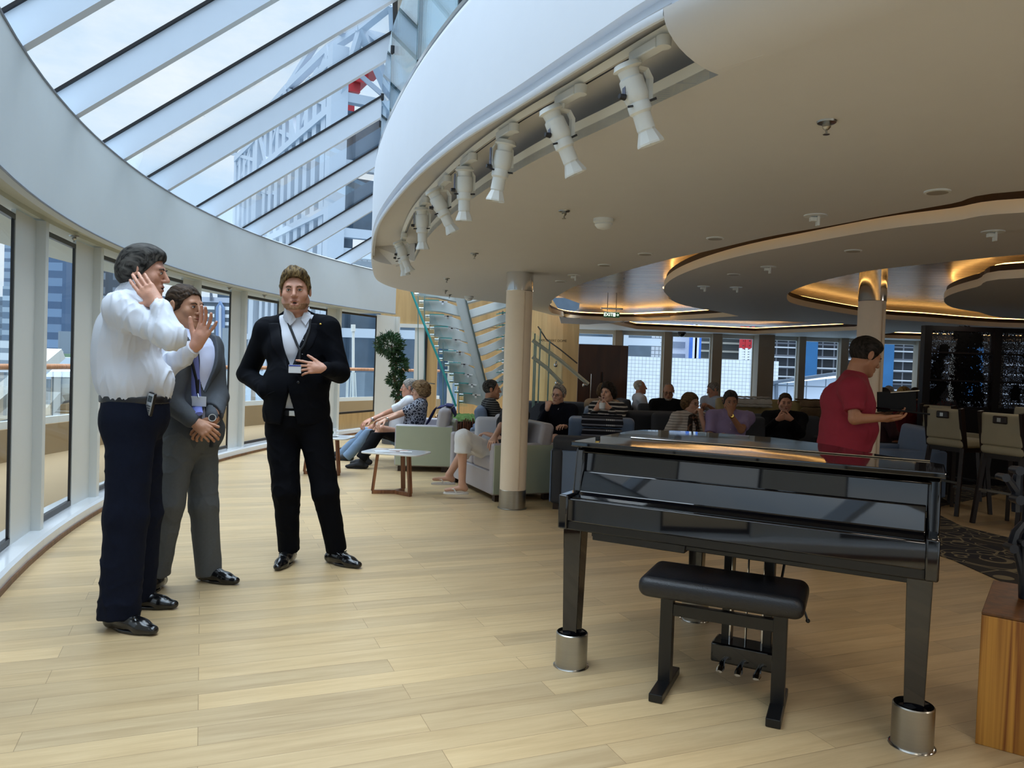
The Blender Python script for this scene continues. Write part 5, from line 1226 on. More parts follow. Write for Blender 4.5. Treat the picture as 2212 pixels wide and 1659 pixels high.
def shoe(ank, dr, m, par, s=1., sole=None, z0=0., loafer=False, h=.005, name='shoe', label=None, toe_up=0.):
    dr = unit(V3(dr[0], dr[1], 0)); sd = V3(dr[1], -dr[0], 0); g = V3(ank[0], ank[1], z0); S = SDF(g - .26, g + .26, h)
    hl = g - dr * .045 * s; bl = g + dr * .125 * s; te = g + dr * (.185) * s
    S.cap(hl + V3(0, 0, .036), g + dr * .05 * s + V3(0, 0, .045), .035 * s, .040 * s, .02); S.cap(g + dr * .04 * s + V3(0, 0, .045), bl + V3(0, 0, .030), .040 * s, .036 * s, .02); S.cap(bl + V3(0, 0, .028), te + V3(0, 0, .024), .040 * s, .026 * s, .02, flat=(V3(0, 0, 1), 1.25))
    if not loafer: S.cap(g + V3(0, 0, .05), g + V3(0, 0, .10), .038 * s, .036 * s, .02)
    else: S.cap(g - dr * .02 + V3(0, 0, .05), g - dr * .02 + V3(0, 0, .075), .034 * s, .034 * s, .015)
    S.cut(g + V3(0, 0, .010 if sole else .001), V3(0, 0, -1)); o = vobj(name, [S.mesh()], m, par, it=1, label=label)
    b = MB(); L = []
    for t in range(20):
        a = 2 * PI * t / 20; x = .115 * math.cos(a) + .072; w_ = .041 if x > .03 else .034; w_ *= (1 - max(0, (x - .1) / .14) ** 2 * .6); L.append(tuple((g + dr * x * s + sd * w_ * math.sin(a) * s)[:2]))
    b.prism(L, z0 + .001, z0 + .016); XF.setdefault(o.name, XF.get(par.name)); b.build('sole', sole or m, o, bevel=.003)
    return o
def sleeve(S, a, e, w, r0=.062, r1=.05, r2=.042, k=.03, cutw=True):
    S.cap(a, e, r0, r1, k); S.cap(e, w, r1, r2, .02)
def person(label, P, tone='fair', hair=None, headsc=1., hd=None, limbs=True, hh=.004, hb=.008, **kw):
    """P: joints in world metres. Returns root, with head, neck, torso and bare limbs in one body mesh"""
    g = P.get('ground', P['pelvis']); root = thing('person', label, 'person', (g[0], g[1], kw.get('z0', 0.)))
    pts = [P[k] for k in P if isinstance(P[k], np.ndarray) and k not in ('r', 'f')]
    lo = np.min(pts, 0) - .2; hi = np.max(pts, 0) + .2; S = SDF(lo, hi, hb)
    torso(S, P, -.012, belly=kw.get('belly', 0) * .9, s=kw.get('ts', 1.), sh=.042, narrow=kw.get('narrow', 1.))
    for sd_ in 'lr':
        if 'e' + sd_ in P:
            S.cap(P['s' + sd_], P['e' + sd_], kw.get('ua', .045), kw.get('ua', .045) * .82, .03); S.cap(P['e' + sd_], P['w' + sd_], kw.get('ua', .045) * .84, .026, .015)
        if 'h' + sd_ in P and 'k' + sd_ in P:
            S.cap(P['h' + sd_], P['k' + sd_], .078, .055, .03); S.cap(P['k' + sd_], P['a' + sd_], .052, .034, .02)
            ft = P.get('t' + sd_)
            if ft is not None and kw.get('bare_feet'): S.cap(P['a' + sd_], P['a' + sd_] + V3(0, 0, -.045) - unit(ft) * .03, .034, .032, .015); S.cap(P['a' + sd_] + V3(0, 0, -.04), P['a' + sd_] + unit(ft) * .15 + V3(0, 0, -.062), .034, .022, .015, flat=(V3(0, 0, 1), 1.3))
    up = unit(P['neck'] - P['pelvis']); S.cap(P['neck'] - up * .05, P['head'] + (P['neck'] - P['head']) * .5, .058, .052, .03)
    pieces = [S.mesh()]
    C = P['head']; R = hd; 
    pieces.append(head_sdf(C, R, headsc, hh, neck=P['neck'], jaw=kw.get('jaw', 1.), fat=kw.get('fat', 0.), neckr=kw.get('neckr', .055), nose=kw.get('nose', 1.), mouth_open=kw.get('mouth_open', 0.)))
    tips = {}
    for sd_ in 'lr':
        if 'hd' + sd_ in P:
            d, n = P['hd' + sd_][:2]; o = P['hd' + sd_][2] if len(P['hd' + sd_]) > 2 else {}
            side = 1 if sd_ == 'r' else -1
            m, tp = hand_mesh(P['w' + sd_], P['e' + sd_], d, n, side, kw.get('hs', 1.), max(hh * .9, .003), **o); pieces.append(m); tips[sd_] = tp
    body = vobj('body', pieces, skin(tone), root, it=1)
    T = lambda x, y, z: C + R @ (V3(x, y, z) * headsc)
    if kw.get('face', True):
        b = MB()
        for q in (-1, 1): b.ball(T(q * .030, .0845, .0035), .0092 * headsc, 8, (1.1, 1, .62))
        ew = b.build('eyes', EYEW, root, smooth=2)
        b = MB(); ga = kw.get('gaze', (0, 0))
        for q in (-1, 1): b.ball(T(q * .030 + ga[0], .0905, .0037 + ga[1]), .0048 * headsc, 7)
        b.build('iris', EYED, root, smooth=2)
        b = MB()
        for q in (-1, 1): b.tube([T(q * .0175, .0885, .0035), T(q * .024, .0935, .0085), T(q * .032, .0945, .0098), T(q * .041, .087, .0055)], [.0012, .0021, .0021, .0012], 6)
        b.build('eyelids', mat('lash_dark', '3d2a20', .6), root, smooth=2)
        hm = hairmat('hair_' + (kw.get('brow') or (hair[1] if hair else 'brown')), *HAIRS[kw.get('brow') or (hair[1] if hair else 'brown')])
        b = MB()
        for q in (-1, 1): b.tube([T(q * .014, .0955, .021), T(q * .028, .0955, .026), T(q * .045, .083, .021)], [.0036 * headsc, .0042 * headsc, .0022 * headsc], 6, flat=.7)
        b.build('eyebrows', hm, root, smooth=2)
        mo = kw.get('mouth_open', 0.)
        b = MB(); b.tube([T(-.021, .0885, -.0585), T(-.010, .0965, -.0545), T(0, .0982, -.0558), T(.010, .0965, -.0545), T(.021, .0885, -.0585)], [.0016, .0036, .0036, .0036, .0016], 8); b.tube([T(-.019, .088, -.061 - mo * .6), T(0, .0975, -.0675 - mo), T(.019, .088, -.061 - mo * .6)], [.0016, .0046, .0016], 8); b.build('lips', LIPS, root, smooth=2)
        if mo: b = MB(); b.ball(T(0, .0875, -.0615 - mo / 2), .0105, 8, (1.25, .75, .62)); b.build('mouth', MOUTH, root, smooth=2)
    if hair:
        st, colr = hair[:2]; hm = hairmat('hair_' + colr, *HAIRS[colr]); o = hair[2] if len(hair) > 2 else {}
        v, f = hair_sdf(C, R, headsc, st, h=hh, **o); ho = vobj('hair', [((v - C) @ R, f)], hm, None, it=0); ho.parent = root
        Q = Matrix([list(R[i]) + [C[i]] for i in range(3)] + [[0, 0, 0, 1]]); ho.matrix_local = XF[root.name].inverted() @ Q
    if kw.get('beard'):
        hm = hairmat('hair_' + kw['beard'][0], *HAIRS[kw['beard'][0]]); S2 = SDF(C - .16, C + .16, hh); e_ = kw['beard'][1]
        S2.ell(T(0, .026, -.036), V3(.060 + kw.get('fat', 0) + e_, .066 + e_, .086 + e_) * headsc, R, .02)
        for q in (-1, 1): S2.cap(T(q * (.047 + kw.get('fat', 0)), -.004, -.052), T(q * .018, .070, -.095), .021 + e_, .017 + e_, .025)
        S2.ell(T(0, .076, -.096), V3(.022 + e_, .018 + e_, .017 + e_), R, .018)
        bl = kw['beard'][2] if len(kw['beard']) > 2 else -.075
        def cf(X, Y, Z):
            x, y, z = X - C[0], Y - C[1], Z - C[2]; ly = x * R[0, 1] + y * R[1, 1] + z * R[2, 1]; lz = x * R[0, 2] + y * R[1, 2] + z * R[2, 2]; lx = x * R[0, 0] + y * R[1, 0] + z * R[2, 0]
            return np.maximum(lz - (bl + np.clip(.03 - ly, 0, .06) * .25), -.115 - lz)
        S2.fn(cf); v, f = S2.mesh(); vobj('beard', [(v, f)], hm, root, disp=lambda v: wob(v, 160, 4) * .0012)
    if kw.get('glasses'):
        b = MB(); gm = mat('glasses_' + kw['glasses'], {'dark': '1a1414', 'metal': '8a8478', 'gold': 'a08550'}[kw['glasses']], .3)
        for q in (-1, 1):
            b.tube([T(q * .032 + .021 * math.cos(a), .103, .003 + .0155 * math.sin(a)) for a in np.linspace(0, 2 * PI, 14)[:-1]], .0017, 5, close=True); b.cyl(T(q * .053, .1, .008), T(q * .08, .0, .012), .0016, 5)
        b.cyl(T(-.011, .104, .006), T(.011, .104, .006), .0017, 5); b.build('glasses', gm, root)
    root['_'] = 0; del root['_']
    return root, T, tips
def cloth(name, m, root, P, build, h=.006, amp=.003, sc=26., seed=1, pad=.2, it=2, label=None, st=(1, 1, .6)):
    pts = [P[k] for k in P if isinstance(P[k], np.ndarray) and k not in ('r', 'f')]
    S = SDF(np.min(pts, 0) - pad, np.max(pts, 0) + pad, h); build(S); return vobj(name, [S.mesh()], m, root, disp=wrinkle(amp, sc, seed, st) if amp else None, it=it, label=label)
def conec(S, a, b, ra, rb, k=.01, flat=None):        # cone with a flat cut at b
    T_ = SDF(np.minimum(a, b) - max(ra, rb) - .1, np.maximum(a, b) + max(ra, rb) + .1, S.h)
    off = np.round((T_.lo - S.lo) / S.h); T_.lo = S.lo + off * S.h; T_.cap(a, b, ra, rb, 0, flat=flat); T_.cut(b, np.asarray(b) - np.asarray(a))
    i = off.astype(int); j = i + np.array(T_.d.shape); lo_ = np.maximum(i, 0); hi_ = np.minimum(j, S.d.shape); 
    if (hi_ <= lo_).any(): return
    w = tuple(slice(x, y) for x, y in zip(lo_, hi_)); w2 = tuple(slice(x - q, y - q) for x, y, q in zip(lo_, hi_, i)); S.put(w, T_.d[w2], k, 'add')
# ================================================================ THE THREE STANDING MEN
from mathutils.bvhtree import BVHTree
def bvh(o):
    M = XF.get(o.name, Matrix.Identity(4)); return BVHTree.FromPolygons([M @ v.co for v in o.data.vertices], [tuple(p.vertices) for p in o.data.polygons])
def hit(T_, x, y, off=.004, Y=None):
    d = Vector(ray(x, y)); d.normalize(); best = None
    for t in (T_ if isinstance(T_, list) else [T_]):
        h = t.ray_cast(Vector(_C), d)
        if h[0] is not None and (best is None or h[3] < best[1]): best = (h[0], h[3])
    if best is None: return np.array(py(x, y, Y or 5.))
    return np.array(best[0] - d * off)
def TR(P):
    up = unit(P['neck'] - P['pelvis']); r = unit(P['r']); f = np.cross(up, r); return np.stack([r, f, up], 1)
def vee(S, P, zb, slope, base=None, y0=.0, sgn=1):
    R = TR(P); c = P['chest'] if base is None else base
    def fn(X, Y, Z):
        x, y, z = X - c[0], Y - c[1], Z - c[2]; lx = x * R[0, 0] + y * R[1, 0] + z * R[2, 0]; ly = x * R[0, 1] + y * R[1, 1] + z * R[2, 1]; lz = x * R[0, 2] + y * R[1, 2] + z * R[2, 2]
        return np.minimum((lz - zb) * sgn * slope - np.abs(lx), ly - y0)
    S.fn(fn)
def band(S, P, zb, slope, w, top, base=None, y0=.0, zlo=None):   # keep only a band along the V (lapels)
    R = TR(P); c = P['chest'] if base is None else base
    def fn(X, Y, Z):
        x, y, z = X - c[0], Y - c[1], Z - c[2]; lx = np.abs(x * R[0, 0] + y * R[1, 0] + z * R[2, 0]); ly = x * R[0, 1] + y * R[1, 1] + z * R[2, 1]; lz = x * R[0, 2] + y * R[1, 2] + z * R[2, 2]
        e = (lz - zb) * slope; ww = np.clip((lz - zb) * .45, 0, w)
        return np.maximum(np.maximum(e - lx, lx - e - ww), np.maximum(y0 - ly, lz - top))
    S.fn(fn)
def collar(root, P, m, r=.062, hgt=.045, notch=.35, lean=None, h=.004, flap=True):
    up = unit(P['neck'] - P['pelvis']); R = TR(P); n0 = P['neck'] - up * .035; ax = unit((P['head'] - P['neck'])) if lean is None else lean
    S = SDF(n0 - .16, n0 + .16, h); S.cap(n0, n0 + ax * (hgt + .035), r + .012, r, 0); S.cap(n0 - ax * .05, n0 + ax * (hgt + .13), r + .006, r - .008, 0, 'sub')
    S.cut(n0 + ax * (hgt + .03) + R[:, 1] * .0, unit(ax * 1. + R[:, 1] * .45)); S.cut(n0 - ax * .02, -ax)
    c = n0
    def fn(X, Y, Z):
        x, y, z = X - c[0], Y - c[1], Z - c[2]; lx = x * R[0, 0] + y * R[1, 0] + z * R[2, 0]; ly = x * R[0, 1] + y * R[1, 1] + z * R[2, 1]; lz = x * R[0, 2] + y * R[1, 2] + z * R[2, 2]
        return np.minimum((lz + .02) * notch + .002 - np.abs(lx), ly)
    S.fn(fn); v, f = S.mesh(); 
    if len(v): vobj('collar', [(v, f)], m, root, it=1)
def belt(root, P, m, z, rx=.165, ry=.125, hh=.035, h=.006, base=None, name='belt'):
    R = TR(P); c = (P['pelvis'] if base is None else base) + V3(0, 0, z); S = SDF(c - .26, c + .26, h); S.ell(c, V3(rx, ry, .3), R, 0); S.cut(c + V3(0, 0, hh / 2), V3(0, 0, 1)); S.cut(c - V3(0, 0, hh / 2), V3(0, 0, -1)); return vobj(name, [S.mesh()], m, root, it=1)
def cuff(root, a, w, m, r=.036, L=.05, name='cuff'):
    d = unit(w - a); b = MB(); b.tube([w - d * L, w - d * L * .5, w, w + d * .001], [r * 1.08, r * 1.06, r * 1.02, r * .9], 16); return b.build(name, m, root, smooth=True)
def trousers(root, P, m, r=(.098, .078, .068), waist=.10, amp=.004, hemr=None, h=.006, seed=2, rx=.158, ry=.118, bell=0.):
    def bl(S):
        R = TR(P); pe = P['pelvis']; S.ell(pe, V3(rx, ry, .15), R, .03); S.ell(pe + V3(0, 0, .08), V3(rx * .98, ry * .98, .16), R, .03)
        for q in 'lr':
            S.ell(P['h' + q] - TR(P)[:, 1] * .03, V3(.10, .11, .13), R, .05)
            S.cap(P['h' + q], P['k' + q], r[0], r[1], .035); conec(S, P['k' + q], P['a' + q] + unit(P['a' + q] - P['k' + q]) * .035, r[1], hemr or r[2], .03)
        S.cut(pe + V3(0, 0, waist), V3(0, 0, 1))
    return cloth('trousers', m, root, P, bl, h=h, amp=amp, sc=22, seed=seed, st=(1, 1, .8))

q_ = py
# ---- man in the white shirt
r1, f1 = frame(72); Y = 3.8
P1 = dict(r=r1, f=f1, pelvis=q_(292, 900, Y), chest=q_(277, 725, Y), neck=q_(284, 640, Y), sr=q_(262, 668, 3.63), sl=q_(292, 664, 3.96), er=q_(372, 728, 3.52), wr=q_(341, 656, 3.56),
          el=q_(352, 800, 4.0), wl=q_(424, 746, 3.93), head=q_(309, 588, 3.8), hr=q_(284, 915, 3.71), hl=q_(300, 915, 3.89), kr=q_(272, 1115, 3.66), kl=q_(306, 1105, 3.93),
          ar=q_(258, 1318, 3.62), al=q_(295, 1276, 3.94), tr=V3(1, -.35, 0), tl=V3(1, -.05, 0), ground=q_(285, 1335, 3.78))
P1['ground'][2] = 0
P1['hdr'] = (unit(q_(288, 590, 3.60) - P1['wr']), V3(-.35, 1, .25), dict(curl=(8, 10, 8), spread=1.5, thumb=(52, 8), tcurl=5))
P1['hdl'] = (unit(q_(462, 672, 3.9) - P1['wl']), V3(-.25, -1, .05), dict(curl=(8, 12, 10), spread=11, thumb=(48, 5), tcurl=12, per=[(6, 10, 8), (14, 14, 10), (12, 14, 10), (4, 10, 8)]))
H1 = headframe(82, -6, 0)
m1, T1, _t = person('man in a white shirt with dark swept hair holding one hand to his ear', P1, 'pink', ('full', 'dark_grey', dict(vol=.009, rough=.0016, top=.006, curl=40)), 1.06, H1, hh=.003, hs=1.14, jaw=.95, mouth_open=.004, gaze=(0, 0))
WSH = mat('white_shirt', 'cdd1db', .8, var=.01, bump=.08, bscale=300)
def b1(S):
    torso(S, P1, .022, belly=.012, sh=.045)
    S.ell(q_(262, 770, 3.78), V3(.13, .15, .24), np.eye(3), .05); S.ell(q_(298, 825, 3.8), V3(.155, .165, .13), np.eye(3), .06)
    sleeve(S, P1['sr'], P1['er'], P1['wr'] + unit(P1['er'] - P1['wr']) * .03, .070, .060, .043, .05); sleeve(S, P1['sl'], P1['el'], P1['wl'] + unit(P1['el'] - P1['wl']) * .05, .07, .058, .045, .04)
    S.cap(P1['neck'] - V3(0, 0, .06), P1['neck'] - V3(0, 0, .01), .075, .066, .03); S.cut(q_(292, 876, 3.8), V3(.1, 0, -1))
sh1 = cloth('shirt', WSH, m1, P1, b1, h=.0055, amp=.0085, sc=27, seed=11, st=(1.2, 1.2, .45))
collar(m1, P1, WSH, .078, .085, .22); cuff(m1, P1['er'], P1['wr'] + unit(P1['er'] - P1['wr']) * .005, WSH, .038, .06); cuff(m1, P1['el'], P1['wl'] + unit(P1['el'] - P1['wl']) * .02, WSH, .040, .06)
NAVY = mat('navy_wool', '0e1322', .8, spec=.12, var=.1, vscale=60, bump=.1, bscale=300)
trousers(m1, P1, NAVY, (.108, .096, .088), .085, .005, .090, seed=5, rx=.165, ry=.155)
BLT = mat('black_belt', '14151a', .35, bump=.1); bl1 = belt(m1, P1, BLT, .088, .172, .162, .038)
SHO = mat('black_shoe_leather', '0b0b0d', .22, var=.05, coat=.4)
s_ = shoe(P1['ar'], P1['tr'], SHO, m1, 1.08, loafer=True); shoe(P1['al'], P1['tl'], SHO, m1, 1.05, loafer=True)
T_ = bvh(s_); b = MB(); p = hit(T_, 290, 1335, .003); b.ball(p, .009, 6); b.tube([p, p + V3(.012, -.012, -.012)], [.004, .006], 6); b.tube([p, p + V3(.022, -.004, -.010)], [.004, .006], 6); b.build('tassel', SHO, s_)
# recorder clipped to the belt
TB = bvh(bl1); p = hit(TB, 325, 873, .012); rec = thing('voice_recorder', 'silver and black voice recorder clipped to the belt of the man in the white shirt', 'recorder', p)
RMx = Matrix.Rotation(math.radians(-18), 3, 'Z') @ Matrix.Rotation(math.radians(14), 3, 'Y')
b = MB(); b.box(p, (.042, .017, .115), M=RMx); b.build('case', mat('recorder_black', '0e0e12', .3), rec, bevel=.006); 
Rq = lambda x, y, z: Vector(p) + RMx @ Vector((x, y, z))
b = MB(); b.box(Rq(0, -.009, 0), (.034, .003, .105), M=RMx); b.build('front_plate', mat('recorder_silver', 'b4b6ba', .3, .6), rec, bevel=.003)
b = MB(); b.box(Rq(0, -.0112, .026), (.022, .002, .03), M=RMx); b.build('screen', mat('recorder_screen', '20241f', .15), rec); b = MB()
for i in range(3):
    for j in (-1, 0, 1): b.box(Rq(j * .009, -.0112, -.008 - i * .011), (.007, .002, .007), M=RMx)
b.build('buttons', mat('recorder_keys', '55585e', .4), rec); b = MB(); b.box(Rq(0, -.0112, -.043), (.02, .002, .012), M=RMx); b.build('buttons', mat('recorder_keys', '55585e'), rec)

# ---- man in the grey suit
r2, f2 = frame(122)
P2 = dict(r=r2, f=f2, pelvis=q_(415, 930, 4.36), chest=q_(413, 790, 4.36), neck=q_(402, 718, 4.36), sr=q_(385, 752, 4.2), sl=q_(450, 752, 4.5), er=q_(368, 868, 4.15), wr=q_(420, 912, 4.12),
          el=q_(470, 858, 4.42), wl=q_(461, 906, 4.2), head=q_(400, 664, 4.36), hr=q_(392, 950, 4.28), hl=q_(434, 950, 4.44), kr=q_(364, 1088, 4.22), kl=q_(440, 1090, 4.4),
          ar=q_(340, 1226, 4.26), al=q_(450, 1226, 4.44), ground=q_(400, 1270, 4.33))
P2['ground'][2] = 0
P2['hdr'] = (unit(V3(.75, -.1, -.5)), V3(.1, .8, -.5), dict(curl=(35, 40, 25), spread=3, thumb=(30, 20)))
P2['hdl'] = (unit(V3(-.6, -.25, -.62)), V3(0, 1, -.2), dict(curl=(25, 35, 25), spread=3, thumb=(30, 15)))
H2 = headframe(112, -3, 0)
m2, T2, _t = person('man in a grey suit with clasped hands, badge and steel watch', P2, 'tan', ('short', 'dark_brown', dict(vol=.008, rough=.003, curl=80)), 1.04, H2, hh=.003, jaw=1.02, brow='dark_brown')
GSU = mat('grey_suit_wool', '41454b', .85, var=.06, vscale=80, bump=.1, bscale=400); LBS = mat('pale_blue_shirt', 'c5cbe6', .75, var=.02)
def b2s(S): torso(S, P2, .004, sh=.045); S.cap(P2['neck'] - V3(0, 0, .05), P2['neck'] - V3(0, 0, .0), .07, .062, .02)
sh2 = cloth('shirt', LBS, m2, P2, b2s, h=.006, amp=.002)
def jk(P, S, inf, slv, hemz, sh=.052):
    torso(S, P, inf, sh=sh); R = TR(P); S.ell(P['pelvis'] + V3(0, 0, -.02), V3(.155 + inf, .12 + inf, .16), R, .04)
    for q in slv: sleeve(S, P['s' + q], P['e' + q], P['w' + q] + unit(P['e' + q] - P['w' + q]) * .025, .072, .060, .044, .045)
    S.cap(P['neck'] - V3(0, 0, .06), P['neck'] - V3(0, 0, .025), .085, .072, .02)
    S.cut(hemz, V3(0, 0, -1))
hem2 = q_(430, 968, 4.3)
def b2(S): jk(P2, S, .022, 'lr', hem2); vee(S, P2, -.16, .40, y0=.0); vee(S, P2, -.20, .22, y0=0., sgn=-1)
jk2 = cloth('jacket', GSU, m2, P2, b2, h=.0055, amp=.0035, sc=18, seed=8)
def b2l(S): torso(S, P2, .028, sh=.060); S.cap(P2['neck'] - V3(0, 0, .06), P2['neck'] - V3(0, 0, .02), .088, .074, .02); band(S, P2, -.16, .40, .06, .17, y0=.01)
cloth('lapels', mat('grey_lapel', '373b41', .85), m2, P2, b2l, h=.005, amp=0, pad=.1)
trousers(m2, P2, mat('grey_trouser_wool', '4d5053', .85, var=.06, vscale=80, bump=.1, bscale=400), (.092, .078, .068), .05, .0045, .072, seed=9)
collar(m2, P2, LBS, .064, .045, .4)
s_ = shoe(P2['ar'], V3(-.05, -1, 0), SHO, m2, 1.0); s2_ = shoe(P2['al'], V3(1, -.3, 0), SHO, m2, 1.0)
T_ = bvh(s2_); b = MB()
for i in range(4): b.tube([hit(T_, 463 + i * 5, 1234 + i * 4, .002), hit(T_, 470 + i * 5, 1240 + i * 3, .003)], .0022, 5)
b.tube([hit(T_, 466, 1232, .003), hit(T_, 474, 1232, .012), hit(T_, 478, 1236, .004)], .002, 5); b.build('laces', mat('lace_black', '08080a', .6), s2_)
TB = [bvh(sh2), bvh(jk2)]; TIE = mat('blue_tie', '6a74b8', .6, bump=.2, bscale=300); LAN = mat('lanyard_black', '0d0e14', .7)
def ribbon(root, name, T_, pts, w, m, off=.006, th=.004):
    P = [hit(T_, x, y, off) for x, y in pts]; b = MB(); b.tube(P, w / 2, 8, flat=th / w * 2); return b.build(name, m, root, smooth=True)
ribbon(m2, 'tie', TB, [(414, 745), (418, 775), (422, 830), (425, 880), (427, 895)], .055, TIE, .006, .012)
ribbon(m2, 'lanyard', TB, [(407, 742), (413, 775), (424, 820), (427, 850)], .014, LAN, .02, .01); ribbon(m2, 'lanyard', TB, [(425, 735), (429, 780), (428, 820), (427, 850)], .014, LAN, .02, .01)
bd2 = hit(TB, 429, 867, .03); b = MB(); b.box(bd2, (.09, .003, .055), rz=-.15); b.build('badge', mat('badge_card', 'd5d8dc', .5), m2, bevel=.001); b = MB(); b.cyl(hit(TB, 427, 849, .025), bd2 + V3(0, -.002, .02), .004, 6); b.build('badge_clip', CHROME, m2)
wt = P2['wl'] + unit(P2['el'] - P2['wl']) * .012; wd_ = unit(P2['el'] - P2['wl'])
WMx = Matrix((tuple(unit(np.cross(wd_, V3(.3, -1, .2)))), tuple(wd_), tuple(unit(np.cross(unit(np.cross(wd_, V3(.3, -1, .2))), wd_))))).transposed()
b = MB(); b.lathe([(.031, -.009), (.034, -.009), (.034, .009), (.031, .009)], 28, wt, M=(WMx @ Matrix.Rotation(-PI / 2, 3, 'X')), cap=False); b.build('watch_strap', CHROME, m2, smooth=True)
wf = wt + V3(.2, -.95, .15) * .034; b = MB(); b.cyl(wf, wf + V3(.2, -.95, .15) * .010, .021, 20); b.build('watch_case', CHROME, m2, smooth=True); b = MB(); b.cyl(wf + V3(.2, -.95, .15) * .010, wf + V3(.2, -.95, .15) * .0115, .016, 20); b.build('watch_dial', mat('watch_dial_dark', '1c1e24', .2), m2)

# ---- man in the black suit
r3, f3 = frame(177)
P3 = dict(r=r3, f=f3, pelvis=q_(641, 900, 4.9), chest=q_(641, 752, 4.9), neck=q_(641, 686, 4.9), sr=q_(577, 714, 4.9), sl=q_(708, 710, 4.9), er=q_(534, 808, 4.98), wr=q_(576, 846, 4.79),
          el=q_(735, 806, 4.86), wl=q_(700, 796, 4.68), head=q_(638, 630, 4.86), hr=q_(610, 925, 4.9), hl=q_(680, 925, 4.9), kr=q_(619, 1062, 4.84), kl=q_(703, 1062, 4.86),
          ar=q_(624, 1178, 4.9), al=q_(725, 1178, 4.92), ground=q_(675, 1222, 4.9))
P3['ground'][2] = 0
P3['hdr'] = (unit(V3(.55, .12, -.8)), V3(0, 1, -.2), dict(curl=(20, 20, 15), spread=2, thumb=(25, 10)))
P3['hdl'] = (unit(V3(-1, -.15, .02)), V3(.1, 1, -.25), dict(curl=(18, 22, 16), spread=9, thumb=(38, 0), tcurl=8, per=[(8, 14, 12), (22, 20, 14), (24, 24, 16), (22, 26, 18)]))
H3 = headframe(168, -2, -3)
m3, T3, _t = person('young bearded man in a black suit and open white collar, one hand in his pocket', P3, 'pink', ('short', 'blond', dict(vol=.011, rough=.004, top=.018, curl=38)), 1.13, H3, hh=.003, fat=.006, jaw=1.02, nose=.6, mouth_open=.009, belly=.03, beard=('stubble', .0034, -.076), brow='brown', neckr=.062)
BSU = mat('black_suit_wool', '06080f', .85, spec=.12, var=.15, vscale=60, bump=.1, bscale=400)
def b3s(S): torso(S, P3, .012, belly=.035, sh=.05); S.cap(P3['neck'] - V3(0, 0, .07), P3['neck'] - V3(0, 0, .045), .080, .074, .02)
sh3 = cloth('shirt', WSH, m3, P3, b3s, h=.006, amp=.0025, sc=20)
def b3(S):
    jk(P3, S, .036, 'lr', q_(641, 912, 4.9), .032); S.ell(q_(641, 830, 4.86), V3(.20, .165, .2), TR(P3), .06); S.ell(q_(641, 880, 4.88), V3(.205, .15, .14), TR(P3), .04); vee(S, P3, -.155, .31, y0=.0); vee(S, P3, -.235, .22, y0=0., sgn=-1)
jk3 = cloth('jacket', BSU, m3, P3, b3, h=.0055, amp=.004, sc=18, seed=21)
def b3l(S): torso(S, P3, .043, sh=.036); S.ell(q_(641, 830, 4.86), V3(.205, .17, .2), TR(P3), .06); S.cap(P3['neck'] - V3(0, 0, .06), P3['neck'] - V3(0, 0, .025), .092, .078, .02); band(S, P3, -.155, .31, .075, .155, y0=.01)
cloth('lapels', mat('black_lapel', '0b0d14', .7, spec=.12), m3, P3, b3l, h=.005, amp=0, pad=.1)
trousers(m3, P3, mat('black_trouser', '05060c', .85, spec=.12, bump=.1, bscale=400), (.106, .080, .060), .06, .0045, .064, seed=31, rx=.178, ry=.14)
belt(m3, P3, BLT, .03, .172, .142, .036)
s_ = shoe(P3['ar'], V3(-.05, -1, 0), SHO, m3, 1.05); s2_ = shoe(P3['al'], V3(.9, -.55, 0), SHO, m3, 1.05)
for o, pts in ((s_, [(604, 1196), (618, 1202), (640, 1196)]), (s2_, [(722, 1190), (735, 1198), (748, 1190)])):
    T_ = bvh(o); b = MB(); b.tube([hit(T_, x, y, .003, 4.8) for x, y in pts], .006, 6, flat=.5); b.ball(hit(T_, *pts[0], .005, 4.8), .006, 5); b.build('monk_strap', SHO, o)
TB = [bvh(sh3), bvh(jk3)]
ribbon(m3, 'lanyard', TB, [(623, 698), (632, 720), (642, 745), (649, 757)], .016, LAN, .008, .008); ribbon(m3, 'lanyard', TB, [(671, 690), (668, 715), (657, 745), (648, 758)], .016, LAN, .008, .008); ribbon(m3, 'lanyard', TB, [(648, 756), (647, 780)], .014, LAN, .012, .008)
bp = hit(TB, 637, 797, .05); b = MB(); b.box(bp, (.075, .003, .05), rz=.1); b.build('badge', mat('badge_card', 'd5d8dc'), m3, bevel=.001); b = MB(); b.box(bp + V3(0, -.002, .02), (.07, .002, .008), rz=.1); b.build('badge_stripe', mat('badge_blue', '2c3f9a', .5), m3)
b = MB(); b.ball(hit(TB, 692, 700, .003), .007, 6, (1.2, .5, .8)); b.build('lapel_pin', mat('brass', 'd9b45a'), m3); b = MB(); b.ball(hit(TB, 644, 826, .003), .009, 6, (1, .5, 1)); b.build('button', BLT, m3)
b = MB()
for x, y in ((655, 735), (653, 765)): b.ball(hit(TB, x, y, .002), .0035, 5)
b.build('shirt_buttons', mat('button_pearl', 'b8bac6', .3), m3)
b = MB(); b.box(P3['pelvis'] + V3(.01, -.142, .03), (.04, .01, .034)); b.build('belt_buckle', CHROME, m3, bevel=.003)
b = MB(); b.tube([hit(TB, 566, 861, .002), hit(TB, 580, 851, .003), hit(TB, 594, 845, .002)], .003, 5); b.build('pocket_edge', mat('black_lapel', '0b0d14'), m3)

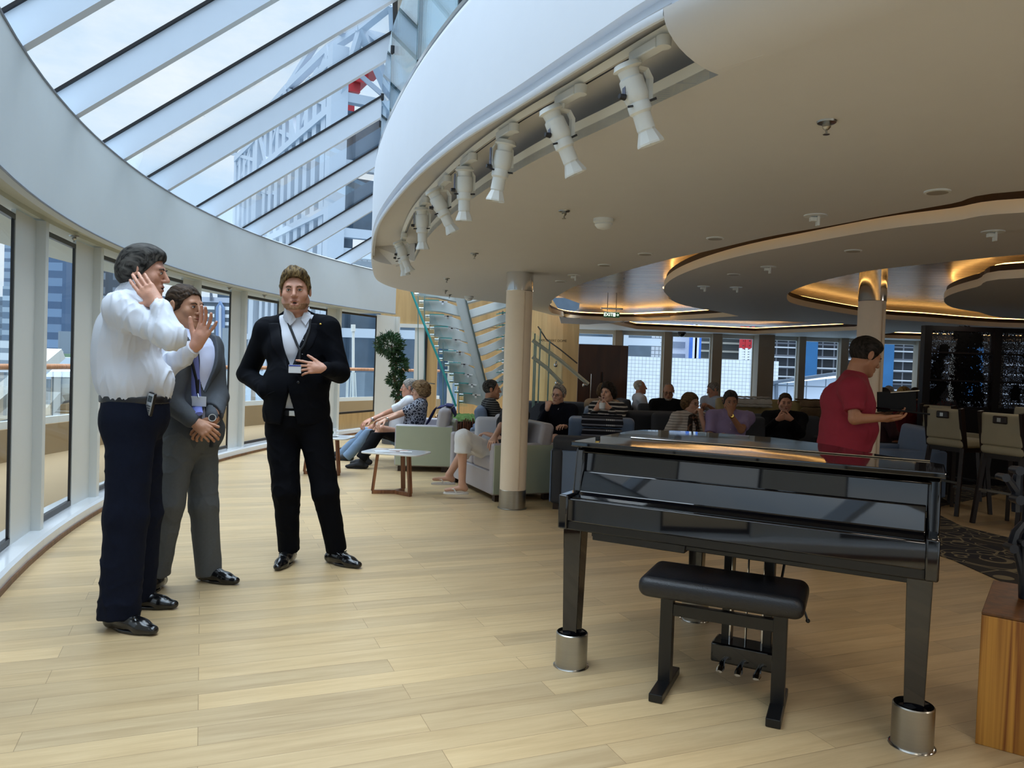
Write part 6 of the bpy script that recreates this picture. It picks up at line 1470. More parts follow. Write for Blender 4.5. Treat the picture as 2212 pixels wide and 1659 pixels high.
TN = [bvh(sh3), bvh(jk3)]; TBd = bvh([c for c in m3.children if c.name.startswith('body')][0])
for pts in ([(615, 664), (611, 686), (626, 704), (640, 690), (632, 676)], [(668, 662), (672, 684), (660, 703), (650, 690), (656, 676)]):
    P_c = [hit(TN + [TBd], x, y, .012) for x, y in pts]; b = MB(); n = len(P_c); b.add(P_c + [p - unit(p - _C) * .004 for p in P_c], [tuple(range(n)), tuple(range(n, 2 * n))[::-1]] + [(i, (i + 1) % n, n + (i + 1) % n, n + i) for i in range(n)]); b.build('collar', WSH, m3)
S = SDF(P3['neck'] - .14, P3['neck'] + .14, .004); S.cap(P3['neck'] - V3(0, 0, .05), P3['neck'] + V3(0, .01, .03), .076, .070, 0); S.cap(P3['neck'] - V3(0, 0, .1), P3['neck'] + V3(0, .01, .1), .070, .063, 0, 'sub'); S.cut(P3['neck'] + V3(0, 0, .012), V3(0, -.5, 1)); S.cut(P3['neck'] - V3(0, 0, .05), V3(0, 0, -1)); vobj('collar', [S.mesh()], WSH, m3)
# ================================================================ LOUNGE FURNITURE
LIL = mat('lilac_leather', 'a9a6ad', .38, var=.02, bump=.06, bscale=40); GRN = mat('pale_green_leather', 'a9b29f', .45, var=.02); BLU = mat('blue_grey_leather', '667a98', .45, var=.04); SLT = mat('slate_fabric', '32353c', .8, var=.05); DKW_ = mat('dark_feet', '2e1a10', .4)
TANB = mat('tan_leather', '9a8a5e', .5, var=.03); WAL = woodmat('walnut', '5a3420', '8a5a3a', .4)
def rb(name, c, d, r, m, par, rx=0., **k):
    """padded block: rounded box"""
    h = max(min(d) / 14, .008); h = min(h, .016); S = SDF(np.array([-d[0], -d[1], -d[2]]) / 2 - .03, np.array(d) / 2 + .03, h); S.rbox((0, 0, 0), np.array(d) / 2, r); v, f = S.mesh()
    if rx: a = rx; v = v @ np.array([[1, 0, 0], [0, math.cos(a), math.sin(a)], [0, -math.sin(a), math.cos(a)]])
    v = v + np.array(c); o = vobj(name, [(v, f)], m, None, it=1); o.parent = par; XF[o.name] = XF[par.name]; return o
def armchair(label, x, y, az, w=.75, d=.72, side=BLU, cush=BLU, back=BLU, seats=1, arm=.56, top=.74, grp='lounge seats', name='armchair', lowback=True):
    r = thing(name, label, 'sofa' if seats > 1 else 'armchair', (x, y, 0), -math.radians(az), grp)   # local +y is the front
    for s in (-1, 1):
        rb('arm', (s * (w / 2 - .055), -.01, arm / 2 + .03), (.10, d, arm - .06), .03, cush, r)
        b = MB(); b.box((s * (w / 2 + .001), -.01, arm / 2 + .03), (.012, d - .03, arm - .09)); b.build('side_panel', side, r, bevel=.004, local=True)
    b = MB(); b.box((0, d / 2 - .06, .17), (w - .2, .06, .22)); b.build('front_apron', cush, r, bevel=.01, local=True); b = MB(); b.box((0, -d / 2 + .05, .3), (w - .18, .08, .5)); b.build('rear_panel', side, r, bevel=.01, local=True)
    sw = (w - .21) / seats
    for i in range(seats): rb('seat_cushion', (-(w - .21) / 2 + sw * (i + .5), .06, .34), (sw - .01, d - .2, .15), .045, cush, r)
    rb('backrest', (0, -d / 2 + .13, (.36 + top) / 2 + .02), (w - .01, .15, top - .36), .05, back, r, rx=.16)
    for s in (-1, 1):
        for t in (-1, 1): b = MB(); b.box((s * (w / 2 - .06), t * (d / 2 - .09), .03), (.07, .07, .06)); b.build('foot', DKW_, r, local=True)
    return r
armchair('pale green and lilac two seat sofa with the couple looking left', -1.06, 9.80, 268, 1.3, .70, GRN, LIL, LIL, 2, grp='pale two seat sofas')
armchair('pale green and lilac two seat sofa behind the cream column', -.10, 8.02, 247, 1.3, .70, GRN, LIL, LIL, 2, grp='pale two seat sofas')
def X_(px, Y): return float(py(px, 800, Y)[0])
CH = [('blue grey armchair of the man in the striped dark shirt', 1088, 9.4, 90, .72, 1, BLU, BLU), ('light blue two seat sofa seen from behind, just left of the piano', 1318, 7.3, 8, 1.0, 2, BLU, SLT), ('blue grey armchair with the striped blanket over its back', 1302, 8.35, 5, .7, 1, BLU, BLU),
      ('blue armchair right behind the woman with the white collar', 1236, 10.1, 275, .7, 1, BLU, BLU), ('grey armchair at the foot of the dark brown panel', 1268, 11.6, 15, .8, 1, SLT, SLT), ('dark slate armchair with high back in front of the bald man', 1404, 9.9, 350, .8, 1, SLT, SLT),
      ('grey two seat sofa of the woman with the scarf and the man in purple', 1540, 9.0, 186, 1.35, 2, SLT, SLT), ('slate armchair of the man in the black sweater', 1704, 9.6, 190, .9, 1, SLT, SLT), ('dark armchair of the man in white by the windows', 1380, 13.3, 88, .8, 1, SLT, SLT),
      ('slate armchair of the bald bearded man', 1447, 11.4, 188, .9, 1, SLT, SLT), ('grey armchair of the man in the light polo shirt', 1560, 13.6, 268, .8, 1, SLT, SLT), ('tan leather sofa near the windows with a pale throw on it', 1640, 12.3, 175, 1.2, 2, TANB, TANB),
      ('tan leather sofa behind the man in the black sweater', 1800, 12.0, 175, 1.3, 2, TANB, TANB), ('blue grey armchair behind the man in the red t-shirt', 1945, 8.55, 275, .8, 1, BLU, BLU), ('grey two seat sofa along the railing of the stairs', 1166, 11.0, 190, .9, 2, SLT, SLT)]
for l, px, Y, az, w, n, sd, cu in CH: armchair(l, X_(px, Y), Y, az, w, .72, sd, cu, cu, n, top=.66 if 'light blue' in l else .78 if 'tan' not in l else .88)
# throws and blankets
def drape(name, label, cat, cx, cy, az, w, z, m, front=.12, back=.35, th=.02, yoff=-.24, wob_=.008):
    r, f = frame(az); P = []; n = 12; b = MB(); prof = [(yoff + .16 + front * .3, z - front), (yoff + .12, z - .01), (yoff + .02, z + .015), (yoff - .09, z), (yoff - .13, z - .1), (yoff - .12, z - back)]
    rows = [[(np.array([cx, cy, 0]) + r * (-w / 2 + w * i / n) + f * (yy + math.sin(i * 1.9) * wob_) + V3(0, 0, zz + math.sin(i * 2.7 + k) * wob_ * .7)) for i in range(n + 1)] for k, (yy, zz) in enumerate(prof)]
    for a, c in zip(rows[:-1], rows[1:]): b.strip(a, c)
    o = b.build(name, m, None, smooth=2); so = o.modifiers.new('t', 'SOLIDIFY'); so.thickness = th; so.offset = 1; ss = o.modifiers.new('s', 'SUBSURF'); ss.levels = 1; ss.render_levels = 1
    return tag(o, label, cat)
def plaidmat():
    m, t, b = _new('striped_blanket'); v = texco(t, (1, 1, 1)); sep = N(t, 'ShaderNodeSeparateXYZ'); t.links.new(v, sep.inputs[0])
    f = mathn(t, 'LESS_THAN', mathn(t, 'FRACT', mathn(t, 'DIVIDE', sep.outputs[2], .055)), .28); x = mathn(t, 'ADD', sep.outputs[0], -X_(1320, 8.1)); g = mathn(t, 'LESS_THAN', mathn(t, 'ABSOLUTE', x), .045); g2 = mathn(t, 'LESS_THAN', mathn(t, 'FRACT', mathn(t, 'DIVIDE', x, .02)), .5)
    c = mix(t, f, _lin('10131f'), _lin('7d808c')); c = mix(t, mathn(t, 'MULTIPLY', mathn(t, 'MULTIPLY', g, g2), f), c, _lin('d6d6d2')); t.links.new(c, b.inputs['Base Color']); b.inputs['Roughness'].default_value = .95; return m
drape('blanket', 'navy and grey striped blanket over the back of a blue grey armchair', 'blanket', X_(1303, 8.35), 8.35, 5, .44, .80, plaidmat(), back=.42)
FUR = mat('fur_throw', '8a7458', .95, vscale=6, var2='3d2c1c', bump=.6, bscale=60, var=.3)
drape('throw', 'brown and cream fur throw over the sofa behind the man in the black sweater', 'throw', X_(1790, 12.0), 12.0, 355, .9, .915, FUR, back=.25, yoff=.10, wob_=.02)
drape('throw', 'pale fur throw lying on the tan sofa left of the thick window post', 'throw', X_(1632, 12.3), 12.3, 355, .6, .915, mat('pale_fur', 'a8a49e', .95, bump=.5), back=.15, yoff=.10, wob_=.02)
drape('jacket', 'dark blue jacket hung over the sofa back behind the woman in patterned top', 'jacket', -1.06, 9.75, 268, .55, .76, blobmat('navy_dots', '1a1f55', '2c3370', 90., .02), front=.25, back=.12)
# side tables
MAR = mat('white_marble', 'd5d8da', .15, var=.06, vscale=3, coat=.3)
def side_table(label, x, y, az, z=.42, w=.62, d=.42):
    r = thing('side_table', label, 'table', (x, y, 0), -math.radians(az), 'marble topped side tables')
    S = SDF((-w / 2 - .03, -d / 2 - .03, z - .03), (w / 2 + .03, d / 2 + .03, z + .03), .006)
    S.rbox((0, 0, z), (w / 2, d / 2, .012), .012); S.cap((0, 0, z - 9), (0, 0, z + 9), .01, .01, 0); o = None
    L = []
    for k in range(32):
        a = 2 * PI * k / 32; c, s = math.cos(a), math.sin(a); L.append((w / 2 * np.sign(c) * abs(c) ** .28, d / 2 * np.sign(s) * abs(s) ** .28))
    b = MB(); b.prism(L, z - .018, z); b.build('table_top', MAR, r, bevel=.006, local=True)
    c = (0, 0); F_ = [(-.20, -.10), (.20, -.10), (0.02, .15)]
    for fx_, fy in F_:
        b = MB(); b.bar((fx_, fy, .03), (fx_ * .82, fy * .8, z - .018), .035, .03, up=(fx_ + .01, fy, 0)); b.build('leg', WAL, r, local=True)
        b = MB(); b.bar((0, 0, .018), (fx_ * 1.03, fy * 1.03, .018), .034, .034); b.build('foot_rail', WAL, r, local=True)
    return r
t1 = side_table('marble topped walnut side table with leaflets in front of the left sofa', X_(862, 7.6), 7.6, 15)
t2 = side_table('marble topped walnut side table with a mug, half hidden by the black suit', X_(707, 8.75), 8.75, 5, .43)
for i, (x, y, a, w, d, c, l) in enumerate([(-1.19, 7.58, .3, .2, .14, 'cfd4d8', 'grey leaflet on the marble side table, left one'), (-1.06, 7.64, -.2, .17, .12, 'c9a9a0', 'pinkish leaflet in the middle of the marble side table'), (-.98, 7.55, .1, .12, .09, 'e4e6e8', 'small white leaflet on the marble side table, right one'), (-1.1, 7.68, .5, .13, .09, 'e0e2e4', 'small white leaflet at the far edge of the marble side table')]):
    b = MB(); b.box((X_(862, 7.6) + 1.1 + x - .02, y, .4215 + i * .0016), (w, d, .0014), rz=a); tag(b.build('leaflet', mat('paper_' + c, c, .5)), l, 'leaflet', 'leaflets on the marble table')
mp_ = V3(X_(722, 8.7), 8.72, .43); r = thing('saucer', 'white saucer under the mug on the half hidden side table', 'saucer', mp_); b = MB(); b.lathe([(0, 0), (.04, 0), (.072, .012), (.07, .014), (.04, .005), (0, .005)], 24, mp_); b.build('dish', mat('porcelain', 'e6e7e6', .15), r, smooth=True)
r = thing('mug', 'white mug with green round print on the half hidden side table', 'mug', mp_ + V3(0, 0, .006)); c = mp_ + V3(0, 0, .006)
b = MB(); b.lathe([(0, 0), (.034, 0), (.041, .01), (.041, .085), (.037, .085), (.037, .012), (0, .01)], 24, c); b.build('cup', mat('porcelain', 'e6e7e6'), r, smooth=True); b = MB(); b.tube([c + V3(.04, 0, .07), c + V3(.068, 0, .062), c + V3(.068, 0, .035), c + V3(.04, 0, .025)], .006, 6); b.build('handle', mat('porcelain', 'e6e7e6'), r, smooth=True)
b = MB(); b.cyl(c + V3(-.005, -.0395, .045), c + V3(-.005, -.0425, .045), .024, 18); b.build('round_print', mat('print_green', '24503c', .5), r); b = MB(); b.cyl(c + V3(-.005, -.0425, .045), c + V3(-.005, -.0435, .045), .012, 14); b.build('round_print', mat('porcelain', 'e6e7e6'), r)
g0 = mp_ + V3(-.06, .12, 0); r = thing('beer_glass', 'tall glass with a little amber drink behind the mug', 'glass', g0); b = MB(); b.lathe([(.026, 0), (.032, .15), (.0315, .15), (.0255, .004)], 20, g0, cap=False); b.build('glass', glassmat('thin_glass', (.93, .95, .95), .08), r, smooth=True); b = MB(); b.lathe([(0, .004), (.025, .004), (.027, .05), (0, .05)], 20, g0); b.build('drink', mat('amber', 'c98a18', .1), r, smooth=True)
# round willow planter with moss
c = V3(X_(1004, 11.1), 11.1, 0); r = thing('planter', 'brown willow planter filled with green moss between the sofa and the stairs', 'planter', c); rs = random.Random(4)
b = MB(); b.lathe([(0, .02), (.36, .02), (.38, .5), (.36, .5), (.34, .06), (0, .05)], 32, c); b.build('pot', mat('pot_dark', '2a1a12', .8), r)
b = MB()
for k in range(110):
    a = 2 * PI * k / 110 + rs.uniform(-.02, .02); R1_, R2_ = .385, .40; b.tube([c + V3(R1_ * math.cos(a), R1_ * math.sin(a), .01), c + V3(R2_ * math.cos(a + rs.uniform(-.05, .05)), R2_ * math.sin(a), .46 + rs.uniform(0, .1))], .010, 5)
o = b.build('willow_sticks', mat('willow', '5a3420', .8, var=.2, vscale=30), r); o['kind'] = 'stuff'
S = SDF(c + V3(-.42, -.42, .36), c + V3(.42, .42, .68), .012); S.ell(c + V3(0, 0, .49), (.36, .36, .09), k=0); MOSS = mat('moss_green', '2c4420', .95, var2='5a7a38', vscale=22, bump=.8, bscale=50)
o = vobj('moss', [S.mesh()], MOSS, r, disp=lambda v: wob(v, 60, 3, 2) * .018 + wob(v, 140, 5, 2) * .008)
# cloud pruned tree
LEAF = mat('tree_leaf', '16301c', .6, var2='3c6038', vscale=14)
c = V3(X_(857, 12.2), 12.2, 0); r = thing('topiary_tree', 'cloud pruned evergreen with round leaf balls beside the glazed door', 'tree', c)
b = MB(); b.lathe([(0, 0), (.2, 0), (.24, .42), (.21, .42), (.2, .38), (0, .38)], 24, c); b.build('pot', mat('pot_grey', '55555a', .6), r, smooth=True)
trunk = [py(x, y, 12.2) for x, y in ((860, 905), (857, 870), (862, 845), (851, 815), (856, 790), (852, 765), (845, 745))]; b = MB(); b.tube([c + V3(0, 0, .36)] + trunk, [.035, .032, .03, .028, .025, .022, .02, .016], 8); b.tube([trunk[2], py(868, 825, 12.2), py(866, 800, 12.2)], [.022, .02, .014], 6); b.build('trunk', mat('bark', '5a4330', .8, bump=.5), r, smooth=True)
for k, (x, y, R) in enumerate([(841, 744, .215), (855, 769, .10), (863, 789, .135), (856, 820, .14), (861, 850, .085)]):
    q = py(x, y, 12.2); b = MB(); n = int(1100 * (R / .2) ** 2) + 90
    for i in range(n):
        v = unit(V3(rs.gauss(0, 1), rs.gauss(0, 1), rs.gauss(0, 1))); p = q + v * R * (rs.uniform(.55, 1.)) * V3(1, 1, .82); t = unit(v + V3(rs.gauss(0, .5), rs.gauss(0, .5), rs.gauss(0, .5))); s = unit(np.cross(t, V3(rs.random(), rs.random(), rs.random()))); L = .055 + rs.random() * .035; w = .011
        b.add([p, p + t * L * .5 + s * w, p + t * L, p + t * L * .5 - s * w], [(0, 1, 2, 3)])
    b.build('leaf_ball', LEAF, r, fixn=False)
# leafy partition screen and bar
YS = 9.7; SB = mat('screen_dark', '120b0a', .45, spec=.2); r = thing('partition_screen', 'dark framed screen with leafy silhouettes between lounge and bar', 'screen', (X_(2100, YS), YS, 0))
ztp = float(py(2000, 703, YS)[2]); zcn = float(py(2000, 880, YS)[2]); xs = [X_(x, YS) for x in (1990, 2006, 2140, 2156, 2290, 2306)]
for i in (0, 2, 4): b = MB(); b.box(((xs[i] + xs[i + 1]) / 2, YS, ztp / 2), (xs[i + 1] - xs[i], .1, ztp)); b.build('post', SB, r)
for z, h in ((ztp - .03, .06), (zcn + .0, .05), (float(py(2050, 762, YS)[2]), .022), (float(py(2050, 822, YS)[2]), .022)): b = MB(); b.box(((xs[1] + xs[4]) / 2, YS, z), (xs[4] - xs[1], .05, h)); b.build('rail', SB, r)
def meshglass():
    m, t, b = _new('wired_glass'); t.nodes.remove(b); out = t.nodes['Material Output']; v = texco(t); n = N(t, 'ShaderNodeTexVoronoi', Scale=55.); t.links.new(v, n.inputs['Vector']); n.feature = 'DISTANCE_TO_EDGE'
    f = mathn(t, 'LESS_THAN', n.outputs['Distance'], .13); tr = N(t, 'ShaderNodeBsdfTransparent', Color=(.9, .9, .92, 1)); d = N(t, 'ShaderNodeBsdfDiffuse', Color=(.05, .05, .055, 1)); ms = t.nodes.new('ShaderNodeMixShader'); t.links.new(f, ms.inputs[0]); t.links.new(tr.outputs[0], ms.inputs[1]); t.links.new(d.outputs[0], ms.inputs[2]); t.links.new(ms.outputs[0], out.inputs['Surface']); return m
WG = meshglass()
for i in (1, 3):
    g = MB(); g.box(((xs[i] + xs[i + 1]) / 2, YS + .02, (ztp + zcn) / 2), (xs[i + 1] - xs[i], .004, ztp - zcn)); g.build('wired_panel', WG, r)
    b = MB(); x0, x1 = xs[i], xs[i + 1]; cl = [(x0 + (x1 - x0) * u, zcn + (ztp - zcn) * w_, s) for u, w_, s in ([(.50, .93, .12), (.62, .82, .13), (.5, .72, .10), (.75, .86, .09), (.55, .6, .14), (.62, .47, .16), (.5, .35, .12), (.15, .55, .09), (.12, .4, .10), (.2, .28, .09), (.1, .15, .10), (.75, .35, .13), (.55, .16, .12), (.8, .12, .10), (.7, .6, .1), (.22, .7, .07)] if i == 1 else [(.6, .85, .2), (.7, .6, .24), (.65, .35, .22), (.75, .12, .22), (.95, .5, .25), (.3, .2, .08), (.85, .9, .2)])]
    for cx, cz, s in cl:
        for k in range(int(900 * s)):
            a = rs.uniform(0, 2 * PI); d = s * math.sqrt(rs.random()) * rs.uniform(.6, 1.25); px_, pz_ = cx + d * math.cos(a) * .8, cz + d * math.sin(a) * 1.15
            if not (x0 < px_ < x1 and zcn < pz_ < ztp): continue
            L = rs.uniform(.012, .03); th = rs.uniform(0, 2 * PI); n = 5 + rs.randrange(2); pt = [(px_ + L * (1 if j % 2 else .6) * math.cos(th + j * 2 * PI / (2 * n)), pz_ + L * (1 if j % 2 else .6) * math.sin(th + j * 2 * PI / (2 * n))) for j in range(2 * n)]
            y_ = YS - .012 + rs.uniform(-.006, .006); b.add([(p[0], y_, p[1]) for p in pt] + [(p[0], y_ + .004, p[1]) for p in pt], [tuple(range(2 * n)), tuple(range(2 * n, 4 * n))[::-1]])
    b.build('leaf_silhouettes', mat('leaf_black', '050404', .8, spec=.1), r, fixn=False)
b = MB(); b.box(((xs[1] + xs[4]) / 2, YS + .02, zcn / 2), (xs[4] - xs[1], .12, zcn - .02)); b.build('lower_panel', SB, r)
# bar stools
CRM = mat('cream_leather', 'a39c84', .5, var=.03); DWD = mat('dark_wood_leg', '1c100b', .4)
def stool(label, x, y, az):
    r = thing('bar_stool', label, 'bar stool', (x, y, 0), -math.radians(az), 'cream bar stools'); 
    rb('seat', (0, 0, .70), (.42, .42, .09), .035, CRM, r); rb('backrest', (0, -.20, .885), (.40, .055, .30), .022, CRM, r, rx=.07)
    for s in (-1, 1):
        b = MB(); b.bar((s * .195, -.165, .66), (s * .195, -.235, 1.045), .03, .05); b.build('back_post', DWD, r, local=True)
        b = MB(); b.bar((s * .17, .17, .67), (s * .21, .22, 0), .035, .035); b.build('leg', DWD, r, local=True); b = MB(); b.bar((s * .18, -.17, .67), (s * .21, -.25, 0), .035, .035); b.build('leg', DWD, r, local=True)
    b = MB(); b.box((0, -.222, .975), (.13, .062, .07)); b.build('handle_cutout', DWD, r, local=True, bevel=.01); b = MB(); b.box((0, -.255, .975), (.035, .006, .035)); b.build('handle_plate', STEEL, r, local=True)
    for z, yy in ((.22, .2), (.32, -.215)): b = MB(); b.bar((-.19, yy, z), (.19, yy, z), .02, .02); b.build('footrest', STEEL, r, local=True)
    b = MB(); b.box((0, 0, .64), (.38, .38, .05)); b.build('seat_frame', DWD, r, local=True)
    return r
stool('cream bar stool with its back to the lounge, first from the screen', X_(2078, 7.7), 7.7, 68); stool('cream bar stool second from the screen, half behind the first', X_(2062, 8.5), 8.5, 68); stool('cream bar stool at the right edge beside the stand', X_(2205, 7.0), 7.0, 68); stool('cream bar stool farther back at the bar, third from the screen', 5.75, 8.7, 250); stool('cream bar stool deep in the bar near the picture edge', 6.5, 8.0, 250)
r = thing('high_table', 'pale wooden high bar table behind the cream stools', 'table', (5.55, 7.6, 0)); b = MB(); b.box((5.65, 7.4, .94), (.5, 1.6, .04)); b.build('table_top', woodmat('honey_wood', '9a7440', 'b98f54', .35), r, bevel=.004); b = MB(); b.box((5.65, 7.4, .46), (.1, .9, .92)); b.build('pedestal', DWD, r)
# ================================================================ THE GUESTS
def seated(px, py_, Y, az, slouch=.62, lean=-8, s=1., sw=.185, side=0.):
    """joints of someone sitting; px, py_ = ear level of the head in the photograph"""
    r, f = frame(az); C = py(px, py_, Y); a = math.radians(lean); up = V3(0, 0, 1) * math.cos(a) + f * math.sin(a)
    nk = C - V3(0, 0, .135) * s - f * .02; ch = nk - up * .20 * s; pe = nk - up * .50 * s; P = dict(r=r, f=f, head=C, neck=nk, chest=ch, pelvis=pe)
    for q, sg in (('r', 1), ('l', -1)):
        P['s' + q] = nk + r * sg * sw * s - up * .055 * s; P['h' + q] = pe + r * sg * .09 + f * .02; kn = pe + r * sg * .12 + f * .44; kn[2] = max(pe[2] + .04, .44); P['k' + q] = kn; P['a' + q] = kn + f * .05 + V3(0, 0, -kn[2] + .09)
    P['ground'] = V3(pe[0], pe[1], 0); return P
def arms(P, wr=None, wl=None, s=1., pole=(0, 0, -1)):
    for q, w in (('r', wr), ('l', wl)):
        if w is None: w = P['pelvis'] + P['f'] * .28 + P['r'] * (.13 if q == 'r' else -.13) + V3(0, 0, .12)
        P['w' + q] = np.array(w, float); P['e' + q] = ik(P['s' + q], P['w' + q], .29 * s, .25 * s, V3(*pole) + P['r'] * (.5 if q == 'r' else -.5) - P['f'] * .2)
        P.setdefault('hd' + q, (unit(P['w' + q] - P['e' + q]), V3(0, 0, -1), dict(curl=(30, 30, 20))))
def top(P, root, m, slv='long', inf=.018, belly=0., h=.009, amp=.005, name='shirt', narrow=1., neck=True, seed=3, sc=24):
    def bl(S):
        torso(S, P, inf, belly=belly, sh=.055, narrow=narrow)
        for q in 'lr':
            if slv == 'long': sleeve(S, P['s' + q], P['e' + q], P['w' + q] + unit(P['e' + q] - P['w' + q]) * .03, .066, .056, .040, .04)
            elif slv == 'short': conec(S, P['s' + q], P['s' + q] + (P['e' + q] - P['s' + q]) * .72, .068, .062, .035)
        if neck: S.cap(P['neck'] - V3(0, 0, .06), P['neck'] - V3(0, 0, .03), .075, .068, .02)
        S.cut(P['pelvis'] - V3(0, 0, .02), V3(0, 0, -1))
    return cloth(name, m, root, P, bl, h=h, amp=amp, sc=sc, seed=seed)
def guest(label, P, tone, hair, az, pitch, topm, slv='long', trm=None, hs=1., h=.010, hh=.0045, roll=0., shoes_=None, tr=True, **kw):
    bel = kw.get('belly', 0.); root, T, tips = person(label, P, tone, hair, hs, headframe(az, pitch, roll), hh=hh, hb=h, **kw)
    o = top(P, root, topm, slv, inf=kw.get('inf', .018), belly=bel, h=h * .9, narrow=kw.get('narrow', 1.), seed=len(label))
    if tr: trousers(root, P, trm or mat('dark_trousers', '14161c', .85, spec=.2), (.092, .074, .062), .07, .004, .066, h=h, seed=4)
    if shoes_ is not False:
        for q in 'lr': shoe(P['a' + q], P['f'], shoes_ or SHO, root, .98, h=.009)
    return root, T, tips, o
def watch(root, P, q, m=None):
    d = unit(P['e' + q] - P['w' + q]); c = P['w' + q] + d * .03; z = d; x = unit(np.cross(z, V3(.3, .9, .1))); y = np.cross(z, x); M = Matrix((tuple(x), tuple(y), tuple(z))).transposed()
    b = MB(); b.lathe([(.026, -.008), (.0285, -.008), (.0285, .008), (.026, .008)], 20, c, M, cap=False); b.lathe([(0, 0), (.018, 0), (.018, .006), (0, .006)], 16, c + unit(V3(-.2, -1, .3)) * .026, Matrix.Rotation(PI / 2, 3, 'X')); b.build('watch', m or CHROME, root, smooth=True)
HD = lambda d, n, **k: (unit(V3(*d)), V3(*n), k)
JEAN = mat('pale_denim', '6f88a5', .85, vscale=5, var=.12, bump=.1, bscale=300); WT = mat('white_cotton', 'c4c8d2', .85, var=.02); BLK = mat('black_cotton', '0e0f13', .9, spec=.15); KHA = mat('khaki', '7a6740', .85)
# couple on the left sofa
P = seated(884, 838, 10.1, 268, lean=-16); P['kr'] = py(806, 925, 10.0); P['kl'] = py(795, 930, 10.25); P['ar'] = py(752, 985, 9.95); P['al'] = py(737, 982, 10.25); arms(P, py(800, 908, 9.85), py(797, 908, 10.05))
g_, T, t_, o = guest('grey haired man in a white t-shirt and pale jeans on the left sofa', P, 'pink', ('short', 'grey', dict(vol=.009, rough=.002)), 268, -4, blobmat('white_tee', 'd0d4dc', '2f3a72', 34., .0, kind='NOISE'), 'short', JEAN, shoes_=mat('sneaker_dark', '1c1e22', .6), belly=.03, hh=.004, glasses='metal'); watch(g_, P, 'r')
b = MB(); pp = P['chest'] + P['f'] * .16; 
XF.setdefault(g_.name, Matrix.Identity(4))
P = seated(908, 845, 9.55, 268, lean=-18, s=.95, sw=.165); P['kr'] = py(823, 928, 9.35); P['kl'] = py(815, 930, 9.6); P['ar'] = py(783, 986, 9.25); P['al'] = py(792, 975, 9.6); arms(P, py(832, 908, 9.3), py(826, 905, 9.5), .93)
PAI = blobmat('paisley_top', '1b2030', '8e94a4', 26., .12, kind='VORONOI')
g_, T, t_, o = guest('woman with curly brown hair, glasses, paisley top and black trousers on the left sofa', P, 'fair', ('bob', 'curly_brown', dict(vol=.022, rough=.006, top=.012, curl=70)), 266, -6, PAI, 'short', BLK, .97, shoes_=mat('black_knit_shoe', '14151a', .8), glasses='metal', narrow=.95, hh=.004, jaw=.9)
watch(g_, P, 'r')
# woman with white capris behind the column
P = seated(1112, 856, 7.75, 247, lean=-14, s=.97, sw=.17); P['kr'] = py(1000, 945, 7.45); P['kl'] = py(1010, 962, 7.75); P['ar'] = py(998, 1045, 7.45); P['al'] = py(970, 1025, 7.75); P['tr'] = V3(-1, -.1, 0); P['tl'] = V3(-1, -.25, .1); arms(P, py(1068, 945, 7.45), py(1062, 940, 7.7), .93)
g_, T, t_, o = guest('woman in white capri trousers and white flip flops, half hidden by the column', P, 'fair', ('bob', 'light_blond', {}), 247, 0, blobmat('floral_dark', '14161c', '5d5a55', 40., .3, kind='NOISE'), 'short', tr=False, shoes_=False, h=.008, bare_feet=True, jaw=.9, narrow=.95)
def cap_(S):
    S.ell(P['pelvis'], V3(.17, .125, .15), TR(P), .03); S.cut(P['pelvis'] + V3(0, 0, .08), V3(0, 0, 1))
    for q in 'lr': S.ell(P['h' + q] - P['f'] * .03, V3(.1, .11, .12), TR(P), .05); S.cap(P['h' + q], P['k' + q], .095, .075, .035); conec(S, P['k' + q], P['k' + q] + (P['a' + q] - P['k' + q]) * .33, .075, .082, .03)
cloth('capri_trousers', mat('white_capri', 'd9dadc', .85), g_, P, cap_, h=.007, amp=.004)
FFW = mat('flipflop_white', 'd6d4d0', .5)
for q in 'lr':
    a_ = P['a' + q]; d_ = unit(V3(P['t' + q][0], P['t' + q][1], 0)); sd_ = V3(d_[1], -d_[0], 0); zz = a_[2] - .088; b = MB(); L = []
    for k in range(20): t = 2 * PI * k / 20; L.append(tuple((a_ + d_ * (.055 + .125 * math.cos(t)) + sd_ * .045 * math.sin(t))[:2]))
    b.prism(L, zz - .014, zz + .004); o = b.build('flip_flop', FFW, g_, bevel=.003); b = MB(); c0 = a_ + d_ * .13 + V3(0, 0, zz - a_[2] + .03); b.tube([a_ + d_ * .05 + sd_ * .04 + V3(0, 0, zz - a_[2]), a_ + d_ * .08 + sd_ * .03 + V3(0, 0, zz - a_[2] + .042), c0, a_ + d_ * .08 - sd_ * .03 + V3(0, 0, zz - a_[2] + .042), a_ + d_ * .05 - sd_ * .04 + V3(0, 0, zz - a_[2])], .009, 6, flat=.5); b.build('strap', FFW, o)
pl = thing('cushion', 'white scatter cushion on the sofa behind the cream column', 'cushion', P['pelvis'] + V3(-.1, .35, -.12)); XF[pl.name] = Matrix.Translation(Vector(P['pelvis'] + V3(-.12, .42, .16))); S = SDF((-.24, -.15, -.24), (.24, .15, .24), .012); S.rbox((0, 0, 0), (.2, .06, .2), .055); v, f = S.mesh(); pl.location = tuple(P['pelvis'] + V3(-.12, .42, .16)); XF[pl.name] = Matrix.Identity(4); vobj('cushion_pad', [(v, f)], WT, pl)
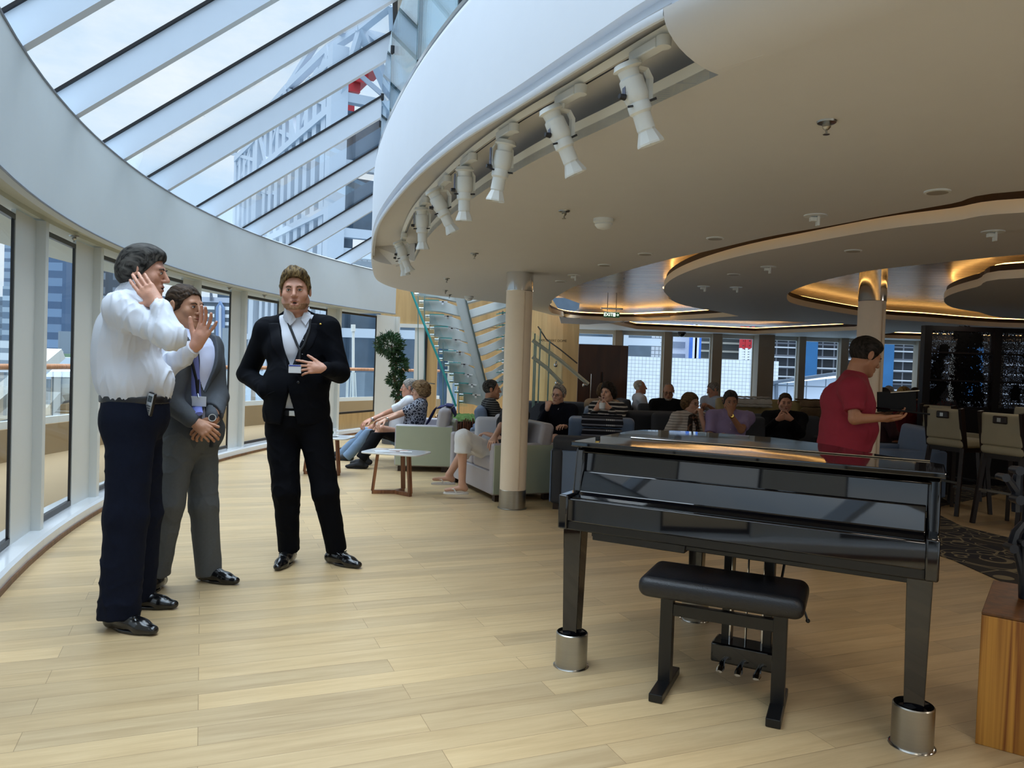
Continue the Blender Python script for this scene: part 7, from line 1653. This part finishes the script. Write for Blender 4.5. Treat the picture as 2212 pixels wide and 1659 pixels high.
# lounge guests, left to right
P = seated(1062, 842, 9.35, 80, lean=-10); arms(P)
guest('dark haired man in a striped black shirt in profile left of the column', P, 'tan', ('receding', 'dark_grey', dict(vol=.008, rough=.002)), 84, 0, stripemat('black_stripes', '15161a', '8a8a88', .026, .16), 'short', belly=.05, hh=.004)
P = seated(1207, 853, 9.7, 205, lean=6, sw=.17); P['hdr'] = HD((.25, .15, .9), (.6, .8, 0), curl=(60, 65, 40)); arms(P, py(1182, 884, 9.4), py(1222, 922, 9.3)); 
g_, T, t_, o = guest('short grey haired woman in a dark sweater, white collar and glasses, hand at her mouth', P, 'fair', ('receding', 'grey', dict(vol=.010, rough=.003, top=.01)), 212, -4, mat('dark_navy_knit', '11131d', .95, spec=.15), 'long', glasses='dark', hh=.004, jaw=.9, roll=6); collar(g_, P, WT, .075, .04, .7)
P = seated(1313, 849, 9.55, 210, lean=4, sw=.175); P['hdr'] = HD((.8, -.1, .5), (0, 1, 0), curl=(45, 45, 30)); P['hdl'] = HD((-.9, -.1, .3), (0, 1, 0), curl=(45, 45, 30)); arms(P, py(1287, 884, 9.3), py(1318, 883, 9.3))
g_, T, t_, o = guest('woman with short black hair in a black and white striped sweater holding a white cup', P, 'fair', ('full', 'black', dict(vol=.018, rough=.005, top=.022)), 218, 2, stripemat('bold_stripes', '14151b', 'b3aea6', .05, .35), 'long', hh=.004, jaw=.9, mouth_open=.004)
c = py(1301, 877, 9.2); r = thing('cup', 'white cup held in both hands by the woman in the bold striped sweater', 'cup', c); b = MB(); b.lathe([(0, -.04), (.025, -.04), (.037, -.03), (.039, .04), (.035, .04), (.033, -.025), (0, -.03)], 20, c); b.build('cup_body', mat('porcelain', 'e6e7e6'), r, smooth=True)
P = seated(1303, 846, 11.0, 20, lean=0); arms(P); guest('person in a tan jacket sitting behind the woman with the white cup', P, 'fair', ('full', 'brown', dict(vol=.012)), 20, 0, mat('tan_jacket', '8a7258', .8), 'long', h=.012, hh=.006, face=False)
P = seated(1383, 837, 13.2, 85, lean=-8); arms(P); guest('white haired man in a white t-shirt in profile against the tiled wall', P, 'pink', ('bald', 'white', {}), 88, 2, WT, 'short', h=.012, hh=.005, belly=.05)
P = seated(1444, 846, 11.3, 190, lean=-4, sw=.2); arms(P); guest('bald man with glasses and short grey beard in a black sweater', P, 'tan', ('bald', 'grey', dict(vol=.004)), 192, -14, BLK, 'long', h=.011, hh=.0045, glasses='dark', beard=('grey_stubble', .006, -.085), belly=.04)
P = seated(1540, 842, 13.0, 235, lean=8); arms(P, py(1520, 875, 12.7), py(1535, 880, 12.6)); guest('grey haired man in a light polo shirt leaning forward by the windows', P, 'pink', ('short', 'grey', {}), 262, -18, mat('light_polo', 'a3b0c4', .85), 'short', h=.012, hh=.005)
P = seated(1492, 871, 8.95, 168, lean=0, sw=.165, s=.95); P['hdl'] = HD((-.1, .1, .9), (-.5, .6, 0), curl=(70, 60, 40)); arms(P, py(1470, 945, 8.75), py(1515, 902, 8.8))
g_, T, t_, o = guest('woman with brown bob, glasses, striped white top and leopard scarf resting her cheek', P, 'fair', ('bob', 'brown', dict(vol=.013, rough=.003)), 142, -4, stripemat('thin_stripes', 'b9b2aa', '2b2b30', .032, .14), 'short', hh=.004, glasses='dark', jaw=.9, narrow=.92, roll=-5)
LEO = blobmat('leopard_scarf', '1c1512', '6a4d3c', 24., .45, kind='NOISE')
def scf(S):
    n0 = P['neck'] - V3(0, 0, .03); S.cap(n0 - P['r'] * .06, n0 + P['f'] * .085, .03, .03, .03); S.cap(n0 + P['r'] * .06, n0 + P['f'] * .085, .03, .03, .03); S.cap(n0 - P['r'] * .06, n0 - P['f'] * .06, .03, .03, .03); S.cap(n0 + P['r'] * .06, n0 - P['f'] * .06, .03, .03, .03)
    for sg in (-1, 1): S.cap(n0 + P['f'] * .10 + P['r'] * sg * .03, n0 + P['f'] * .15 + P['r'] * sg * .07 - V3(0, 0, .34), .024, .034, .02)
cloth('scarf', LEO, g_, P, scf, h=.008, amp=.006)
P = seated(1578, 866, 8.75, 190, lean=2, sw=.195); P['hdl'] = HD((-.15, .1, .95), (-.1, 1, 0), curl=(60, 55, 35)); P['hdr'] = HD((.9, -.1, -.05), (0, 0, -1), curl=(20, 20, 15)); arms(P, py(1562, 940, 8.45), py(1578, 895, 8.42))
g_, T, t_, o = guest('grey haired man in a lilac shirt holding his nose, watch on his wrist', P, 'tan', ('full', 'dark_grey', dict(vol=.007, rough=.002)), 186, -10, mat('lilac_shirt', '8f7fa6', .8, var=.03), 'short', hh=.004, belly=.03); watch(g_, P, 'l', mat('brass', 'd9b45a')); collar(g_, P, MATS['lilac_shirt'], .07, .045, .5)
b = MB(); [b.ball(P['chest'] + P['f'] * .145 + V3(0, 0, z), .006, 5) for z in (.09, .02, -.05)]; b.build('shirt_buttons', mat('button_pearl', 'b8bac6'), g_)
P = seated(1696, 870, 9.5, 192, lean=-6, sw=.2); P['hdl'] = HD((-.9, .1, .35), (0, 1, 0), curl=(50, 45, 30)); P['hdr'] = HD((.9, .1, .4), (0, 1, 0), curl=(50, 45, 30)); arms(P, py(1680, 906, 9.15), py(1710, 906, 9.15))
guest('dark haired man in a black sweater and khaki trousers, hands clasped under his chin', P, 'pink', ('short', 'dark_brown', dict(vol=.006)), 190, -4, BLK, 'long', KHA, hh=.004, belly=.04, fat=.006)
P = seated(1908, 858, 9.9, 100, lean=-4); arms(P); guest('dark haired person in dark red close behind the second column', P, 'tan', ('full', 'black', {}), 100, 0, mat('dark_maroon', '33121a', .85), 'long', h=.013, hh=.006, face=False)
P = seated(1919, 849, 13.0, 215, lean=0, s=.95); arms(P); guest('white haired woman with glasses in a pale blouse by the far right window', P, 'fair', ('full', 'white', {}), 215, 0, WT, 'long', h=.013, hh=.005, glasses='dark')
P = seated(1951, 855, 11.0, 15, lean=4, s=1.0); arms(P); guest('blond person in a red top seen from behind near the leafy screen', P, 'fair', ('bob', 'light_blond', dict(vol=.02)), 10, 0, mat('deep_red', '6d1420', .85), 'long', h=.012, hh=.005, face=False)
P = seated(1976, 852, 13.5, 20, lean=0); arms(P); guest('dark haired person just right of the blond person in red', P, 'tan', ('full', 'dark_brown', {}), 20, 0, mat('dark_maroon', '33121a', .85), 'long', h=.014, hh=.006, face=False)
P = seated(2030, 850, 10.7, 350, lean=6); arms(P); guest('person in a bright red top behind the leafy screen', P, 'tan', ('full', 'black', {}), 350, 0, mat('bright_red', '96202a', .85), 'long', h=.014, hh=.006, face=False)

# man in the red t-shirt
rr, ff = frame(76); Y = 5.35
P = dict(r=rr, f=ff, pelvis=q_(1822, 965, Y), chest=q_(1830, 870, Y), neck=q_(1845, 818, Y), sr=q_(1842, 842, 5.17), sl=q_(1850, 842, 5.53), head=q_(1868, 770, Y), er=q_(1846, 905, 5.1), wr=q_(1900, 903, 5.08), el=q_(1862, 905, 5.55), wl=q_(1903, 898, 5.38), ground=q_(1815, 1100, Y))
for q, sg in (('r', 1), ('l', -1)): P['h' + q] = P['pelvis'] + rr * sg * .09 - V3(0, 0, .04); P['k' + q] = P['h' + q] + V3(.02, 0, -.36); P['a' + q] = V3(P['h' + q][0] + (.03 if sg > 0 else -.06), P['h' + q][1], .09)
P['ground'][2] = 0
P['hdr'] = HD((1, .05, -.12), (0, .3, 1), curl=(18, 22, 15), thumb=(40, 10)); P['hdl'] = HD((1, -.1, 0), (0, 0, 1), curl=(25, 25, 20))
g_, T, t_, o = guest('man in a crimson t-shirt and jeans standing behind the piano with an open black folder', P, 'tan', ('short', 'black', dict(vol=.008, rough=.0015, top=.004)), 80, -22, mat('crimson_tee', '8c2136', .85, var=.03), 'short', mat('dark_denim', '2c3442', .9), 1.08, h=.008, hh=.0035, belly=.05, jaw=1.05, inf=.034)
fo = q_(1955, 885, 5.25); r = thing('folder', 'open black folder with a pale page edge held by the man in the crimson t-shirt', 'folder', fo)
FB = mat('folder_black', '08080a', .5, spec=.2); b = MB(); FMx = Matrix.Rotation(math.radians(5), 3, 'Y'); b.box(fo + V3(-.01, .02, -.01), (.27, .22, .012), M=FMx); b.build('lower_cover', FB, r, bevel=.002); b = MB(); b.box(fo + V3(.0, .12, .05), (.27, .012, .14), M=Matrix.Rotation(math.radians(-3), 3, 'Y')); b.build('upper_cover', FB, r, bevel=.002); b = MB(); b.box(fo + V3(.05, .112, .122), (.2, .008, .006), M=Matrix.Rotation(math.radians(-6), 3, 'Y')); b.build('page', mat('paper_cream', 'cfc6b4', .6), r)
